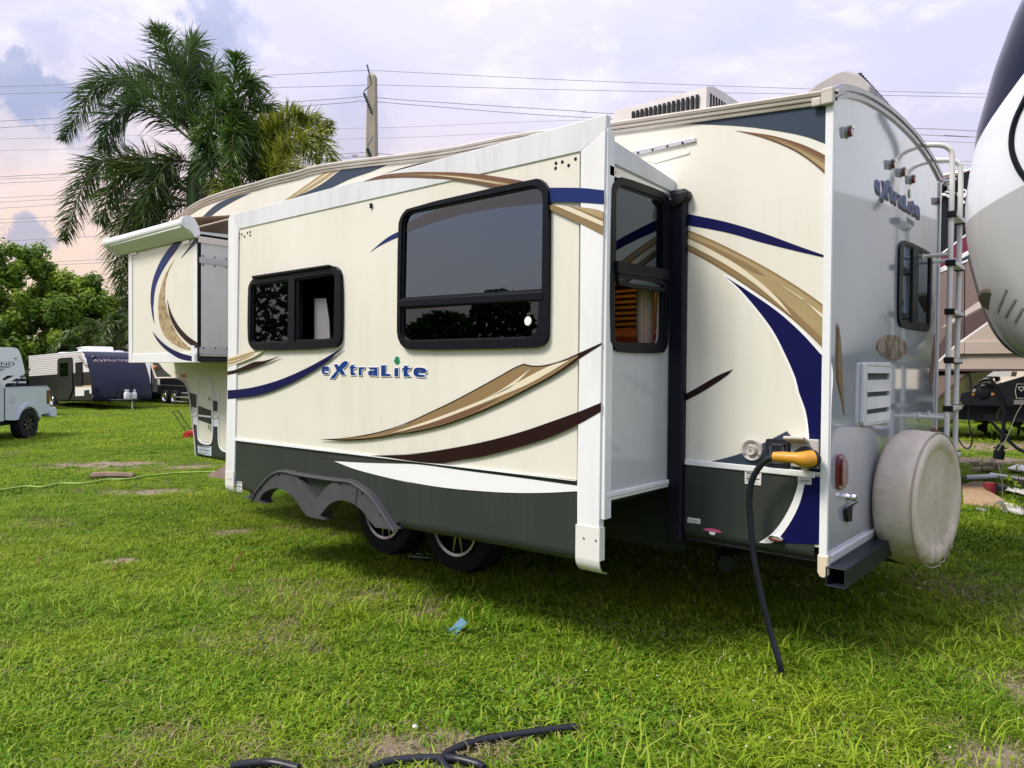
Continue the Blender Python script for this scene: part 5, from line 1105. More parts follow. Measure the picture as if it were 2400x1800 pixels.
PT('curtain', mb, mat('curtain_beige', (0.27, 0.205, 0.155), rough=.85), smooth=True)
PT('curtain_tie', MB().box((XE-.115, -.205, 1.51), (XE-.060, -.165, 1.59)), mat('tie_white', (.75, .74, .72)))
# ceiling lamp, lit
lamp_m = mat('lamp_glow', (1.0, 0.72, 0.28), emit=9.0)
PT('ceiling_lamp', MB().lathe([(.0, -.05), (.09, -.045), (.14, -.02), (.15, 0)], (-2.15, 1.75, 2.60), (0, 0, 1), 20), lamp_m)
PT('ceiling_lamp', MB().lathe([(.0, -.05), (.09, -.045), (.14, -.02), (.15, 0)], (-3.1, 1.2, 2.66), (0, 0, 1), 20), lamp_m)
PT('interior_ceiling', MB().box((-5.1, .05, 2.70), (-.1, WY-.05, 2.73)), mat('ceiling_board', (.6, .55, .48), rough=.8))
# pale sheet and sill behind the small open window, blind behind the big one
PT('paper_sheet', MB().prism(pl_slide, [(xm+.06, 1.68), (xm+.245, 1.685), (xm+.235, 1.81), (xm+.195, 1.965), (xm+.06, 1.97)], -.10, -.095), mat('paper_pale', (.20, .20, .21), rough=.7))
PT('window_sill', MB().box((xm, -D+.06, 1.655), (xm+.56, -D+.20, 1.675)), M_brown)
mb = MB()
a, b = P['s_win2_t'][3], P['s_win2_t'][2]
for k in range(22): mb.obox(((a[0]+b[0])/2, -D+.06, 2.47-.037*k), ((b[0]-a[0])/2+.02, 0, 0), (0, .016, .005), (0, -.002, .010))
PT('window_blind', mb, mat('blind_pale', (0.5, 0.5, 0.48), rough=.6))
PT('window_shade', MB().box((a[0]-.05, -D+.09, 1.45), (b[0]+.05, -D+.10, 2.56)), mat('shade_grey', (0.22, 0.25, 0.31), rough=.9))

# ---- lettering: eXtraLite
LET = [([(185,350),(190,310),(215,288),(255,283),(300,286),(328,300),(336,330),(334,365),(240,365),(245,385),(265,395),(315,395),(318,420),(260,424),(215,415),(190,390)], [[(238,338),(245,318),(265,312),(280,320),(284,338)]]),
 ([(425,250),(495,248),(525,290),(570,230),(620,195),(665,192),(690,210),(688,245),(650,290),(590,335),(610,370),(645,432),(565,432),(525,372),(440,495),(350,495),(480,355)], []),
 ([(745,262),(795,255),(797,290),(838,292),(835,318),(795,320),(795,390),(820,400),(832,435),(745,438),(738,400),(740,320),(715,318),(728,292),(745,290)], []),
 ([(888,300),(1000,300),(985,335),(940,335),(940,442),(888,442)], []),
 ([(1062,303),(1215,303),(1218,452),(1150,445),(1080,445),(1055,420),(1058,375),(1085,360),(1160,360),(1160,338),(1085,338)], [[(1112,390),(1155,388),(1155,410),(1112,412)]]),
 ([(1278,268),(1355,265),(1357,412),(1425,418),(1440,452),(1280,455)], []),
 ([(1500,320),(1560,310),(1560,458),(1500,460)], []),
 ([(1650,278),(1710,270),(1712,308),(1760,308),(1745,340),(1710,342),(1710,420),(1735,432),(1752,460),(1650,462),(1645,410),(1645,345),(1618,345),(1630,318),(1650,312)], []),
 ([(1800,385),(1808,335),(1840,308),(1900,305),(1965,315),(1995,345),(2000,398),(1870,398),(1880,420),(1910,432),(1970,432),(1975,465),(1900,470),(1835,458),(1805,425)], [[(1865,365),(1880,340),(1905,335),(1925,345),(1930,365)]])]
GREEN = [(1540,115),(1565,125),(1570,150),(1560,165),(1580,185),(1578,215),(1565,225),(1560,248),(1538,240),(1535,252),(1510,240),(1505,215),(1490,205),(1492,170),(1510,160),(1505,135),(1520,118)]
def brand(pl, c4, base, bold=0.0):
    bl, br, tl, tr = [Vector(q) for q in c4]                     # (180,440) (2010,500) (180,230) (2010,255)
    def mp(p):
        s_ = (p[0]-180)/1830; yb = 440+60*s_; yt = 230+25*s_; t_ = (yb-p[1])/(yb-yt)
        lo = bl.lerp(br, s_); hi = tl.lerp(tr, s_); q_ = lo.lerp(hi, t_); return (q_.x, q_.y)
    h = (tl-bl).length; k = h/210
    md, mw, mi = MB(), MB(), MB()
    for outer, holes in LET:
        o2 = [mp(p) for p in outer]; h2 = [[mp(p) for p in hh] for hh in holes]
        md.prism(pl, [(u+(8+bold)*k, v-(10+2*bold)*k) for u, v in offset2(o2, (13+bold)*k)], base-.001, base, [])
        mw.prism(pl, offset2(o2, 13*k), base, base+.0015, [offset2(hh, -2*k) for hh in h2])
        mi.prism(pl, offset2(o2, bold*k) if bold else o2, base+.0015, base+.003, h2)
    PT('lettering_shadow', md, M_ink); PT('lettering_outline', mw, M_wh); PT('lettering', mi, mat('letter_blue', (0.008, 0.040, 0.20), rough=.35, spec=.2))
    PT('leaf_emblem', MB().prism(pl, smooth2([mp(p) for p in GREEN], step=3), base, base+.002), mat('emblem_green', (0.01, 0.20, 0.09), rough=.3))
brand(pl_slide, P['s_text'], .002)
brand(pl_rear, P['r_text'], .002, 11.0)
# rear decals
stripe('r_spike_l', pl_rear, M_brown, .002); stripe('r_spike_r', pl_rear, M_brown, .002)
q = smooth2([(u*.7+.3*(P['r_spike_l'][2][0]), v) for u, v in P['r_spike_l']]); stripe('in', pl_rear, M_tan2, .0032, pts=q)
c = P['r_logo']; 
me_ = MB()
for i in range(5): me_.prism(pl_rear, [(c[0][0]+.04*i+.02, c[0][1]-.01), (c[0][0]+.04*i+.05, c[0][1]-.01), (c[0][0]+.04*i+.045, c[0][1]-.04), (c[0][0]+.04*i+.025, c[0][1]-.04)], 0, .002)
PT('maker_mark', me_, mat('mark_grey', (.2, .25, .26)))
c = P['w_logo2']; x0, x1, z0, z1 = c[0][0], c[1][0], c[2][1], c[0][1]; me_ = MB()
for i in range(4): me_.prism(pl_side, [(x0+(x1-x0)*(i+.2)/4, z1-.01), (x0+(x1-x0)*(i+.9)/4, z1-.01), (x0+(x1-x0)*(i+.8)/4, (z0+z1)/2), (x0+(x1-x0)*(i+.3)/4, (z0+z1)/2)], 0, .002)
PT('maker_mark', me_, mat('mark_grey', (.2, .25, .26)))

# ---- rear window, oval, vent, lights
wr = window(pl_rear, chaikin(P['r_win'], 1), [roundpoly(P['r_win_l'], (.05, 0, 0, .05)), roundpoly(P['r_win_r'], (0, .05, .05, 0))], th=.014)
o_ = P['r_oval']; cy, cz = o_[0]; ry = (o_[2][0]-o_[1][0])/2; rz = (o_[3][1]-o_[4][1])/2
el = [(cy+ry*math.cos(t*2*math.pi/40), cz+rz*math.sin(t*2*math.pi/40)) for t in range(40)]
PT('oval_plate', MB().prism(pl_rear, el, 0, .006), mat('oval_faded', (0.32, 0.27, 0.21), rough=.25, col2=(0.14, 0.075, 0.04), vscale=9, vlo=.42, vhi=.56), bevel=.003)
v = P['r_vent']; vi = P['r_vent_in']
y0, y1 = vi[0][0], vi[1][0]; zt, zb = vi[0][1], vi[2][1]
vent = PT('vent_door', MB().prism(pl_rear, v, 0, .022, [[(y0, zt-.0), (y1, zt), (y1, zb), (y0, zb)]]), M_white, bevel=.005)
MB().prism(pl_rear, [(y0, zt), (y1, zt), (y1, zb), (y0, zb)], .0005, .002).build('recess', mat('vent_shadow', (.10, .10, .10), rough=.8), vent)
H = zt - zb; y1_ = y1
for f0, f1 in ((0, .125), (.245, .46), (.55, .765), (.855, 1.0)):
    mb = MB(); za, zb_ = zt - H*f0, zt - H*f1
    mb.add([(.018, y0, za), (.018, y1_, za), (.024, y1_, zb_), (.024, y0, zb_), (.004, y0, za-.0), (.004, y1_, za), (.012, y1_, zb_), (.012, y0, zb_)],
           [(0,1,2,3), (4,7,6,5), (0,4,5,1), (3,2,6,7), (0,3,7,4), (1,5,6,2)])
    mb.build('slat', M_white, vent)
for i, (y, z) in enumerate(P['r_lights']):
    sc_ = .44
    mk = PT('marker_light', MB().prism(lambda u, v, o: (o*.8, y+u*sc_, z+v*sc_*1.15), chaikin([(-.052, .035), (.052, .035), (.052, -.02), (.02, -.05), (-.02, -.05), (-.052, -.02)], 1), 0, .035), M_red if i else M_red, bevel=.008, seg=3)
    MB().prism(lambda u, v, o: (o*.8, y+u*sc_, z+v*sc_*1.15), chaikin([(-.062, .045), (.062, .045), (.062, -.02), (.02, -.06), (-.02, -.06), (-.062, -.02)], 1), 0, .012).build('bezel', mat('dull_chrome', (.4, .4, .42), rough=.3, metal=.8), mk, bevel=.003)
    MB().prism(lambda u, v, o: (o*.8, y+u*sc_, z+v*sc_*1.15), [(-.062, .052), (.062, .052), (.055, .026), (-.055, .026)], .01, .04).build('hood', M_chrome, mk, bevel=.004)
for k in ('r_tail', 'r_tail2'):
    t_ = chaikin(P[k], 1)
    tl = PT('tail_light', MB().prism(pl_rear, t_, 0, .016), M_red, bevel=.006)
    MB().prism(pl_rear, offset2(t_, -.022), .014, .028).build('lens', M_red, tl, bevel=.006)
la = P['r_latch']
lt = PT('latch', MB().lathe([(.0, .05), (.018, .048), (.022, .03), (.014, .02), (.02, 0)], (0, la[0][0], la[0][1]), (1, 0, 0), 14), M_chrome, smooth=True)
MB().prism(pl_rear, la[1:], .008, .022).build('strap', M_black, lt, bevel=.004)

# ---- bumper, spare wheel
mb = MB(); t = .006
x0, x1, z0, z1 = .004, .094, .462, .554
mb.box((x0, -.02, z1-t), (x1, 2.45, z1)); mb.box((x0, -.02, z0), (x1, 2.45, z0+t)); mb.box((x0, -.02, z0+t), (x0+t, 2.45, z1-t)); mb.box((x1-t, -.02, z0+t), (x1, 2.45, z1-t))
bp_ = PT('bumper', mb, mat('bumper_paint', (0.014, 0.018, 0.028), rough=.42, spec=.3, bump=.1, bscale=90), bevel=.002)
mb = MB(); mb.box((.03, .93, .40), (.14, 1.10, .62)).box((.06, .97, .6), (.13, 1.06, .8)); PT('carrier', mb, M_steel)
def wheel_mb(c, ax, r, w, rim=.62):
    t_ = MB(); c = Vector(c); ax = Vector(ax).normalized()
    pr = [(r*rim, -w*.42), (r*.80, -w*.5), (r*.95, -w*.47), (r, -w*.34), (r, w*.34), (r*.95, w*.47), (r*.80, w*.5), (r*rim, w*.42)]
    t_.lathe(pr, c, ax, 40, cap=False)
    return t_
# vinyl-covered spare: drum outline with wrinkles at the bottom
C0 = Vector((.175, 1.055, .765)); n_ = Vector((math.cos(R(-9)), math.sin(R(-9)), 0)); uu = Vector((-n_.y, n_.x, 0)); ww = Vector((0, 0, 1))
prof = [(.02, -.118), (.30, -.118), (.352, -.108), (.374, -.08), (.378, -.03), (.377, .03), (.373, .075), (.366, .098), (.355, .108), (.33, .116), (.296, .112), (.283, .100), (.27, .096), (.15, .098), (.0, .1)]
seg = 96; vs = []; fs = []
for i, (r_, h) in enumerate(prof):
    for k in range(seg):
        a = 2*math.pi*k/seg; low = max(0, -math.sin(a))**3
        wr_ = 0.0
        if h > .0 and r_ > .2: wr_ = low*(.014*math.sin(a*46 + h*30) + .012*math.sin(a*19))*min(1, h/.06) - low*.018
        elif r_ > .3: wr_ = low*(.011*math.sin(a*44+h*16) + .006*math.sin(a*21-h*25)) + .0018*math.sin(a*60)
        rr = r_*.975 + wr_ + (.002*math.sin(a*9+1) if r_ > .2 else 0)
        hh = h + (low*.012*math.sin(a*38+2) if r_ > .25 else 0)*.6
        p = C0 + uu*math.cos(a)*rr + ww*math.sin(a)*rr*1.03 + n_*hh
        vs.append(p)
for i in range(len(prof)-1):
    for k in range(seg): fs.append((i*seg+k, i*seg+(k+1) % seg, (i+1)*seg+(k+1) % seg, (i+1)*seg+k))
sp = MB().add(vs, fs).build('spare_wheel_cover', M_cover, T, smooth=True, angle=60)
mb = MB(); mb.tube([C0 + uu*math.cos(2*math.pi*k/64)*.364 + ww*math.sin(2*math.pi*k/64)*.376 + n_*(.1+.008*max(0, -math.sin(2*math.pi*k/64))**3*math.sin(k*3)) for k in range(64)], .0045, 6, closed=True)
mb.build('piping', mat('piping_taupe', (.36, .31, .25), rough=.6), sp, smooth=True)

# ---- ladder
lad = PT('ladder', MB().tube(spline3([(-.30, 1.86, 3.00), (-.12, 1.86, 2.985), (.05, 1.885, 2.985), (.145, 1.925, 2.955), (.165, 1.94, 2.86), (.165, 1.94, 2.5), (.165, 1.93, 1.6), (.165, 1.92, 1.05), (.165, 1.92, .78)], 6), .0165, 10), M_white_tube, smooth=True)
MB().tube(spline3([(-.30, 2.16, 2.97), (-.12, 2.16, 2.955), (.05, 2.20, 2.955), (.145, 2.235, 2.93), (.165, 2.25, 2.84), (.165, 2.25, 2.5), (.165, 2.24, 1.6), (.165, 2.23, 1.05), (.165, 2.23, .78)], 6), .0165, 10).build('rail', M_white_tube, lad, smooth=True)
for z in (2.455, 2.105, 1.87, 1.545, 1.205, 0.86):
    zz = {2.455: 2.52, 2.105: 2.20, 1.87: 1.88, 1.545: 1.56, 1.205: 1.24, .86: .92}[z]
    rg = MB().box((.135, 1.93, zz-.014), (.20, 2.25, zz+.014)).build('rung', M_white_tube, lad, bevel=.004)
    for y in (1.93, 2.24): MB().box((.14, y-.026, zz-.02), (.198, y+.026, zz+.02)).build('bracket', M_black, lad, bevel=.006)
for (y, z) in ((1.94, 2.26), (2.245, 2.26), (1.92, 1.18), (2.23, 1.18)):
    st = MB().tube([(0.006, y, z), (.15, y, z)], .0135, 10).lathe([(.03, 0), (.03, .006), (.0, .006)], (.002, y, z), (1, 0, 0), 14).build('standoff', M_white_tube, lad, smooth=True)

# ---- roof air conditioners
def hood(name, x0, x1, y0, y1, zb, zt, nose, parent):
    mb = MB(); prof_ = []
    nx_, ny_ = 12, 8
    for i in range(nx_+1):
        t_ = i/nx_; x = x0 + (x1-x0)*t_
        hgt = (zt-zb)*(1 - (max(0, 1 - t_/nose))**2.4*.75) if nose else (zt-zb)
        for j in range(ny_+1):
            s_ = j/ny_; e_ = min(s_, 1-s_)*ny_/1.0
            y = y0 + (y1-y0)*s_
            z = zb + hgt*(1.0 if 1 <= j <= ny_-1 else 0.94) - (.02*(2*s_-1)**2)
            mb.v.append((x, y, z))
    b = len(mb.v)
    W_ = ny_+1
    for i in range(nx_):
        for j in range(ny_): mb.f.append((i*W_+j, i*W_+j+1, (i+1)*W_+j+1, (i+1)*W_+j)); mb.mi.append(0)
    for i in range(nx_+1):
        for j in (0, ny_): mb.v.append((mb.v[i*W_+j][0], mb.v[i*W_+j][1] + (-.02 if j == 0 else .02), zb))
    for i in range(nx_):
        mb.f.append((i*W_, (i+1)*W_, b+2*(i+1), b+2*i)); mb.mi.append(0)
        mb.f.append((i*W_+ny_, (i+1)*W_+ny_, b+2*(i+1)+1, b+2*i+1)); mb.mi.append(0)
    mb.f.append(tuple([j for j in range(W_)] + [b+1, b])); mb.mi.append(0)
    mb.f.append(tuple([nx_*W_+j for j in range(W_)] + [b+2*nx_+1, b+2*nx_])); mb.mi.append(0)
    return mb.build(name, M_ac, parent, smooth=True, angle=30)
M_ac = mat('ac_shroud', (0.60, 0.575, 0.545), rough=0.45, col2=(0.48, .44, .41), vscale=4)
ac = hood('air_conditioner', -1.82, -1.05, .85, 1.62, 3.02, 3.37, .05, T)
mb = MB()
for k in range(15):
    x = -1.60+.0345*k
    mb.box((x, .826, 3.195), (x+.017, .842, 3.285)); mb.box((x, .820, 3.09), (x+.017, .838, 3.17))
mb.build('grille', mat('slot_dark', (.015, .015, .015), rough=.9), ac)
mb = MB()
for k in range(17): mb.box((-1.055, .90+.042*k, 3.06), (-1.045, .918+.042*k, 3.30))
mb.build('grille', mat('slot_dark', (.015, .015, .015), rough=.9), ac)
ac2 = None
prof2 = [(-.60, 2.98), (-.58, 3.07), (-.50, 3.16), (-.40, 3.225), (-.30, 3.26), (-.22, 3.26), (-.16, 3.225), (-.09, 3.14), (-.10, 3.065), (-.28, 3.03), (-.36, 2.98)]
mb = MB().prism(lambda u, v, o: (u, .98+o, v), prof2, 0, 1.06)
ac2 = mb.build('air_conditioner', mat('ac_shroud_dark', (0.36, 0.34, 0.325), rough=.45, col2=(.29, .27, .26), vscale=4), T, bevel=.035, seg=4)
mb = MB()
for k in range(17): mb.box((-.218, 1.08+.047*k, 3.240), (-.172, 1.102+.047*k, 3.266))
mb.build('grille', mat('slot_dark', (.015, .015, .015), rough=.9), ac2)
MB().prism(lambda u, v, o: (u, .98+o, v), [(-.13, 3.16), (-.082, 3.125), (-.09, 3.085), (-.15, 3.11)], .10, .82).build('lens', mat('smoke_plastic', (.22, .22, .24), rough=.3), ac2, bevel=.01)
PT('roof_vent', MB().box((-4.95, .5, 3.27), (-4.55, .9, 3.36)), M_ac, bevel=.05, seg=4)

# ---- service fittings on the side wall
c = P['w_round']; cx, cz = c[0]; rr = (c[2][0]-c[1][0])/2
rf = PT('furnace_vent', MB().lathe([(rr*.2, .03), (rr*.42, .034), (rr*.46, .022), (rr*.6, .010), (rr*.75, .018), (rr*.92, .022), (rr, .012), (rr, 0)], (cx, 0, cz), (0, -1, 0), 36), M_grey_pl, smooth=True, angle=60)
MB().lathe([(0, .036), (rr*.07, .0355)], (cx, 0, cz), (0, -1, 0), 10, cap=False).build('nozzle', M_black, rf)
mb = MB()
for a in (90, 210, 330): mb.lathe([(0, .004), (.008, .003), (.009, 0)], (cx+rr*.82*math.cos(R(a)), -.019, cz+rr*.82*math.sin(R(a))), (0, -1, 0), 8)
mb.build('screw', M_alu, rf)
ht = chaikin(P['w_hatch'], 1)
hb = PT('hatch', MB().prism(pl_side, ht, 0, .014), mat('hatch_black', (0.016, 0.019, 0.028), rough=.4, spec=.3), bevel=.006, seg=3)
MB().prism(pl_side, offset2(ht, -.022), .012, .018, [offset2(ht, -.032)]).build('rim', mat('hatch_rim', (.06, .065, .08), rough=.4), hb, bevel=.002)
o_ = P['w_outlet']
ox, oz = (o_[0][0]+o_[2][0])/2, (o_[0][1]+o_[2][1])/2
ob = PT('power_inlet', MB().box((ox-.055, -.02, oz-.065), (ox+.075, .0, oz+.075)), M_grey_pl, bevel=.006, seg=3)
MB().lathe([(.045, 0), (.045, .035), (.038, .045)], (ox+.02, -.018, oz-.005), (0, -1, 0), 20).build('socket', M_black, ob)
MB().obox((ox-.02, -.055, oz+.072), (.050, 0, .002), (0, .036, -.012), (0, .002, .008)).build('flap', M_grey_pl, ob, bevel=.006)
def label_plate(key, m, rows_, pl=pl_side, o=.0095):
    pt = P[key]; us = [p[0] for p in pt]; vs_ = [p[1] for p in pt]; u0, u1, v0, v1 = min(us), max(us), min(vs_), max(vs_)
    lb = PT('notice_label', MB().prism(pl, pt, o-.008, o), m)
    mb = MB(); n_ = rows_
    for i in range(n_):
        f0 = .08+.84*i/n_; w_ = (.55+.3*((i*37) % 10)/10)
        big = i % max(1, n_//2) == 0
        mb.prism(pl, [(u0+(u1-u0)*.1, v1-(v1-v0)*f0), (u0+(u1-u0)*(.9 if big else .1+w_*.9), v1-(v1-v0)*f0), (u0+(u1-u0)*(.9 if big else .1+w_*.9), v1-(v1-v0)*(f0+(.07 if big else .025))), (u0+(u1-u0)*.1, v1-(v1-v0)*(f0+(.07 if big else .025)))], o, o+.001)
    mb.build('print', M_ink, lb); return lb
M_lab = mat('label_white', (.70, .70, .68), rough=.5)
label_plate('w_sign1', M_lab, 8); label_plate('w_sign2', mat('label_grey', (.45, .46, .45), rough=.5), 6, o=.0115); label_plate('s_label', M_lab, 7, pl_slide, .004); label_plate('w_noticef', mat('label_blue', (.50, .60, .63), rough=.5), 7, o=.008)
tk = P['w_tank']; u0, u1 = tk[0][0], tk[1][0]; v0, v1 = tk[2][1], tk[0][1]
lb = PT('tank_label', MB().prism(pl_side, tk, 0, .0075, []), M_lab)
MB().prism(pl_side, offset2(tk, -.005), .0075, .0085).build('panel', M_ink, lb)
for i, s_ in enumerate(('WASTEWATER', 'HOLDING TANK')):
    text_obj('lettering', s_, (v1-v0)*.36, ((u0+u1)/2, -.0095, v1-(v1-v0)*(.30+.38*i)), (1, 0, 0), (0, 0, 1), M_wh, lb, extrude=.0004, offset=.0008)
c = P['w_pink']; cx, cz = c[0]; ra = (c[2][0]-c[1][0])/2; rb = (c[3][1]-c[4][1])/2
el = [(cx+ra*math.cos(t*math.pi/16), cz+rb*math.sin(t*math.pi/16)) for t in range(32)]
lb = PT('oval_badge', MB().prism(pl_side, el, 0, .0075), M_ink)
MB().prism(pl_side, [(cx+ra*.95*math.cos(t*math.pi/16), cz+rb*.9*math.sin(t*math.pi/16)) for t in range(17)], .0075, .0085).build('panel', mat('badge_pink', (.62, .09, .26), rough=.4), lb)
MB().prism(pl_side, [(cx-.02, cz-.002), (cx+.02, cz-.002), (cx+.012, cz-.018), (cx-.012, cz-.018)], .0075, .0085).build('print', M_wh, lb)
mk = P['w_marker']; u0, u1, v0, v1 = mk[0][0], mk[2][0], mk[2][1], mk[0][1]
ml = PT('marker_light', MB().prism(pl_side, chaikin([(u0, v0), (u1, v0), (u1, v1), (u0, v1)], 1), .005, .024), M_chrome, bevel=.006)
MB().prism(pl_side, chaikin([(u0+.008, v0+.004), (u1-.008, v0+.004), (u1-.008, v1-.012), (u0+.008, v1-.012)], 1), .022, .036).build('lens', M_red, ml, bevel=.006)
rd = P['w_red']; PT('reflector', MB().prism(pl_side, rd, 0, .01), mat('reflector_red', (.5, .05, .02), rough=.3))
u, v = P['w_ov_light'][0]
PT('marker_light', MB().lathe([(.0, .035), (.02, .03), (.028, .015), (.028, 0)], (u, 0, v), (0, -1, 0), 14), mat('amber_lens', (.5, .2, .08), rough=.2, coat=.5), smooth=True)
for k in ('w_door1', 'w_door2'):
    dl = chaikin(P[k], 2)
    dr = PT('baggage_door', MB().prism(pl_side, dl, 0, .012, [offset2(dl, -.022)]), M_white, bevel=.005)
    MB().prism(pl_side, offset2(dl, -.026), 0, .008).build('panel', M_cream, dr, bevel=.003)
    us = [p[0] for p in dl]; z_ = [p[1] for p in dl]
    xr = max(us) if k == 'w_door1' else None
    if xr is not None:
        MB().lathe([(.0, .03), (.016, .028), (.02, 0)], (xr-.05, -.008, max(z_)-.22), (0, -1, 0), 12).build('latch', M_chrome, dr)
        MB().box((xr-.065, -.03, min(z_)+.16), (xr-.035, -.005, min(z_)+.21)).build('latch', M_chrome, dr)
        zg = .93+.13
        MB().prism(pl_side, [(min(us)+.03, 1.085), (xr-.03, 1.045), (xr-.03, .905), (min(us)+.03, .94)], .008, .010).build('stripe', M_green, dr)
studs('screw', [(u, -D-.0005, v) for u, v in P['s_dots']], (0, -1, 0), .009, .004, M_black, T)
u, v = P['s_hook'][0]; PT('hook', MB().box((u-.006, -D-.014, v-.02), (u+.010, -D, v+.012)), M_black, bevel=.003)
# valves and a brace hanging below
PT('drain_valve', MB().tube([(-.62, .25, .56), (-.62, .25, .46), (-.55, .12, .44)], .045, 12), M_steel, smooth=True)
PT('stabiliser_jack', MB().tube([(-4.20, -.62, .62), (-4.16, -.58, .47)], .012, 6).tube([(-4.05, -.6, .62), (-4.16, -.58, .47)], .010, 6).box((-4.19, -.63, .455), (-4.12, -.55, .47)), mat('galvanised', (.42, .42, .42), rough=.4, metal=.7))

# ---- wheels
for x in (-3.40, -2.60):
    for y, s_ in ((.22, -1), (2.24, 1)):
        c = (x, y, .355)
        ty = wheel_mb(c, (0, s_, 0), .355, .215).build('wheel', M_tyre, T, smooth=True, angle=40)
        MB().lathe([(.228, .105), (.225, .118), (.205, .112), (.20, .07), (.19, .03), (.19, -.1)], c, (0, s_, 0), 36, cap=False).build('rim', mat('wheel_alloy', (.34, .34, .35), rough=.25, metal=1), ty, smooth=True)
        mb = MB()
        for k in range(10):
            a = 2*math.pi*k/10 + (.09 if k % 2 else -.09); d_ = Vector((math.cos(a), 0, math.sin(a)))
            cc = Vector(c) + Vector((0, s_*.07, 0))
            mb.obox(cc + d_*.13, d_*.075, Vector((0, .010, 0)), Vector((0, s_, 0)).cross(d_)*.010)
        mb.lathe([(.0, .085), (.05, .08), (.06, .06)], c, (0, s_, 0), 16)
        mb.build('spoke', mat('wheel_alloy', (.34, .34, .35)), ty)
        MB().lathe([(0, .02), (.19, .02)], c, (0, s_, 0), 24, cap=False).build('hub', M_dark, ty)
PT('axle', MB().tube([(-3.4, .3, .355), (-3.4, 2.2, .355)], .04, 8).tube([(-2.6, .3, .355), (-2.6, 2.2, .355)], .04, 8), M_steel)

# ---- bedroom slide-out with topper awning
bx0, bx1, bz0, bz1 = -6.775, -5.315, 1.521, 2.66
PT('bed_slide_face', MB().prism(pl_bed, [(bx0, 1.59), (bx1, 1.59), (bx1, bz1), (bx0, bz1)], -.03, 0), M_cream)
PT('corner_trim', MB().prism(pl_bed, [(bx0-.01, bz1), (bx0+.075, bz1), (bx0+.078, 1.60), (bx0+.03, bz0), (bx0-.01, bz0)], -.03, .010), M_white, bevel=.003)
PT('corner_trim', MB().prism(pl_bed, [(bx1-.085, bz1), (bx1, bz1), (bx1, 1.60), (bx1-.085, 1.60)], -.03, .0015), M_white)
PT('bottom_trim', MB().prism(pl_bed, [(bx0+.03, bz0), (bx1-.0, bz0), (bx1-.06, 1.615), (bx0+.075, 1.61)], -.03, .008), M_white, bevel=.004)
PT('corner_trim', MB().prism(pl_bed, [(bx1-.055, 1.52), (bx1+.0, 1.52), (bx1, 1.60), (bx1-.06, 1.68)], .0, .03), M_white, bevel=.006)
PT('slide_end_wall', MB().prism(lambda u, v, o: (bx1+o, u, v), [(-DB, 1.58), (0, 1.58), (0, 2.72), (-DB, 2.70)], -.03, 0), M_end)
PT('wipe_seal', MB().box((bx1-.004, -DB-.004, 1.54), (bx1+.006, -DB+.012, 2.66)), M_black)
mb = MB().box((bx1, -DB+.01, 1.60), (bx1+.012, 0, 1.66)).box((bx1, -DB+.01, 2.42), (bx1+.010, 0, 2.47))
PT('drip_rail', mb, mat('rail_grey', (.42, .43, .46), rough=.4))
studs('screw', [(bx1+.0125 if z < 2 else bx1+.0005, -.40+.11*k, z) for z in (1.655, 2.405, 2.485) for k in range(4)], (1, 0, 0), .008, .004, M_black, T)
PT('slide_end_cap', MB().box((bx1-.02, -DB, 2.60), (bx1+.012, 0, 2.655)), mat('cap_pinkish', (.62, .56, .52), rough=.5))
PT('slide_floor', MB().box((bx0, -DB+.01, 1.53), (bx1+.004, .0, 1.57)), M_black)
PT('slide_front_wall', MB().box((bx0, -DB, 1.55), (bx0+.03, 0, 2.66)), M_end)
PT('slide_roof', MB().box((bx0, -DB, 2.66), (bx1, 0, 2.68)), M_flange)
for key, m, o in (('b_blue', M_blue, .002), ('b_blue2', M_navy, .0095), ('b_tan', mat('decal_tan_worn', (0.42, 0.33, 0.19), rough=.4, spec=.2, col2=(.24, .16, .075), vscale=13, vlo=.45, vhi=.6), .003), ('b_brown', M_umber, .003), ('b_slate', M_slate, .003)):
    stripe(key, pl_bed, m, o)
tan_w = mat('decal_tan_worn', (0.42, 0.33, 0.19), rough=.4, col2=(.28, .19, .09), vscale=11)
aw = PT('topper_awning', MB().tube([(-7.06, -DB-.10, 2.765), (-5.36, -DB-.09, 2.765)], .047, 20), M_white, smooth=True)
MB().prism(lambda u, v, o: (o, u, v), [(-DB-.125, 2.742), (-DB-.05, 2.725), (-DB+.0, 2.655), (-DB-.02, 2.64), (-DB-.06, 2.665), (-DB-.13, 2.722)], -6.95, -5.33).build('housing', mat('housing_white', (.66, .68, .62), rough=.35), aw, bevel=.006)
ec = chaikin([(-DB-.155, 2.78), (-DB-.12, 2.825), (-DB-.05, 2.825), (-DB-.0, 2.77), (-DB+.03, 2.66), (-DB-.02, 2.63), (-DB-.07, 2.70), (-DB-.14, 2.72)], 2)
for x in (-5.36, -7.08): MB().prism(lambda u, v, o: (x+o, u, v), ec, 0, .05).build('end_cap', M_white, aw, bevel=.008, seg=3)
mb = MB(); mb.add([(-7.03, -DB-.08, 2.815), (-5.36, -DB-.08, 2.815), (-5.36, -.01, 2.93), (-7.03, -.01, 2.93), (-7.03, -DB-.08, 2.807), (-5.36, -DB-.08, 2.807), (-5.36, -.01, 2.922), (-7.03, -.01, 2.922)], [(0,1,2,3), (7,6,5,4), (0,4,5,1), (1,5,6,2), (2,6,7,3), (3,7,4,0)])
mb.build('fabric', mat('awning_fabric', (.50, .42, .33), rough=.8, trans=.35, col2=(.3, .2, .13), vscale=3), aw)
mb = MB().box((bx0+.06, -DB-.012, 2.62), (bx0+.19, -DB, 2.655)).box((bx1-.27, -DB-.012, 2.605), (bx1-.14, -DB, 2.64)); PT('hinge', mb, M_alu)

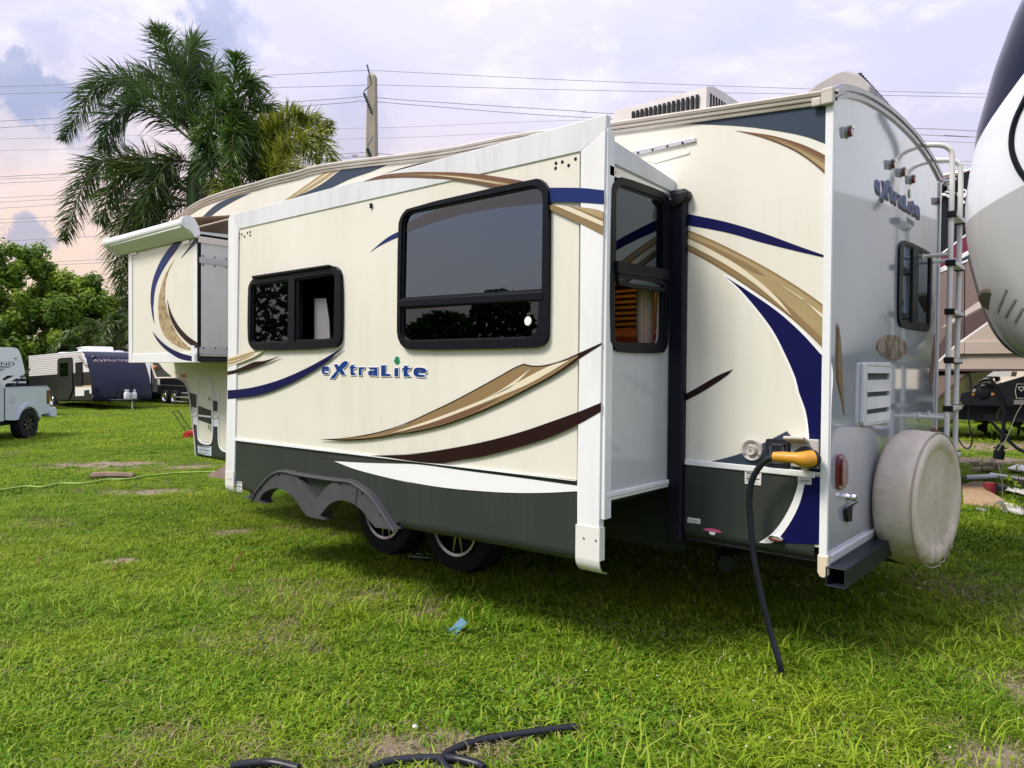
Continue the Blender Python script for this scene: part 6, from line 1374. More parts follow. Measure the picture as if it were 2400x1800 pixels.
# ------------------------------------------------------------------ other vehicles
M_vwhite = mat('trailer_white', (0.78, 0.79, 0.80), rough=.3, coat=.3)
M_vblack = mat('trailer_black', (0.006, 0.007, 0.012), rough=.3, spec=.3)
M_vnavy = mat('trailer_navy', (0.003, 0.006, 0.024), rough=.2, spec=.35)
M_gold = mat('pale_gold', (0.55, 0.40, 0.26), rough=.4)
# ---- white pickup, front out of frame: local +X forward, +Y to its left (towards us)
TR = thing('pickup_truck', 'pale blue-white pickup truck with black wheels, tail end in view', 'pickup truck', (-20.22, 1.72, gz(-20.2, 1.72)-.03), R(-47))
TR.scale = (.87, .87, .87)
M_tw = mat('truck_white', (0.60, 0.665, 0.73), rough=.16, coat=.9)
def arch_pts(cx, r, z0, n=12, rev=False):
    p = [(cx - r*math.cos(math.pi*k/n), max(z0, .42 + r*math.sin(math.pi*k/n)*1.02)) for k in range(n+1)]
    return list(reversed(p)) if rev else p
plt = lambda u, v, o: (u, .88+o, v)
def truck_side(s):
    pl = lambda u, v, o: (u, s*(.93+o), v)
    bed = [(-1.05, .70), (-1.09, 1.0), (-1.08, 1.40), (-1.0, 1.47), (.98, 1.50), (1.0, .62)] + [(.55, .58)] + [p for p in arch_pts(0, .52, .58, 14, rev=True)] + [(-.55, .66)]
    o = MB().prism(pl, bed, -.06, 0).build('bed_panel', M_tw, TR, bevel=.03, seg=3)
    fl = [p for p in arch_pts(0, .60, .60, 18)] + [p for p in arch_pts(0, .50, .60, 18, rev=True)]
    MB().prism(pl, fl, -.02, .05).build('wheel_flare', M_tw, TR, bevel=.02, seg=3)
    if s > 0:
        MB().prism(pl, [(.66+.085*math.cos(t*math.pi/12), 1.15+.085*math.sin(t*math.pi/12)) for t in range(24)], -.01, .004).build('fuel_door', M_tw, TR, bevel=.006)
    cab = [(1.02, .60), (1.02, 1.52), (1.40, 1.96), (1.75, 2.04), (2.6, 2.03), (3.45, 1.56), (4.72, 1.42), (4.85, 1.2), (4.85, .66), (4.3, .62)] + arch_pts(3.75, .52, .58, 14, rev=True) + [(3.15, .58)]
    MB().prism(pl, cab, -.06, 0, [[(1.42, 1.57), (2.1, 1.57), (2.1, 1.92), (1.62, 1.92)], [(2.18, 1.56), (3.2, 1.56), (2.62, 1.92), (2.18, 1.92)]]).build('cab_side', M_tw, TR, bevel=.02)
    MB().prism(pl, [(1.36, 1.54), (3.3, 1.52), (2.65, 1.95), (1.56, 1.95)], -.05, -.03).build('side_window', M_glass, TR)
    tl = [(-1.06, .96), (-.90, .96), (-.90, 1.36), (-1.02, 1.40), (-1.08, 1.36)]
    MB().prism(pl, tl, -.08, .012).build('tail_light', M_red, TR, bevel=.02)
    for x in (0, 3.75):
        w = wheel_mb((x, s*.84, .43), (0, s, 0), .43, .30, .58).build('wheel', M_tyre, TR, smooth=True)
        MB().lathe([(.26, .12), (.25, .14), (.235, .13), (.22, .06), (.1, .05), (.06, .09), (.0, .09)], (x, s*.84, .43), (0, s, 0), 28, cap=False).build('rim', M_black, w, smooth=True)
        mb = MB()
        for k in range(8):
            a = 2*math.pi*k/8; d_ = Vector((math.cos(a), 0, math.sin(a)))
            mb.obox(Vector((x, s*(.84+.10), .43)) + d_*.145, d_*.085, Vector((0, .018, 0)), Vector((0, 1, 0)).cross(d_)*.028)
        mb.build('spoke', mat('black_alloy', (.025, .026, .03), rough=.3, coat=.4), w, bevel=.004)
truck_side(1); truck_side(-1)
MB().box((.985, .931, .62), (1.02, .936, 1.50)).build('seam', M_black, TR)
MB().tube([(.66+.088*math.cos(k*math.pi/10), .936, 1.15+.088*math.sin(k*math.pi/10)) for k in range(20)], .004, 4, closed=True).build('seam', mat('seam_grey', (.2, .22, .24)), TR)
MB().box((-1.04, .931, .88), (.95, .934, .892)).build('crease', mat('crease_grey', (.42, .46, .5)), TR)
MB().box((2.05, .93, 1.28), (2.25, .97, 1.32)).build('door_handle', M_tw, TR, bevel=.01)
MB().box((-.98, .86, 1.475), (.95, .93, 1.505)).build('bed_rail', mat('rail_grey2', (.25, .27, .3), rough=.5), TR, bevel=.008)
MB().box((-.95, -.84, .85), (1.0, .84, .92)).box((-1.0, -.86, .80), (-.94, .86, 1.40)).build('bed_floor', M_black, TR)
MB().box((-1.09, -.80, .78), (-1.03, .80, 1.43)).build('tailgate', M_tw, TR, bevel=.02)
MB().prism(lambda u, v, o: (u, o, v), [(-1.36, .58), (-1.36, .82), (-1.28, .86), (-1.06, .84), (-1.02, .60), (-1.2, .54)], -.98, .98).build('bumper', M_tw, TR, bevel=.04, seg=3)
MB().box((-.95, -.05, .45), (4.5, .7, .62)).box((-.95, -.7, .45), (4.5, .05, .62)).build('chassis_rail', M_steel, TR)
mb = MB().prism(lambda u, v, o: (u, o, v), [(1.40, 1.96), (1.75, 2.04), (2.6, 2.03), (2.55, 2.0), (1.75, 2.0), (1.42, 1.94)], -.9, .9)
mb.prism(lambda u, v, o: (u, o, v), [(3.4, 1.57), (4.75, 1.42), (4.85, 1.2), (4.8, .7), (3.4, .8)], -.9, .9); mb.box((1.03, -.9, .62), (1.08, .9, 1.52)).box((1.1, -.88, .6), (3.4, .88, .7))
mb.build('cab_shell', M_tw, TR, bevel=.03)
MB().add([(3.42, -.86, 1.57), (3.42, .86, 1.57), (2.6, .80, 2.02), (2.6, -.80, 2.02)], [(0,1,2,3)]).build('windshield', M_glass, TR)
MB().add([(1.08, -.84, 1.56), (1.08, .84, 1.56), (1.36, .78, 1.92), (1.36, -.78, 1.92)], [(0,1,2,3)]).build('rear_window', M_glass, TR)
mb = MB().tube([(.25, .55, 1.35), (-.75, .55, 2.0)], .022, 8)
tag(mb.build('long_bar', M_black), 'dark bar slanting up out of the white pickup bed', 'bar')
b_ = bpy.data.objects['long_bar']; b_.matrix_world = Matrix.Translation(TR.location) @ Matrix.Rotation(R(-47), 4, 'Z') @ Matrix.Scale(.87, 4)

def wheels(parent, xs, y, r, m=None, z=0):
    for x in xs:
        w = wheel_mb((x, y, r+z), (0, -1, 0), r, .2).build('wheel', M_tyre, parent, smooth=True)
        MB().lathe([(r*.6, .09), (r*.58, .10), (r*.5, .05), (.05, .06), (0, .06)], (x, y, r+z), (0, -1, 0), 20, cap=False).build('rim', M_chrome, w, smooth=True)
# ---- white trailer lettered END at the frame's edge
gE = gz(-31, 6)
WT = thing('travel_trailer', 'white travel trailer with dark stripes at the left edge, behind the pickup', 'travel trailer', (-30.17, 5.2, gE), R(90))
ew = lambda k: [(y-5.2, z-gE) for y, z in P[k]]
pw = lambda u, v, o: (u, -o, v)
bo = ew('t_body')
MB().prism(pw, [(-7.5, bo[0][1])] + smooth2(bo[1:-1], closed=False, step=3) + [(-7.5, bo[-2][1])], -2.4, 0).build('body', M_vwhite, WT, bevel=.03)
for k, m in (('t_s1', M_slate), ('t_s2', M_slate), ('t_s3', M_slate), ('t_b1', M_vblack), ('t_b2', M_vnavy), ('t_b3', M_vblack), ('t_b4', M_vnavy)):
    MB().prism(pw, ew(k), 0, .006).build('stripe', m, WT)
q = ew('t_text'); text_fit('lettering', 'END', ((q[0][0]+q[1][0])/2, -.006, (q[0][1]+q[2][1])/2), q[1][0]-q[0][0], q[3][1]-q[0][1], (1, 0, 0), (0, 0, 1), M_slate, WT, offset=.004)
MB().prism(pw, ew('t_light'), 0, .02).build('marker_light', M_red, WT)
MB().prism(pw, ew('t_seam'), 0, .004).build('seam', M_alu, WT)
wheels(WT, (-3.6, -4.5), .05, .36)
MB().box((-6.5, .2, .3), (-.3, 2.2, .55)).build('chassis_rail', M_steel, WT)

# ---- the navy-fronted trailer: side runs west, front cap faces east
gA = gz(-36, 9.5)
AV = thing('travel_trailer', 'white ribbed travel trailer with navy front cap reading AVENGER', 'travel trailer', (-34.0, 8.48, gA), 0)
AV.rotation_euler = (0, R(-1.4), 0)
def cap_x(z):                                                    # profile of the front: bulges forward low down
    t = (z-.35)/2.2
    return 1.0*(1 - (max(0, t))**2.2) if t > 0 else 1.0
sidep = [(-7.3, .42), (.98, .42)] + [(cap_x(z), z) for z in (.6, .9, 1.2, 1.5, 1.8, 2.1, 2.3)] + [(-.05, 2.50), (-.3, 2.56), (-7.3, 2.56)]
MB().prism(pw, smooth2(sidep, step=3), -.03, 0, []).build('side_wall', mat('ribbed_white', (.72, .69, .68), rough=.4), AV)
mb = MB(); zs = [.42 + .105*k for k in range(20)]
zs = [z for z in zs if z < 2.52]
ny = 10; rows = []
prof_c = [(.98, .42), (.99, .5)] + [(cap_x(z), z) for z in (.7, .9, 1.1, 1.3, 1.5, 1.7, 1.9, 2.1, 2.25, 2.35)] + [(.02, 2.45), (-.12, 2.53)]
vs = []; fs = []
for x, z in prof_c:
    for k in range(ny+1):
        y = 2.5*k/ny; b2 = .16*(1-(2*k/ny-1)**4)
        vs.append((x+b2, y, z))
for i in range(len(prof_c)-1):
    for k in range(ny): fs.append((i*(ny+1)+k, i*(ny+1)+k+1, (i+1)*(ny+1)+k+1, (i+1)*(ny+1)+k))
MB().add(vs, fs).build('front_cap', M_vnavy, AV, smooth=True, angle=70, fix=False)
MB().box((-7.3, 2.47, .42), (.9, 2.5, 2.5)).build('far_side_wall', M_vwhite, AV)
MB().box((-7.3, -.02, 2.54), (-.1, 2.52, 2.60)).build('roof', M_vwhite, AV, bevel=.02)
MB().box((-7.3, .1, .36), (.9, 2.4, .44)).box((-7.28, 0, .4), (-7.25, 2.5, 2.5)).build('underbelly', M_dark, AV)
mb = MB(); k = 0
z = 1.68
while z < 2.45:
    mb.box((-7.28, -.016, z), (-.0 - max(0, (z-1.9))*.3, -.001, z+.012)); z += .085
mb.build('siding_rib', mat('rib_shade', (.42, .40, .40), rough=.5), AV)
MB().prism(pw, [(-7.3, .42), (.985, .42), (1.0, .9), (.97, 1.2), (.80, 1.66), (-7.3, 1.58)], 0, .010).build('lower_panel', M_vblack, AV)
MB().prism(pw, [(-.95, .98), (.93, 1.0), (.95, .72), (.72, .72), (.72, .88), (.1, .86), (.1, .62), (-.95, .60)], .010, .016).build('stripe', mat('trim_offwhite', (.72, .70, .68), rough=.5), AV)
MB().prism(pw, [(-.95, 1.05), (.91, 1.08), (.93, 1.0), (-.95, .98)], .010, .015).build('stripe', M_gold, AV)
MB().prism(pw, chaikin([(-3.1, .44), (-1.2, .44), (-1.2, 2.28), (-1.35, 2.36), (-2.95, 2.36), (-3.1, 2.2)], 1), .010, .05).build('door', mat('door_black', (.008, .010, .016), rough=.3, spec=.3), AV, bevel=.02)
MB().prism(pw, [(-2.7, 1.5), (-1.7, 1.5), (-1.7, 2.12), (-2.7, 2.12)], .05, .06).build('door_window', M_glass, AV)
MB().prism(pw, [(-.85, 1.05), (-.05, 1.05), (-.05, 2.12), (-.85, 2.10)], .010, .04).build('window', M_frame, AV, bevel=.02)
for a_, b_ in (((-.5, 2.36), (.35, 1.88)), ((-.25, 2.34), (.42, 1.96)), ((.30, 1.94), (.62, 1.95)), ((.42, 1.86), (.68, 1.87))):
    MB().tube([(a_[0], -.004, a_[1]), (b_[0], -.004, b_[1])], .016, 6).build('stripe', M_black, AV)
MB().prism(lambda u, v, o: (u, .5+o, v), [(-2.2, 2.60), (-.55, 2.60), (-.7, 2.84), (-1.5, 2.86), (-2.25, 2.84), (-2.3, 2.80), (-2.0, 2.80)], 0, 1.0).build('air_conditioner', mat('ac_white', (.8, .8, .8), rough=.4), AV, bevel=.04)
MB().box((-5.0, .6, 2.6), (-4.4, 1.2, 2.72)).box((-3.3, .6, 2.6), (-3.1, .8, 2.68)).build('roof_vent', M_vwhite, AV, bevel=.02)
MB().lathe([(.0, .10), (.2, .08), (.3, 0)], (-.9, 1.8, 2.6), (0, 0, 1), 16).build('roof_vent', mat('vent_grey', (.5, .5, .52), rough=.4), AV)
text_fit('lettering', 'AVENGER', (cap_x(2.16)+.165, .98, 2.16), 1.55, .135, (0, 1, 0), (-.36, 0, 1), mat('rose_gold', (.72, .50, .44), rough=.4), AV, extrude=.004, offset=.0)
MB().box((.33, .25, 2.33), (.40, .40, 2.37)).build('marker_light', M_red, AV)
# A-frame tongue, jack and gas bottles
mb = MB(); mb.tube([(.9, .5, .42), (2.1, 1.25, .42)], .05, 8).tube([(.9, 2.0, .42), (2.1, 1.25, .42)], .05, 8)
mb.build('tongue', M_steel, AV)
MB().tube([(1.95, 1.25, -.05), (1.95, 1.25, .95)], .035, 10).build('jack', M_alu, AV)
MB().tube([(1.95, 1.25, .75), (1.95, 1.25, 1.08)], .055, 10).build('jack_head', M_steel, AV)
for y in (1.22, 1.50):
    pr = [(.0, .0), (.11, .02), (.125, .07), (.125, .27), (.105, .33), (.06, .36), (.06, .39), (.09, .39), (.09, .45), (.0, .45)]
    MB().lathe(pr, (1.45 if y < 1.2 else 1.5, y, .42), (0, 0, 1), 20).build('gas_bottle', mat('bottle_white', (.8, .8, .8), rough=.35), AV, smooth=True)
mb = MB()
for k in range(3): mb.box((-2.9, -.35-.2*k, .36-.14*k), (-1.4, -.15-.2*k, .39-.14*k))
mb.build('entry_step', M_steel, AV)
wheels(AV, (-3.9, -4.8), .05, .36)

# ---- tandem-axle trailer seen under the nose
gB = gz(-37, 13.5)
BT = thing('travel_trailer', 'distant beige and black trailer on twin wheels with folding steps', 'travel trailer', (-37.3, 13.5, gB), 0)
MB().box((-7.5, 0, .95), (3.9, 2.5, 3.2)).build('body', mat('trailer_beige', (.66, .62, .56), rough=.4), BT, bevel=.05)
MB().box((-7.5, .02, .5), (3.9, 2.48, .95)).build('skirt', M_vblack, BT)
MB().prism(pw, [(-3.2, .9), (-1.55, .9), (-1.55, 2.6), (-3.2, 2.6)], 0, .05).build('door', M_vblack, BT, bevel=.03)
MB().prism(pw, [(-3.1, .92), (-1.75, .92), (-1.75, 1.16), (-3.1, 1.16)], .05, .07).build('door_kick_plate', mat('kick_beige', (.45, .38, .32)), BT)
MB().box((-1.4, -.05, .6), (-.9, 0, 3.1)).build('awning_arm', M_alu, BT)
MB().box((-.6, -.02, 1.0), (2.4, 0.0, 1.45)).build('stripe', M_vblack, BT)
wheels(BT, (.1, 1.15), -.02, .37)
mb = MB()
for k in range(3): mb.box((-3.1, -.3-.25*k, .62-.2*k), (-1.7, -.06-.25*k, .66-.2*k)); mb.box((2.4, -.3-.25*k, .62-.2*k), (3.7, -.06-.25*k, .66-.2*k))
mb.build('entry_step', mat('step_grey', (.22, .2, .19), rough=.6), BT)

# ---- burgundy and brown fifth wheel beyond ours
RV = thing('fifth_wheel_trailer', 'brown fifth wheel with burgundy band and black top behind the ladder', 'camper trailer', (0, 6.25, 0), 0)
zt0, zt1 = 3.73, 3.90
RVb = mat('rv_brown', (.215, .155, .140), rough=.35, coat=.3); RVd = mat('rv_dark_brown', (.105, .068, .066), rough=.35, coat=.3); RVg = mat('rv_beige', (.47, .39, .34), rough=.4)
RVr = mat('rv_burgundy', (.15, .008, .035), rough=.3, coat=.3)
MB().prism(pw, [(-8, .7), (-1.0, .7), (-.62, 1.2), (-.30, 1.53), (1.3, 1.53), (1.7, 1.9), (1.7, 3.2), (1.4, 3.95), (-8, 3.45)], -2.5, 0).build('body', RVb, RV, bevel=.03)
for k, m, o in (('v_black', M_vblack, .004), ('v_burg', RVr, .004), ('v_slate', M_slate, .005), ('v_spear', mat('rv_pale', (.60, .52, .47), rough=.4), .004), ('v_dark', RVd, .004)):
    MB().prism(pw, P[k], 0, o).build('stripe', m, RV)
for k in ('v_line1', 'v_line2', 'v_line3', 'v_line4'): MB().prism(pw, P[k], 0, .009).build('pinstripe', M_wh, RV)
MB().prism(pw, P['v_slide'], 0, .012).build('slide_panel', RVg, RV)
MB().prism(pw, P['v_lip'], .012, .05).build('slide_lip', RVg, RV, bevel=.008)
MB().prism(pw, P['v_corner'], .05, .06).build('corner_trim', RVg, RV, bevel=.004)
MB().prism(pw, P['v_trim'], -.05, .03).build('bottom_trim', RVd, RV)
MB().prism(pw, P['v_seam'], 0, .008).build('seam', M_black, RV)
MB().prism(pw, P['v_below'], -1.8, -.02).build('underbelly', M_steel, RV, bevel=.02)
MB().box((-8, .05, .5), (-1.05, 2.4, .72)).build('chassis_rail', M_steel, RV)
u, v = P['v_dot'][0]
mb = MB()
mb.prism(pw, [(u+.055*math.cos(t*math.pi/8), v+.055*math.sin(t*math.pi/8)) for t in range(16)], .004, .010)
mb.build('round_emblem', M_wh, RV)
mb = MB()
for du, dv in ((-.02, .015), (.02, .015), (0, -.02)): mb.prism(pw, [(u+du+.012*math.cos(t*math.pi/6), v+dv+.012*math.sin(t*math.pi/6)) for t in range(12)], .010, .012)
u, v = P['v_dot'][1]
mb.build('print', M_ink, RV); MB().prism(pw, [(u-.03, v-.03), (u+.03, v-.03), (u, v+.03)], .004, .010).build('print', M_wh, RV)
wheels(RV, (-4.2, -5.1), .05, .37)
mb = MB().box((-8, -.10, 3.60), (-.62, -.0, 3.70)); mb.build('awning_tube', M_black, RV, bevel=.04, seg=4)
mb = MB(); r2 = random.Random(4)
for k in range(9): mb.tube([(-.66+r2.uniform(-.05, .05), -.05, 3.55+r2.uniform(0, .22)), (-.6+r2.uniform(-.05, .12), -.09, 3.5+r2.uniform(0, .28))], .014, 5)
mb.build('awning_bracket', M_alu, RV)

# ---- pale trailer further back
NB = thing('travel_trailer', 'plain beige trailer seen beneath the brown camper overhang', 'travel trailer', (0, 15.0, 0), 0)
zb = P['n_beige'][2][1]
MB().prism(pw, [(-7.5, zb), (6, zb), (6, 3.3), (-7.5, 3.3)], -2.5, 0).build('body', mat('beige_pale', (.70, .61, .50), rough=.45), NB, bevel=.03)
a, b = P['n_seam']; MB().box((a[0], -.012, a[1]), (a[0]+2.4, 0, a[1]+.012)).build('seam', mat('seam_white', (.8, .78, .74)), NB)
MB().prism(pw, P['n_dark'], -.6, .02).build('skirt', M_steel, NB)
MB().box((-7.4, .3, .45), (5.8, 2.2, zb)).build('chassis_rail', M_steel, NB)
wheels(NB, (-2.45, -3.4), .06, .42)
wheels(NB, (3.4, 4.3), .06, .42)

# ---- big fifth-wheel nose at the right edge of the frame
NT = thing('fifth_wheel_trailer', 'grey-white rounded fifth wheel nose with navy top at the right edge', 'camper trailer', (0, 0, 0), 0)
pr = [tuple(p) for p in P['n_prof']]
pr = [(1.3, 4.62), (.75, 4.55), (.46, 4.42)] + pr[1:]
pr += [(pr[-1][0]+.25, pr[-1][1]-.04), (1.6, pr[-1][1]-.06)]
pr = smooth2(pr, closed=False, step=4, corner=80)
Y0, Y1, RR = 2.85, 5.45, .5
def nose_surf(x, z):
    rows_ = []
    for k in range(11):
        a = math.pi/2*(10-k)/10
        rows_.append((x + RR*(1-math.cos(a))*1.0, Y0 + RR*(1-math.sin(a)), z))
    n_ = 6
    for k in range(1, n_): rows_.append((x, Y0+RR+(Y1-Y0-2*RR)*k/n_, z))
    for k in range(11):
        a = math.pi/2*k/10; rows_.append((x + RR*(1-math.cos(a)), Y1 - RR*(1-math.sin(a)), z))
    return [(9.0, Y0, z)] + rows_ + [(9.0, Y1, z)]
gr = [nose_surf(x, z) for x, z in pr]
m_ = len(gr[0]); vs = [p for r_ in gr for p in r_]
def nose_mat():
    m = bpy.data.materials.new('nose_paint'); m.use_nodes = True
    n = m.node_tree.nodes; l = m.node_tree.links; b = n['Principled BSDF']
    b.inputs['Roughness'].default_value = .16; b.inputs['Coat Weight'].default_value = .08; b.inputs['Specular IOR Level'].default_value = .3; b.inputs['Coat Roughness'].default_value = .04
    tc = n.new('ShaderNodeTexCoord'); sp_ = n.new('ShaderNodeSeparateXYZ'); l.new(tc.outputs['Object'], sp_.inputs[0])
    def line(k, c):
        a = n.new('ShaderNodeMath'); a.operation = 'MULTIPLY_ADD'; l.new(sp_.outputs[0], a.inputs[0]); a.inputs[1].default_value = -k; l.new(sp_.outputs[2], a.inputs[2])
        g = n.new('ShaderNodeMath'); g.operation = 'GREATER_THAN'; l.new(a.outputs[0], g.inputs[0]); g.inputs[1].default_value = c; return g.outputs[0]
    def mix(f, a, c):
        q = n.new('ShaderNodeMix'); q.data_type = 'RGBA'; l.new(f, q.inputs[0])
        for i, v in ((6, a), (7, c)):
            if isinstance(v, tuple): q.inputs[i].default_value = (*v, 1)
            else: l.new(v, q.inputs[i])
        return q.outputs[2]
    c = mix(line(.42, 2.65), (.40, .405, .40), (.66, .69, .72))
    c = mix(line(1.2, 3.13), c, (.004, .007, .022))
    l.new(c, b.inputs['Base Color']); return m
MB().add(vs, [(i*m_+k, i*m_+k+1, (i+1)*m_+k+1, (i+1)*m_+k) for i in range(len(gr)-1) for k in range(m_-1)]).build('front_cap', nose_mat(), NT, smooth=True, angle=80)
MB().box((1.2, Y0+.02, 1.0), (9.0, Y1-.02, 1.62)).build('body', mat('nose_grey', (.3, .31, .31), rough=.4), NT)
lo = [p for p in pr if p[1] < 2.45]
MB().tube([(x-.004, Y0+RR, z) for x, z in lo], .014, 8).build('edge_trim', mat('rim_dark', (.07, .08, .08), rough=.4), NT, smooth=True)
MB().tube([(x+.05, Y0+RR*.62, z-.02) for x, z in lo], .010, 8).build('edge_trim', mat('rim_grey', (.3, .32, .32), rough=.4), NT, smooth=True)
def on_nose(u, z, o=0.0):
    """point of the near rounded corner at (x=u, z)"""
    xp = 0.3
    for (xa, za), (xb, zb_) in zip(pr, pr[1:]):
        if min(za, zb_) <= z <= max(za, zb_) and abs(za-zb_) > 1e-6: xp = xa + (xb-xa)*(z-za)/(zb_-za)
    c = max(0.0, min(1.0, 1-(u-xp)/RR)); sa = math.sqrt(1-c*c)
    return Vector((u - o*c, Y0 + RR*(1-sa) - o*sa, z))
MB().tube([on_nose(u, z, .004) for u, z in smooth2(P['n_win'], closed=False)], .020, 8).build('window_frame', M_frame, NT, smooth=True)
mb = MB()
ps = P['n_slots']
for i in range(3):
    a, b = ps[2*i], ps[2*i+1]; mb.tube([on_nose(a[0]+(b[0]-a[0])*t/5, a[1]+(b[1]-a[1])*t/5, -.012) for t in range(6)], .018, 8)
mb.build('vent_slot', mat('slot_grey', (.20, .205, .20), rough=.6), NT, smooth=True)
c = on_nose(*P['n_oval'][0], -.012); MB().lathe([(.0, .02), (.08, .016), (.10, .0)], c, (c - Vector((c.x+.3, c.y+.4, c.z+.3))).normalized(), 24).build('badge', mat('badge_olive', (.11, .11, .075), rough=.4), NT, smooth=True)
# pin box and what hangs from it
pp = lambda u, v, o: (u, 4.3 - o, v)
MB().prism(pp, P['p_box'], -.34, 0).build('pin_box', M_steel, NT, bevel=.012)
MB().prism(pp, P['p_lower'], -.26, -.06).build('coupler', M_steel, NT, bevel=.01)
MB().prism(pp, P['p_plate'], -.5, -.1).build('lube_plate', mat('plate_pale', (.62, .63, .63), rough=.4), NT)
MB().prism(pp, P['p_post'], -.32, -.22).build('post', M_steel, NT)
MB().prism(pp, P['p_bar'], 0, .02).build('bracket', mat('bracket_grey', (.22, .21, .23), rough=.4), NT)
bd = P['p_badge']; sb = MB().prism(pp, bd, 0, .004).build('badge', M_vblack, NT)
MB().prism(pp, bd, .004, .007, [offset2(bd, -.004)]).build('outline', mat('badge_line', (.55, .55, .5)), sb)
MB().prism(pp, P['p_shield'], .004, .008, [offset2(P['p_shield'], -.006)]).build('shield', mat('badge_line', (.55, .55, .5)), sb)
ar = P['p_arc']; mb = MB()
fine = smooth2(ar, closed=False, step=6)
for i in range(0, len(fine)-2, 3): mb.obox(((fine[i][0]+fine[i+1][0])/2, 4.297, (fine[i][1]+fine[i+1][1])/2), Vector((fine[i+1][0]-fine[i][0], 0, fine[i+1][1]-fine[i][1]))*.45, (0, .003, 0), Vector((-(fine[i+1][1]-fine[i][1]), 0, fine[i+1][0]-fine[i][0]))*.28)
mb.build('print', mat('print_pale', (.55, .56, .52)), NT)
for i in (0, -1):
    u, v = ar[i]
    MB().box((u-.012, 4.294, v-.022), (u+.012, 4.3, v-.010)).build('print', mat('print_amber', (.55, .32, .06)), NT)
    MB().box((u-.010, 4.294, v-.036), (u+.010, 4.3, v-.024)).build('print', mat('print_red', (.35, .08, .03)), NT)
MB().lathe([(.06, 0), (.055, .012), (.02, .02), (.0, .02)], (P['p_dim'][0][0], 4.3, P['p_dim'][0][1]), (0, -1, 0), 24).build('pivot_cap', M_steel, NT, smooth=True)
for k, r_ in (('p_cablea', .007), ('p_loop', .0065), ('p_plugc', .016), ('p_cross', .014)):
    MB().tube(spline3([(u, 4.25, v) for u, v in P[k]], 6), r_, 8).build('cable', M_cable, NT, smooth=True)
for k in ('p_wire', 'p_wire2'): MB().tube(spline3([(u, 4.22, v) for u, v in P[k]], 6), .0022, 5).build('breakaway_wire', mat('wire_pale', (.5, .52, .42), rough=.4), NT)
a, b = P['p_plug']; a = Vector((a[0], 4.25, a[1])); b = Vector((b[0], 4.25, b[1])); ax = (b-a).normalized()
pl_ = MB().lathe([(.014, -.01), (.03, .0), (.032, .045), (.045, .05), (.044, (b-a).length), (.0, (b-a).length)], a, ax, 18).build('trailer_plug', M_cable, NT, smooth=True, angle=40)
MB().obox(a+ax*.025, Vector((.05, 0, .0)), (0, .02, 0), Vector((0, 0, .006))).build('flap', M_cable, pl_)

# ------------------------------------------------------------------ vegetation, pole and wires
def leaf_mat(name, c1, c2, c3, trans=.35, rough=.45):
    m = bpy.data.materials.new(name); m.use_nodes = True
    n = m.node_tree.nodes; l = m.node_tree.links; b = n['Principled BSDF']
    b.inputs['Roughness'].default_value = rough; b.inputs['Specular IOR Level'].default_value = .4
    at = n.new('ShaderNodeAttribute'); at.attribute_name = 'tone'
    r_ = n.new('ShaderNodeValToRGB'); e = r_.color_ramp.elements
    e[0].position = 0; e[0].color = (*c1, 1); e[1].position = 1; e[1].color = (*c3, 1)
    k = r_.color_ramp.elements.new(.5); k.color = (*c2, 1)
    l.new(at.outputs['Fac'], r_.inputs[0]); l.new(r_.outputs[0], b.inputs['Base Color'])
    tr = n.new('ShaderNodeBsdfTranslucent'); l.new(r_.outputs[0], tr.inputs[0])
    ms_ = n.new('ShaderNodeMixShader'); ms_.inputs[0].default_value = trans
    l.new(b.outputs[0], ms_.inputs[1]); l.new(tr.outputs[0], ms_.inputs[2]); l.new(ms_.outputs[0], n['Material Output'].inputs[0])
    return m
def leaf_mesh(name, vs, fs, tone, m, parent=None):
    me = bpy.data.meshes.new(name); me.from_pydata(vs, [], fs)
    a = me.attributes.new('tone', 'FLOAT', 'POINT'); a.data.foreach_set('value', tone)
    return link(name, me, m, parent)
LM_tree = leaf_mat('leaf_bright', (.050, .115, .010), (.150, .265, .018), (.33, .43, .035))
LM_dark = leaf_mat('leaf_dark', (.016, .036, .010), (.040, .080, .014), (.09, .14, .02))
LM_palm = [leaf_mat('palm_blue_green', (.020, .050, .015), (.046, .100, .023), (.105, .18, .042), .36, .4),
           leaf_mat('palm_olive', (.026, .054, .010), (.060, .104, .017), (.13, .18, .027), .36, .4),
           leaf_mat('palm_yellow', (.12, .15, .016), (.25, .28, .03), (.38, .39, .06), .35, .35),
           leaf_mat('palm_green', (.026, .066, .012), (.070, .155, .018), (.17, .28, .035), .35, .35)]
M_bark = mat('bark', (.11, .085, .06), rough=.9, var=.4, vscale=14, bump=.6, bscale=30)
M_rachis = mat('frond_stem', (.14, .15, .05), rough=.5)
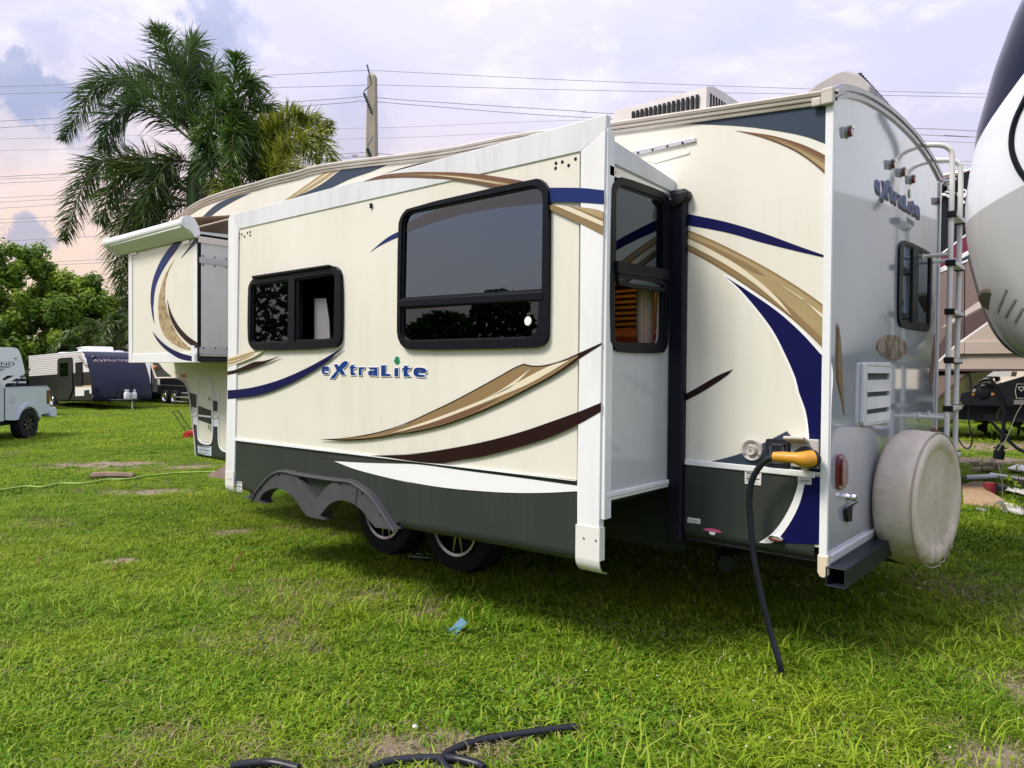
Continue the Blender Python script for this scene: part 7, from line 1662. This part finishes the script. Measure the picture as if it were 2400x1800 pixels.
def frond(pts, kind, parent, seed, ll=.62, dens=150, w=.027, plume=True):
    r = random.Random(seed); path = spline3(pts, 14); n = len(path); vs = []; fs = []; tone = []
    L = sum((path[i+1]-path[i]).length for i in range(n-1))
    N = int(dens*max(.6, L/2.6)); base_t = r.uniform(.25, .6)
    for i in range(N):
        t = .10 + .90*(i+r.random())/N
        k = min(n-2, int(t*(n-1))); f_ = t*(n-1)-k
        p = path[k].lerp(path[k+1], f_); d = (path[k+1]-path[k]).normalized()
        side = d.cross(Vector((0, 0, 1)))
        if side.length < .1: side = Vector((1, 0, 0))
        side.normalize(); upv = side.cross(d)
        for _ in range(3 if plume else 2):
            a = r.uniform(0, 6.283) if plume else (r.choice((0, math.pi)) + r.uniform(-.35, .35))
            o = side*math.cos(a) + upv*math.sin(a)
            le = ll*(math.sin(math.pi*min(1, .16+t*.80))**.7)*r.uniform(.65, 1.1)
            dr = (d*r.uniform(.55, .95) + o*.85).normalized()
            p1 = p + dr*le*.5; p2 = p + dr*le + Vector((0, 0, -le*r.uniform(.05, .38)))
            wv = dr.cross(Vector((r.uniform(-1, 1), r.uniform(-1, 1), r.uniform(-1, 1))))
            if wv.length < .05: continue
            wv.normalize(); wv *= w*.5
            b = len(vs); vs += [p-wv*.5, p+wv*.5, p1+wv, p1-wv, p2]
            fs += [(b, b+1, b+2, b+3), (b+3, b+2, b+4)]
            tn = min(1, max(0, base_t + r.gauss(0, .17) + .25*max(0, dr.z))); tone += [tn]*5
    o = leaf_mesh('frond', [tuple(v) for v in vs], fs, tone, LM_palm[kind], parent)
    rs = [max(.006, .032*(1-i/n)) for i in range(n)]
    MB().tube(path, rs, 6).build('stem', M_rachis, o, smooth=True)
    return o
PL = [('palm_tree', 'tall dark plume palm with long fronds drooping left', .17), ('palm_tree', 'bright green palm with an upright middle frond, right of the taller palm', .14), ('palm_tree', 'yellowing low palm crown just above the camper roof', .12)]
for i, (nm, lb, r0) in enumerate(PL):
    pt = thing(nm, lb, 'palm tree', (0, 0, 0))
    b = Vector(W3['palm_base'][i]); b.z = gz(b.x, b.y) - .05; h = Vector(W3['palm_head'][i])
    mid = b.lerp(h, .5) + Vector((.15, .1, 0))
    if i == 0: b = b + Vector((1.1, .9, 0)); b.z = gz(b.x, b.y)-.05; mid = b.lerp(h, .5) + Vector((.4, .35, .3))
    MB().tube(spline3([b, mid, h], 10), [r0*(1.25-.5*k/20) for k in range(21)], 12).build('trunk', M_bark, pt, smooth=True)
    MB().tube([h-Vector((0, 0, .9)), h-Vector((0, 0, .3)), h+Vector((0, 0, .25))], [r0*.8, r0*.85, r0*.3], 12).build('crownshaft', mat('crownshaft_green', (.10, .16, .05), rough=.4), pt, smooth=True)
    for j, (pts, kd) in enumerate(W3['palms'][i]):
        if i == 0 and j in (11, 12): continue
        kd2 = kd if i != 1 else 3
        frond([Vector(p) for p in pts], kd2, pt, 100*i+j, ll=.80 if i == 0 else .64, dens=150 if i == 0 else 140)
        if i == 1 and j % 3 == 0:                                    # inner fronds close the heart of the crown
            q = [h + (Vector(p)-h)*.62 + Vector((rng.uniform(-.25, .25), rng.uniform(-.2, .6), rng.uniform(-.3, .15))) for p in pts]
            frond(q, kd2, pt, 100*i+j+50, ll=.5, dens=140)
    if i == 1: MB().tube([Vector(W3['palm_head'][1]), Vector(W3['palm_head'][1])+Vector((.05, 0, .9)), Vector(W3['palms'][1][0][0][3])], [.03, .02, .006], 6).build('spear_leaf', M_rachis, pt)
# broad-leaved trees
def broad(label, base, w, h, h0, n, m, seed, leaf=.2, trunk=.16, group=None, name='leafy_tree', cat='tree', lumps=26, kind=None):
    r = random.Random(seed); bx, by = base; bz = gz(bx, by)
    t = thing(name, label, cat, (bx, by, bz), 0, group)
    cl = []
    for _ in range(lumps):
        a = r.uniform(0, 6.283); q = r.random()**.4; zz = r.uniform(h0, h)
        f = math.sqrt(max(0, 1-((zz-(h0+(h-h0)*.42))/((h-h0)*.62))**2))
        cl.append((Vector((q*w*f*math.cos(a), q*w*f*math.sin(a), zz)), r.uniform(.07, .24)*w, r.uniform(.12, .8)))
    cl.append((Vector((0, 0, h0+(h-h0)*.5)), w*.55, .2))
    vs = []; fs = []; tone = []
    for i in range(n):
        c, rad, tn = cl[r.randrange(len(cl))]
        d = Vector((r.gauss(0, 1), r.gauss(0, 1), r.gauss(0, 1))).normalized()
        p = c + d*rad*(r.random()**.33)*r.uniform(.8, 1.35)
        if p.z < .05: continue
        nn = (d + Vector((r.uniform(-.8, .8), r.uniform(-.8, .8), r.uniform(-.3, 1.1)))).normalized()
        u = nn.orthogonal().normalized(); v = nn.cross(u); a = r.uniform(0, 6.283)
        u2 = u*math.cos(a)+v*math.sin(a); v2 = nn.cross(u2); L = leaf*r.uniform(.6, 1.25)
        b = len(vs)
        vs += [tuple(p-u2*L*.5), tuple(p+v2*L*.24+nn*L*.05), tuple(p+u2*L*.5-nn*L*.12), tuple(p-v2*L*.24+nn*L*.05)]
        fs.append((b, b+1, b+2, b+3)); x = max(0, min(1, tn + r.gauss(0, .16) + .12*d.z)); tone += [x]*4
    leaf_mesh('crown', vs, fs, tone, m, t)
    mb = MB(); mb.tube([(0, 0, -.1), (.05, .02, h0*.6+.3), (0, 0, h*.55)], [trunk*1.2, trunk*.9, trunk*.4], 10)
    for c, rad, _ in cl[:9]: mb.tube([(0, 0, h0*.6+.2), tuple(Vector((0, 0, h0*.7+.2)).lerp(c, .5)+Vector((0, 0, .1))), tuple(c)], [trunk*.5, trunk*.3, trunk*.08], 6)
    mb.build('trunk', M_bark, t, smooth=True)
    return t
broad('bright green bushy tree rising above the white trailer at the left edge', (-48.3, 9.6), 3.1, 8.8, .6, 30000, LM_tree, 1, .30, lumps=120)
broad('bright green tree, lower one right of the tallest bushy tree', (-45.6, 12.2), 2.6, 7.0, .5, 24000, LM_tree, 2, .30, lumps=110)
broad('bright green tree mostly cut off by the left frame edge', (-50.5, 5.6), 3.0, 8.0, .6, 20000, LM_tree, 3, .30, lumps=100)
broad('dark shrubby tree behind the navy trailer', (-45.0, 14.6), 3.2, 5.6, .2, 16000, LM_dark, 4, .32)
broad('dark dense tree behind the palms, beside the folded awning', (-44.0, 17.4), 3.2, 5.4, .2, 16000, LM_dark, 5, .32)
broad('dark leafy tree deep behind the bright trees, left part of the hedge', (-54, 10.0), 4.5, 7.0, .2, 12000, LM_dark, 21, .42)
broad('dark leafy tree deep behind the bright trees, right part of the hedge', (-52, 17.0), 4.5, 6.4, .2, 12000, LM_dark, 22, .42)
broad('bright green tree between the two tallest bushy trees, set a little back', (-48.5, 12.6), 2.8, 7.2, .4, 18000, LM_tree, 15, .32, lumps=110)
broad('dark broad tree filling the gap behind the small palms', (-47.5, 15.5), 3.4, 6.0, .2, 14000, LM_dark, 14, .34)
broad('dark undergrowth tree showing below the bedroom slide-out', (-48.2, 24.5), 2.6, 5.2, .2, 6000, LM_tree, 6, .26)
broad('tall leafy tree in the far hedge line, hidden behind the camper', (-36, 30.5), 3.8, 7.5, .5, 9000, LM_dark, 8, .3)
def small_palm(label, base, h, n, kd, seed, s=1.0):
    r = random.Random(seed); bx, by = base; bz = gz(bx, by); t = thing('palm_tree', label, 'palm tree', (bx, by, bz))
    MB().tube([(0, 0, 0), (.08, 0, h*.5), (0, 0, h)], [.11, .09, .07], 8).build('trunk', M_bark, t, smooth=True)
    for k in range(n):
        a = 6.283*k/n + r.uniform(-.2, .2); d = Vector((math.cos(a), math.sin(a), 0)); e = r.uniform(.5, 1.5)*s; R_ = r.uniform(1.2, 1.9)*s
        o = Vector((0, 0, h))
        frond([o, o+d*R_*.35+Vector((0, 0, e*.7)), o+d*R_*.75+Vector((0, 0, e*.75)), o+d*R_*1.1+Vector((0, 0, e*.1-.2))], kd, t, seed*31+k, ll=.55*s, dens=80, w=.055, plume=False)
    return t
for i, (b, h, n, kd, lb) in enumerate((((-40.6, 12.0), 2.8, 9, 1, 'small feathery palm just left of the white roof hatch'), ((-40.2, 13.3), 3.5, 10, 1, 'brown-tinged palm directly above the AVENGER lettering'), ((-39.6, 14.8), 3.2, 10, 2, 'yellow-olive palm next to the bedroom slide-out edge'), ((-42.4, 11.9), 1.6, 8, 0, 'low dark palm right behind the navy trailer roof'), ((-39.0, 16.0), 3.0, 9, 1, 'olive palm partly hidden behind the bedroom slide-out'))):
    small_palm(lb, b, h, n, kd, 40+i, 1.35)
# low growth at the far right
def shrub(label, base, w, h, n, seed, m=None, group=None): return broad(label, base, w, h, .05, n, m or LM_dark, seed, .13, .03, group, 'shrub', 'shrub', lumps=16)
for i, x in enumerate((-6.6, -4.9, -3.4, -1.9, -.4, 1.1, 2.6)):
    shrub('low dark shrub beyond the dirt strip, ' + ['leftmost of the row', 'second from the left of the row', 'third from the left of the row', 'middle one of the row', 'third from the right of the row', 'second from the right of the row', 'rightmost of the row'][i], (x, 22.0 + .5*math.sin(i*2.2)), 1.0, 1.25+.2*math.sin(i*1.7), 2600, 60+i, None, 'shrubs beyond the dirt strip')
for i, (x, y, lb) in enumerate(((-1.55, 16.6, 'leafy green weed clump showing just right of the ladder'), (-.95, 17.0, 'small leafy weed clump below the black pin box'))):
    shrub(lb, (x, y), .32, .85, 420, 80+i, LM_tree)
# tree line behind the camera, seen in the window reflections
def tree_line():
    r = random.Random(5); vs = []; fs = []; tone = []
    for x in range(-46, 30, 3):
        cx = x + r.uniform(-1, 1); cy = -27 - .12*x + r.uniform(-2, 2); hh = r.uniform(3.4, 5.2) + (2.4 if x < -38 else 0); w = r.uniform(1.8, 2.8)
        for _ in range(900):
            z = r.uniform(.1, hh); f = math.sqrt(max(.05, 1-((z-hh*.45)/(hh*.58))**2)); a = r.uniform(0, 6.283); q = r.random()**.4
            p = Vector((cx+w*f*q*math.cos(a), cy+w*f*q*math.sin(a), z)); u = Vector((r.gauss(0, 1), r.gauss(0, 1), r.gauss(0, 1))).normalized(); v = u.orthogonal().normalized(); L = .34
            b = len(vs); vs += [tuple(p-u*L), tuple(p+v*L*.6), tuple(p+u*L), tuple(p-v*L*.6)]; fs.append((b, b+1, b+2, b+3)); tone += [r.uniform(.1, .6)]*4
    o = leaf_mesh('tree_line', vs, fs, tone, LM_dark); tag(o, kind='stuff')
tree_line()
# ---- concrete pole
M_conc = mat('concrete_pole', (.40, .345, .275), rough=.85, var=.2, vscale=3, stretch=(1, 1, .2), bump=.2, bscale=30)
a, b, c = [Vector(p) for p in W3['pole']]
PO = thing('utility_pole', 'tapered square concrete utility pole with pointed top behind the camper', 'utility pole', (b.x, b.y, gz(b.x, b.y)))
hz = b.z - PO.location.z
mb = MB(); w0, w1 = .33, .165; ay = R(38)
ca, sa = math.cos(ay), math.sin(ay)
def ringp(w, z): return [((i*ca-j*sa)*w, (i*sa+j*ca)*w, z) for i, j in ((-1,-1),(1,-1),(1,1),(-1,1))]
mb.add(ringp(w0, 0)+ringp(w1, hz)+[(0, 0, a.z-PO.location.z)], [(0,1,5,4),(1,2,6,5),(2,3,7,6),(3,0,4,7),(4,5,8),(5,6,8),(6,7,8),(7,4,8)])
mb.build('shaft', M_conc, PO, bevel=.03)
M_ins = mat('insulator_grey', (.05, .07, .075), rough=.5)
for i, seg_ in enumerate(W3['polehw']):
    p0 = [Vector(p)-PO.location for p in seg_]
    if i in (2, 4):
        d = (p0[-1]-p0[0]); n = 9; mb = MB(); mb.tube(p0, .035, 8)
        for k in range(1, n): mb.lathe([(.035, -.03), (.07, 0), (.035, .03)], p0[0]+d*k/n, d, 10)
        mb.build('insulator', M_ins, PO, smooth=True)
    else: MB().tube(p0, .03, 8).build('arm', mat('arm_grey', (.16, .16, .17), rough=.5) if i in (1, 3) else M_ins, PO)
# ---- overhead wires
M_wire = mat('wire_grey', (.22, .22, .26), rough=.6)
NEAR_L = {'w1': ('thin overhead wire running over the very tip of the concrete pole', None), 'w2': ('overhead wire second from the top, passing just below the pole tip', None),
  'w3': ('upper of the two wires held by the upper insulator of the concrete pole', 'upper insulator wires'), 'w4': ('lower of the two wires held by the upper insulator of the concrete pole', 'upper insulator wires'),
  'w7': ('thick topmost wire held by the lower insulator of the concrete pole', 'lower insulator wires'), 'w8': ('middle wire of the three at the lower insulator of the concrete pole', 'lower insulator wires'), 'w9': ('lowest wire of the three at the lower insulator of the concrete pole', 'lower insulator wires')}
for k, v in W3['near'].items():
    o = MB().tube(spline3(v, 6), .012 if k in ('w3', 'w4', 'w7') else .009, 5).build('power_line', M_wire, None, smooth=True)
    tag(o, NEAR_L[k][0], 'power line', NEAR_L[k][1] or 'overhead wires')
ORD = ['topmost', 'second', 'third', 'fourth', 'fifth', 'sixth', 'seventh', 'eighth', 'lowest']
FAR_L = {'f1': 'upper faint wire crossing behind the middle of the concrete pole', 'f2': 'lower faint wire crossing behind the middle of the concrete pole',
  'f12': 'topmost distant wire beside the top bend of the ladder', 'f13': 'middle distant wire right of the ladder top', 'f14': 'lowest distant wire right of the ladder top'}
for k, v in W3['far'].items():
    i = int(k[1:])
    o = MB().tube(spline3(v, 6), .016 if i > 2 else .011, 5).build('power_line', M_wire, None, smooth=True)
    tag(o, FAR_L.get(k) or '%s distant wire in the bundle low in the left sky' % ORD[i-3], 'power line', 'faint wires behind the pole' if i < 3 else ('wires low in the left sky' if i < 12 else 'wires beside the ladder'))

# ------------------------------------------------------------------ cables, litter and debris
CO = thing('shore_power_lead', 'thick black shore power cord with yellow plug on the camper side', 'power cord', (-.158, -.12, 0))
off = -CO.location
cp = [Vector((u, -.12, v)) for u, v in P['w_cord']]
cp[-1].z = -.02; cp = cp[:-2] + [cp[-2] + Vector((.012, -.012, 0)), cp[-1]]
MB().tube([p+off for p in spline3(cp, 6)], .0155, 12).build('cable', M_cable, CO, smooth=True)
pg = [Vector((u, -.12, v)) for u, v in P['w_plug']]
pg[-1].y = -.075; pg[-2].y = -.115
MB().tube([p+off for p in pg], [.024, .027, .026, .038, .042], 14).build('plug', M_yellow, CO, smooth=True, angle=50)
MB().lathe([(.04, 0), (.046, .01), (.046, .035), (.036, .05)], Vector((-.058, -.092, 1.062))+off, (.15, 1, 0), 18).build('collar', M_cable, CO, smooth=True, angle=40)
gp = lambda p, z: Vector((p[0], p[1], gz(*p)+z))
def hose(name, label, cat, pts, r, m, lift=None, group=None):
    q = [gp(p, r*.9 + (lift[i] if lift else 0)) for i, p in enumerate(pts)]
    o = MB().tube(spline3(q, 8), r, 12).build(name, m, None, smooth=True); tag(o, label, cat, group)
hz_ = P['g_hose3']
hose('hose', 'black rubber hose end snaking over the lawn at the bottom edge', 'hose', hz_, .0165, M_cable, [.012]*9)
hose('hose', 'black hose arching into a bare patch, left of the hose end', 'hose', P['g_hose2'], .0165, M_cable, [.012]*7)
hose('hose', 'short black hose hump at the bottom left of the lawn', 'hose', P['g_hose'], .0165, M_cable, [.012]*4)
hose('garden_hose', 'lime green garden hose lying across the left lawn', 'garden hose', P['g_green'] + [(-9.2, 2.2), (-8.2, 2.1), (-7.0, 2.0), (-5.6, 2.2)], .014, mat('hose_lime', (.24, .40, .06), rough=.5), [.02]*15)
b = P['g_board']; a0, a1 = gp(b[0], .04), gp(b[1], .05)
tag(MB().tube([a0, a0.lerp(a1, .5)+Vector((0, 0, .015)), a1], [.06, .055, .045], 8).build('fallen_branch', mat('dead_wood', (.26, .18, .12), rough=.9, var=.4, bump=.6), None), 'dry brown branch lying beside the lime green hose', 'branch')
p = P['g_blue'][0]; p = gp(p, .02)
mb = MB(); mb.add([p+Vector((-.05, -.02, 0)), p+Vector((.03, -.03, .01)), p+Vector((.055, .03, .07)), p+Vector((0, .04, .085)), p+Vector((-.05, .03, .02)), p+Vector((-.11, .0, .0))], [(0,1,2,3), (0,3,4), (0,4,5)])
tag(mb.build('plastic_scrap', mat('scrap_blue', (.05, .17, .24), rough=.5), None), 'torn blue plastic scrap in the grass before the camper', 'scrap')
p = gp(P['g_pebble'][0], .012); tag(MB().lathe([(0, -.008), (.012, -.004), (.014, .002), (.009, .008), (0, .009)], p, (.2, .1, 1), 12).build('pebble', mat('pebble_white', (.75, .73, .70), rough=.6), None, smooth=True), 'small white pebble on the bare patch near the hose', 'pebble')
a0, a1 = gp(P['g_bottle'][0], .05), gp(P['g_bottle'][1], .055); d = (a1-a0); L = d.length
bt = MB().lathe([(.0, 0), (.03, .005), (.035, .02), (.033, L*.25), (.035, L*.3), (.033, L*.55), (.034, L*.65), (.014, L*.88), (.014, L), (0, L)], a0, d, 16).build('plastic_bottle', glass('bottle_plastic', (.75, .80, .82), 1.45), None, smooth=True)
tag(bt, 'clear crushed plastic bottle lying between the camper wheels', 'bottle')
for k, (q, an, L, lb) in enumerate((((-3.55, -1.35), 2.5, .30, 'thin reddish twig left of the pale bare patch'), ((-4.6, -1.45), 2.4, .22, 'short twig farther left on the lawn'), ((-5.25, -1.75), 2.6, .18, 'short twig nearest the left frame edge'), ((-3.9, -.9), 2.45, .42, 'long reddish twig above the pale bare patch'))):
    a = gp(q, .03); d = Vector((math.cos(an), math.sin(an), .05))
    tag(MB().tube([a, a+d*L*.5+Vector((0, 0, .012)), a+d*L], .005, 5).build('twig', mat('twig_red', (.28, .12, .06), rough=.8), None), lb, 'twig')
# dirt mound by the nose leg
mb = MB(); c = gp((-9.0, 2.2), -.02); n_ = 14; vs = [c+Vector((0, 0, .26))]; fs = []
for i in range(1, 6):
    for k in range(n_):
        a = 6.283*k/n_; r_ = .12*i*(1+.15*math.sin(k*2.3+i)); vs.append(c+Vector((r_*1.3*math.cos(a), r_*math.sin(a), .26*(1-(i/5)**1.5)+.03*math.sin(k*4.1+i*2))))
fs = [(0, 1+k, 1+(k+1) % n_) for k in range(n_)]
for i in range(4): fs += [(1+i*n_+k, 1+(i+1)*n_+k, 1+(i+1)*n_+(k+1) % n_, 1+i*n_+(k+1) % n_) for k in range(n_)]
tag(MB().add(vs, fs).build('dirt_mound', mat('dirt', (.17, .12, .085), rough=.95, var=.4, vscale=20, bump=.8, bscale=25), None, smooth=True), 'brown dirt mound beside the front corner of the camper', 'mound')
# small red and black mower beyond the nose
MW = thing('lawn_mower', 'small red and black push mower half hidden behind the camper nose', 'lawn mower', (-16.4, 4.95, gz(-16.4, 4.95)), R(40)); MW.scale = (.7, .7, .7)
MB().prism(lambda u, v, o: (u, o, v), [(-.3, .1), (.3, .1), (.28, .26), (-.25, .28)], -.22, .22).build('deck', mat('mower_red', (.5, .03, .03), rough=.4), MW, bevel=.03)
MB().box((-.12, -.12, .28), (.14, .12, .5)).build('engine', M_steel, MW, bevel=.03)
MB().tube([(-.28, -.2, .25), (-.75, -.2, .95), (-.75, .2, .95), (-.28, .2, .25)], .015, 6).build('handle', M_steel, MW)
for x in (-.25, .25):
    for y in (-.26, .26): MB().lathe([(.0, -.03), (.11, -.03), (.12, 0), (.11, .03), (0, .03)], (x, y, .12), (0, 1, 0), 16).build('wheel', mat('mower_red', (.5, .03, .03)), MW, smooth=True, angle=30)
# ---- demolition debris by the brown camper
def board(name, label, cat, pts, z0, z1, m, tilt=None, bev=.004):
    zt = tilt or (lambda u, v: 0)
    mb = MB().prism(lambda u, v, o: (u, v, gz(u, v)+o+zt(u, v)), pts, z0, z1)
    return tag(mb.build(name, m, None, bevel=bev), label, cat)
M_osb = mat('osb', (.50, .36, .22), rough=.8, col2=(.33, .20, .115), vscale=28, stretch=(1, 2.5, 1), bump=.3, bscale=60, vlo=.4, vhi=.62)
M_pan = mat('panel_white', (.70, .68, .66), rough=.5, var=.15)
o = board('osb_board', 'large brown strand board sheet with green edge in the debris pile', 'board', P['g_osb'], .028, .06, M_osb)
mb = MB().prism(lambda u, v, o: (u, v, o), P['g_osb'], .005, .027); mb.build('backing', mat('edge_green', (.02, .12, .085), rough=.6), o)
board('panel', 'white-faced panel in front of the strand board at the frame edge', 'panel', P['g_osb2'], .02, .05, M_pan)
board('panel', 'long white plank across the middle of the debris pile', 'panel', P['g_white1'], .0, .055, M_pan)
board('panel', 'broken white sheet at the back of the debris pile', 'panel', P['g_white2'], .04, .07, M_pan)
board('panel', 'narrow white strip just behind the red power tool', 'panel', P['g_white3'], .063, .08, M_pan)
a, b = [gp(q, .05) for q in P['g_pipe']]
tag(MB().tube([a, b], .035, 10).build('gutter_pipe', mat('pipe_grey', (.70, .72, .72), rough=.4), None), 'pale grey gutter pipe on the left of the debris pile', 'pipe')
tl = P['g_tool']; a, b, c = [gp(q, .112) for q in tl]
TO = thing('power_drill', 'red power tool lying on the strand board', 'power tool', tuple(a)); of = -Vector(a)
MB().tube([a+of, a.lerp(b, .5)+of, b+of], [.04, .055, .06], 12).build('body', mat('tool_red', (.20, .012, .03), rough=.4), TO, smooth=True)
MB().tube([b+of, b.lerp(c, .5)+of+Vector((0, 0, .01)), c+of], [.055, .035, .03], 12).build('head', M_steel, TO, smooth=True)
fl_ = [gp(q, .03+.06*(i == 2)) for i, q in enumerate(P['g_flash'])]
mb = MB(); pth = spline3(fl_, 6); mb.add([p+Vector((0, 0, -.012)) for p in pth]+[p+Vector((.02, .05, .02)) for p in pth], [(i, i+1, len(pth)+i+1, len(pth)+i) for i in range(len(pth)-1)])
tag(mb.build('metal_flashing', M_alu, None, smooth=True), 'bent shiny metal flashing strip in front of the debris pile', 'metal strip')
c = gp(P['g_chunk'][0], .06); r2 = random.Random(9); mb = MB()
for k in range(14):
    q = c + Vector((r2.uniform(-.12, .25), r2.uniform(-.1, .25), r2.uniform(-.02, .14))); mb.obox(q, Vector((r2.uniform(.03, .08), 0, .01)), Vector((0, r2.uniform(.02, .06), .01)), Vector((0, .01, r2.uniform(.02, .05))))
tag(mb.build('foam_chunk', mat('foam_tan', (.52, .42, .28), rough=.95, var=.4), None, bevel=.01), 'crumbling tan foam chunk behind the white plank', 'foam')
wd = gp(P['g_weed'][0], 0); broad('young leafy weed sprouting in front of the debris panels', (wd.x, wd.y), .17, .55, .12, 70, LM_tree, 91, .07, .008, None, 'weed', 'weed', lumps=9)
# clover flowers
mb = MB(); r2 = random.Random(12)
for _ in range(34):
    x, y = r2.gauss(.2, .7), r2.gauss(-1.0, .8)
    if y > .3 and x < .1: continue
    z = r2.uniform(.04, .10); mb.lathe([(0, -.004), (.005, 0), (0, .005)], (x, y, z), (0, 0, 1), 6)
for _ in range(60):
    x, y = r2.uniform(-2, .1), r2.uniform(1.0, 2.6); mb.lathe([(0, -.006), (.008, 0), (0, .008)], (x, y, r2.uniform(.04, .09)), (0, 0, 1), 6)
tag(mb.build('clover_flowers', mat('flower_white', (.55, .55, .42), rough=.8), None), kind='stuff')
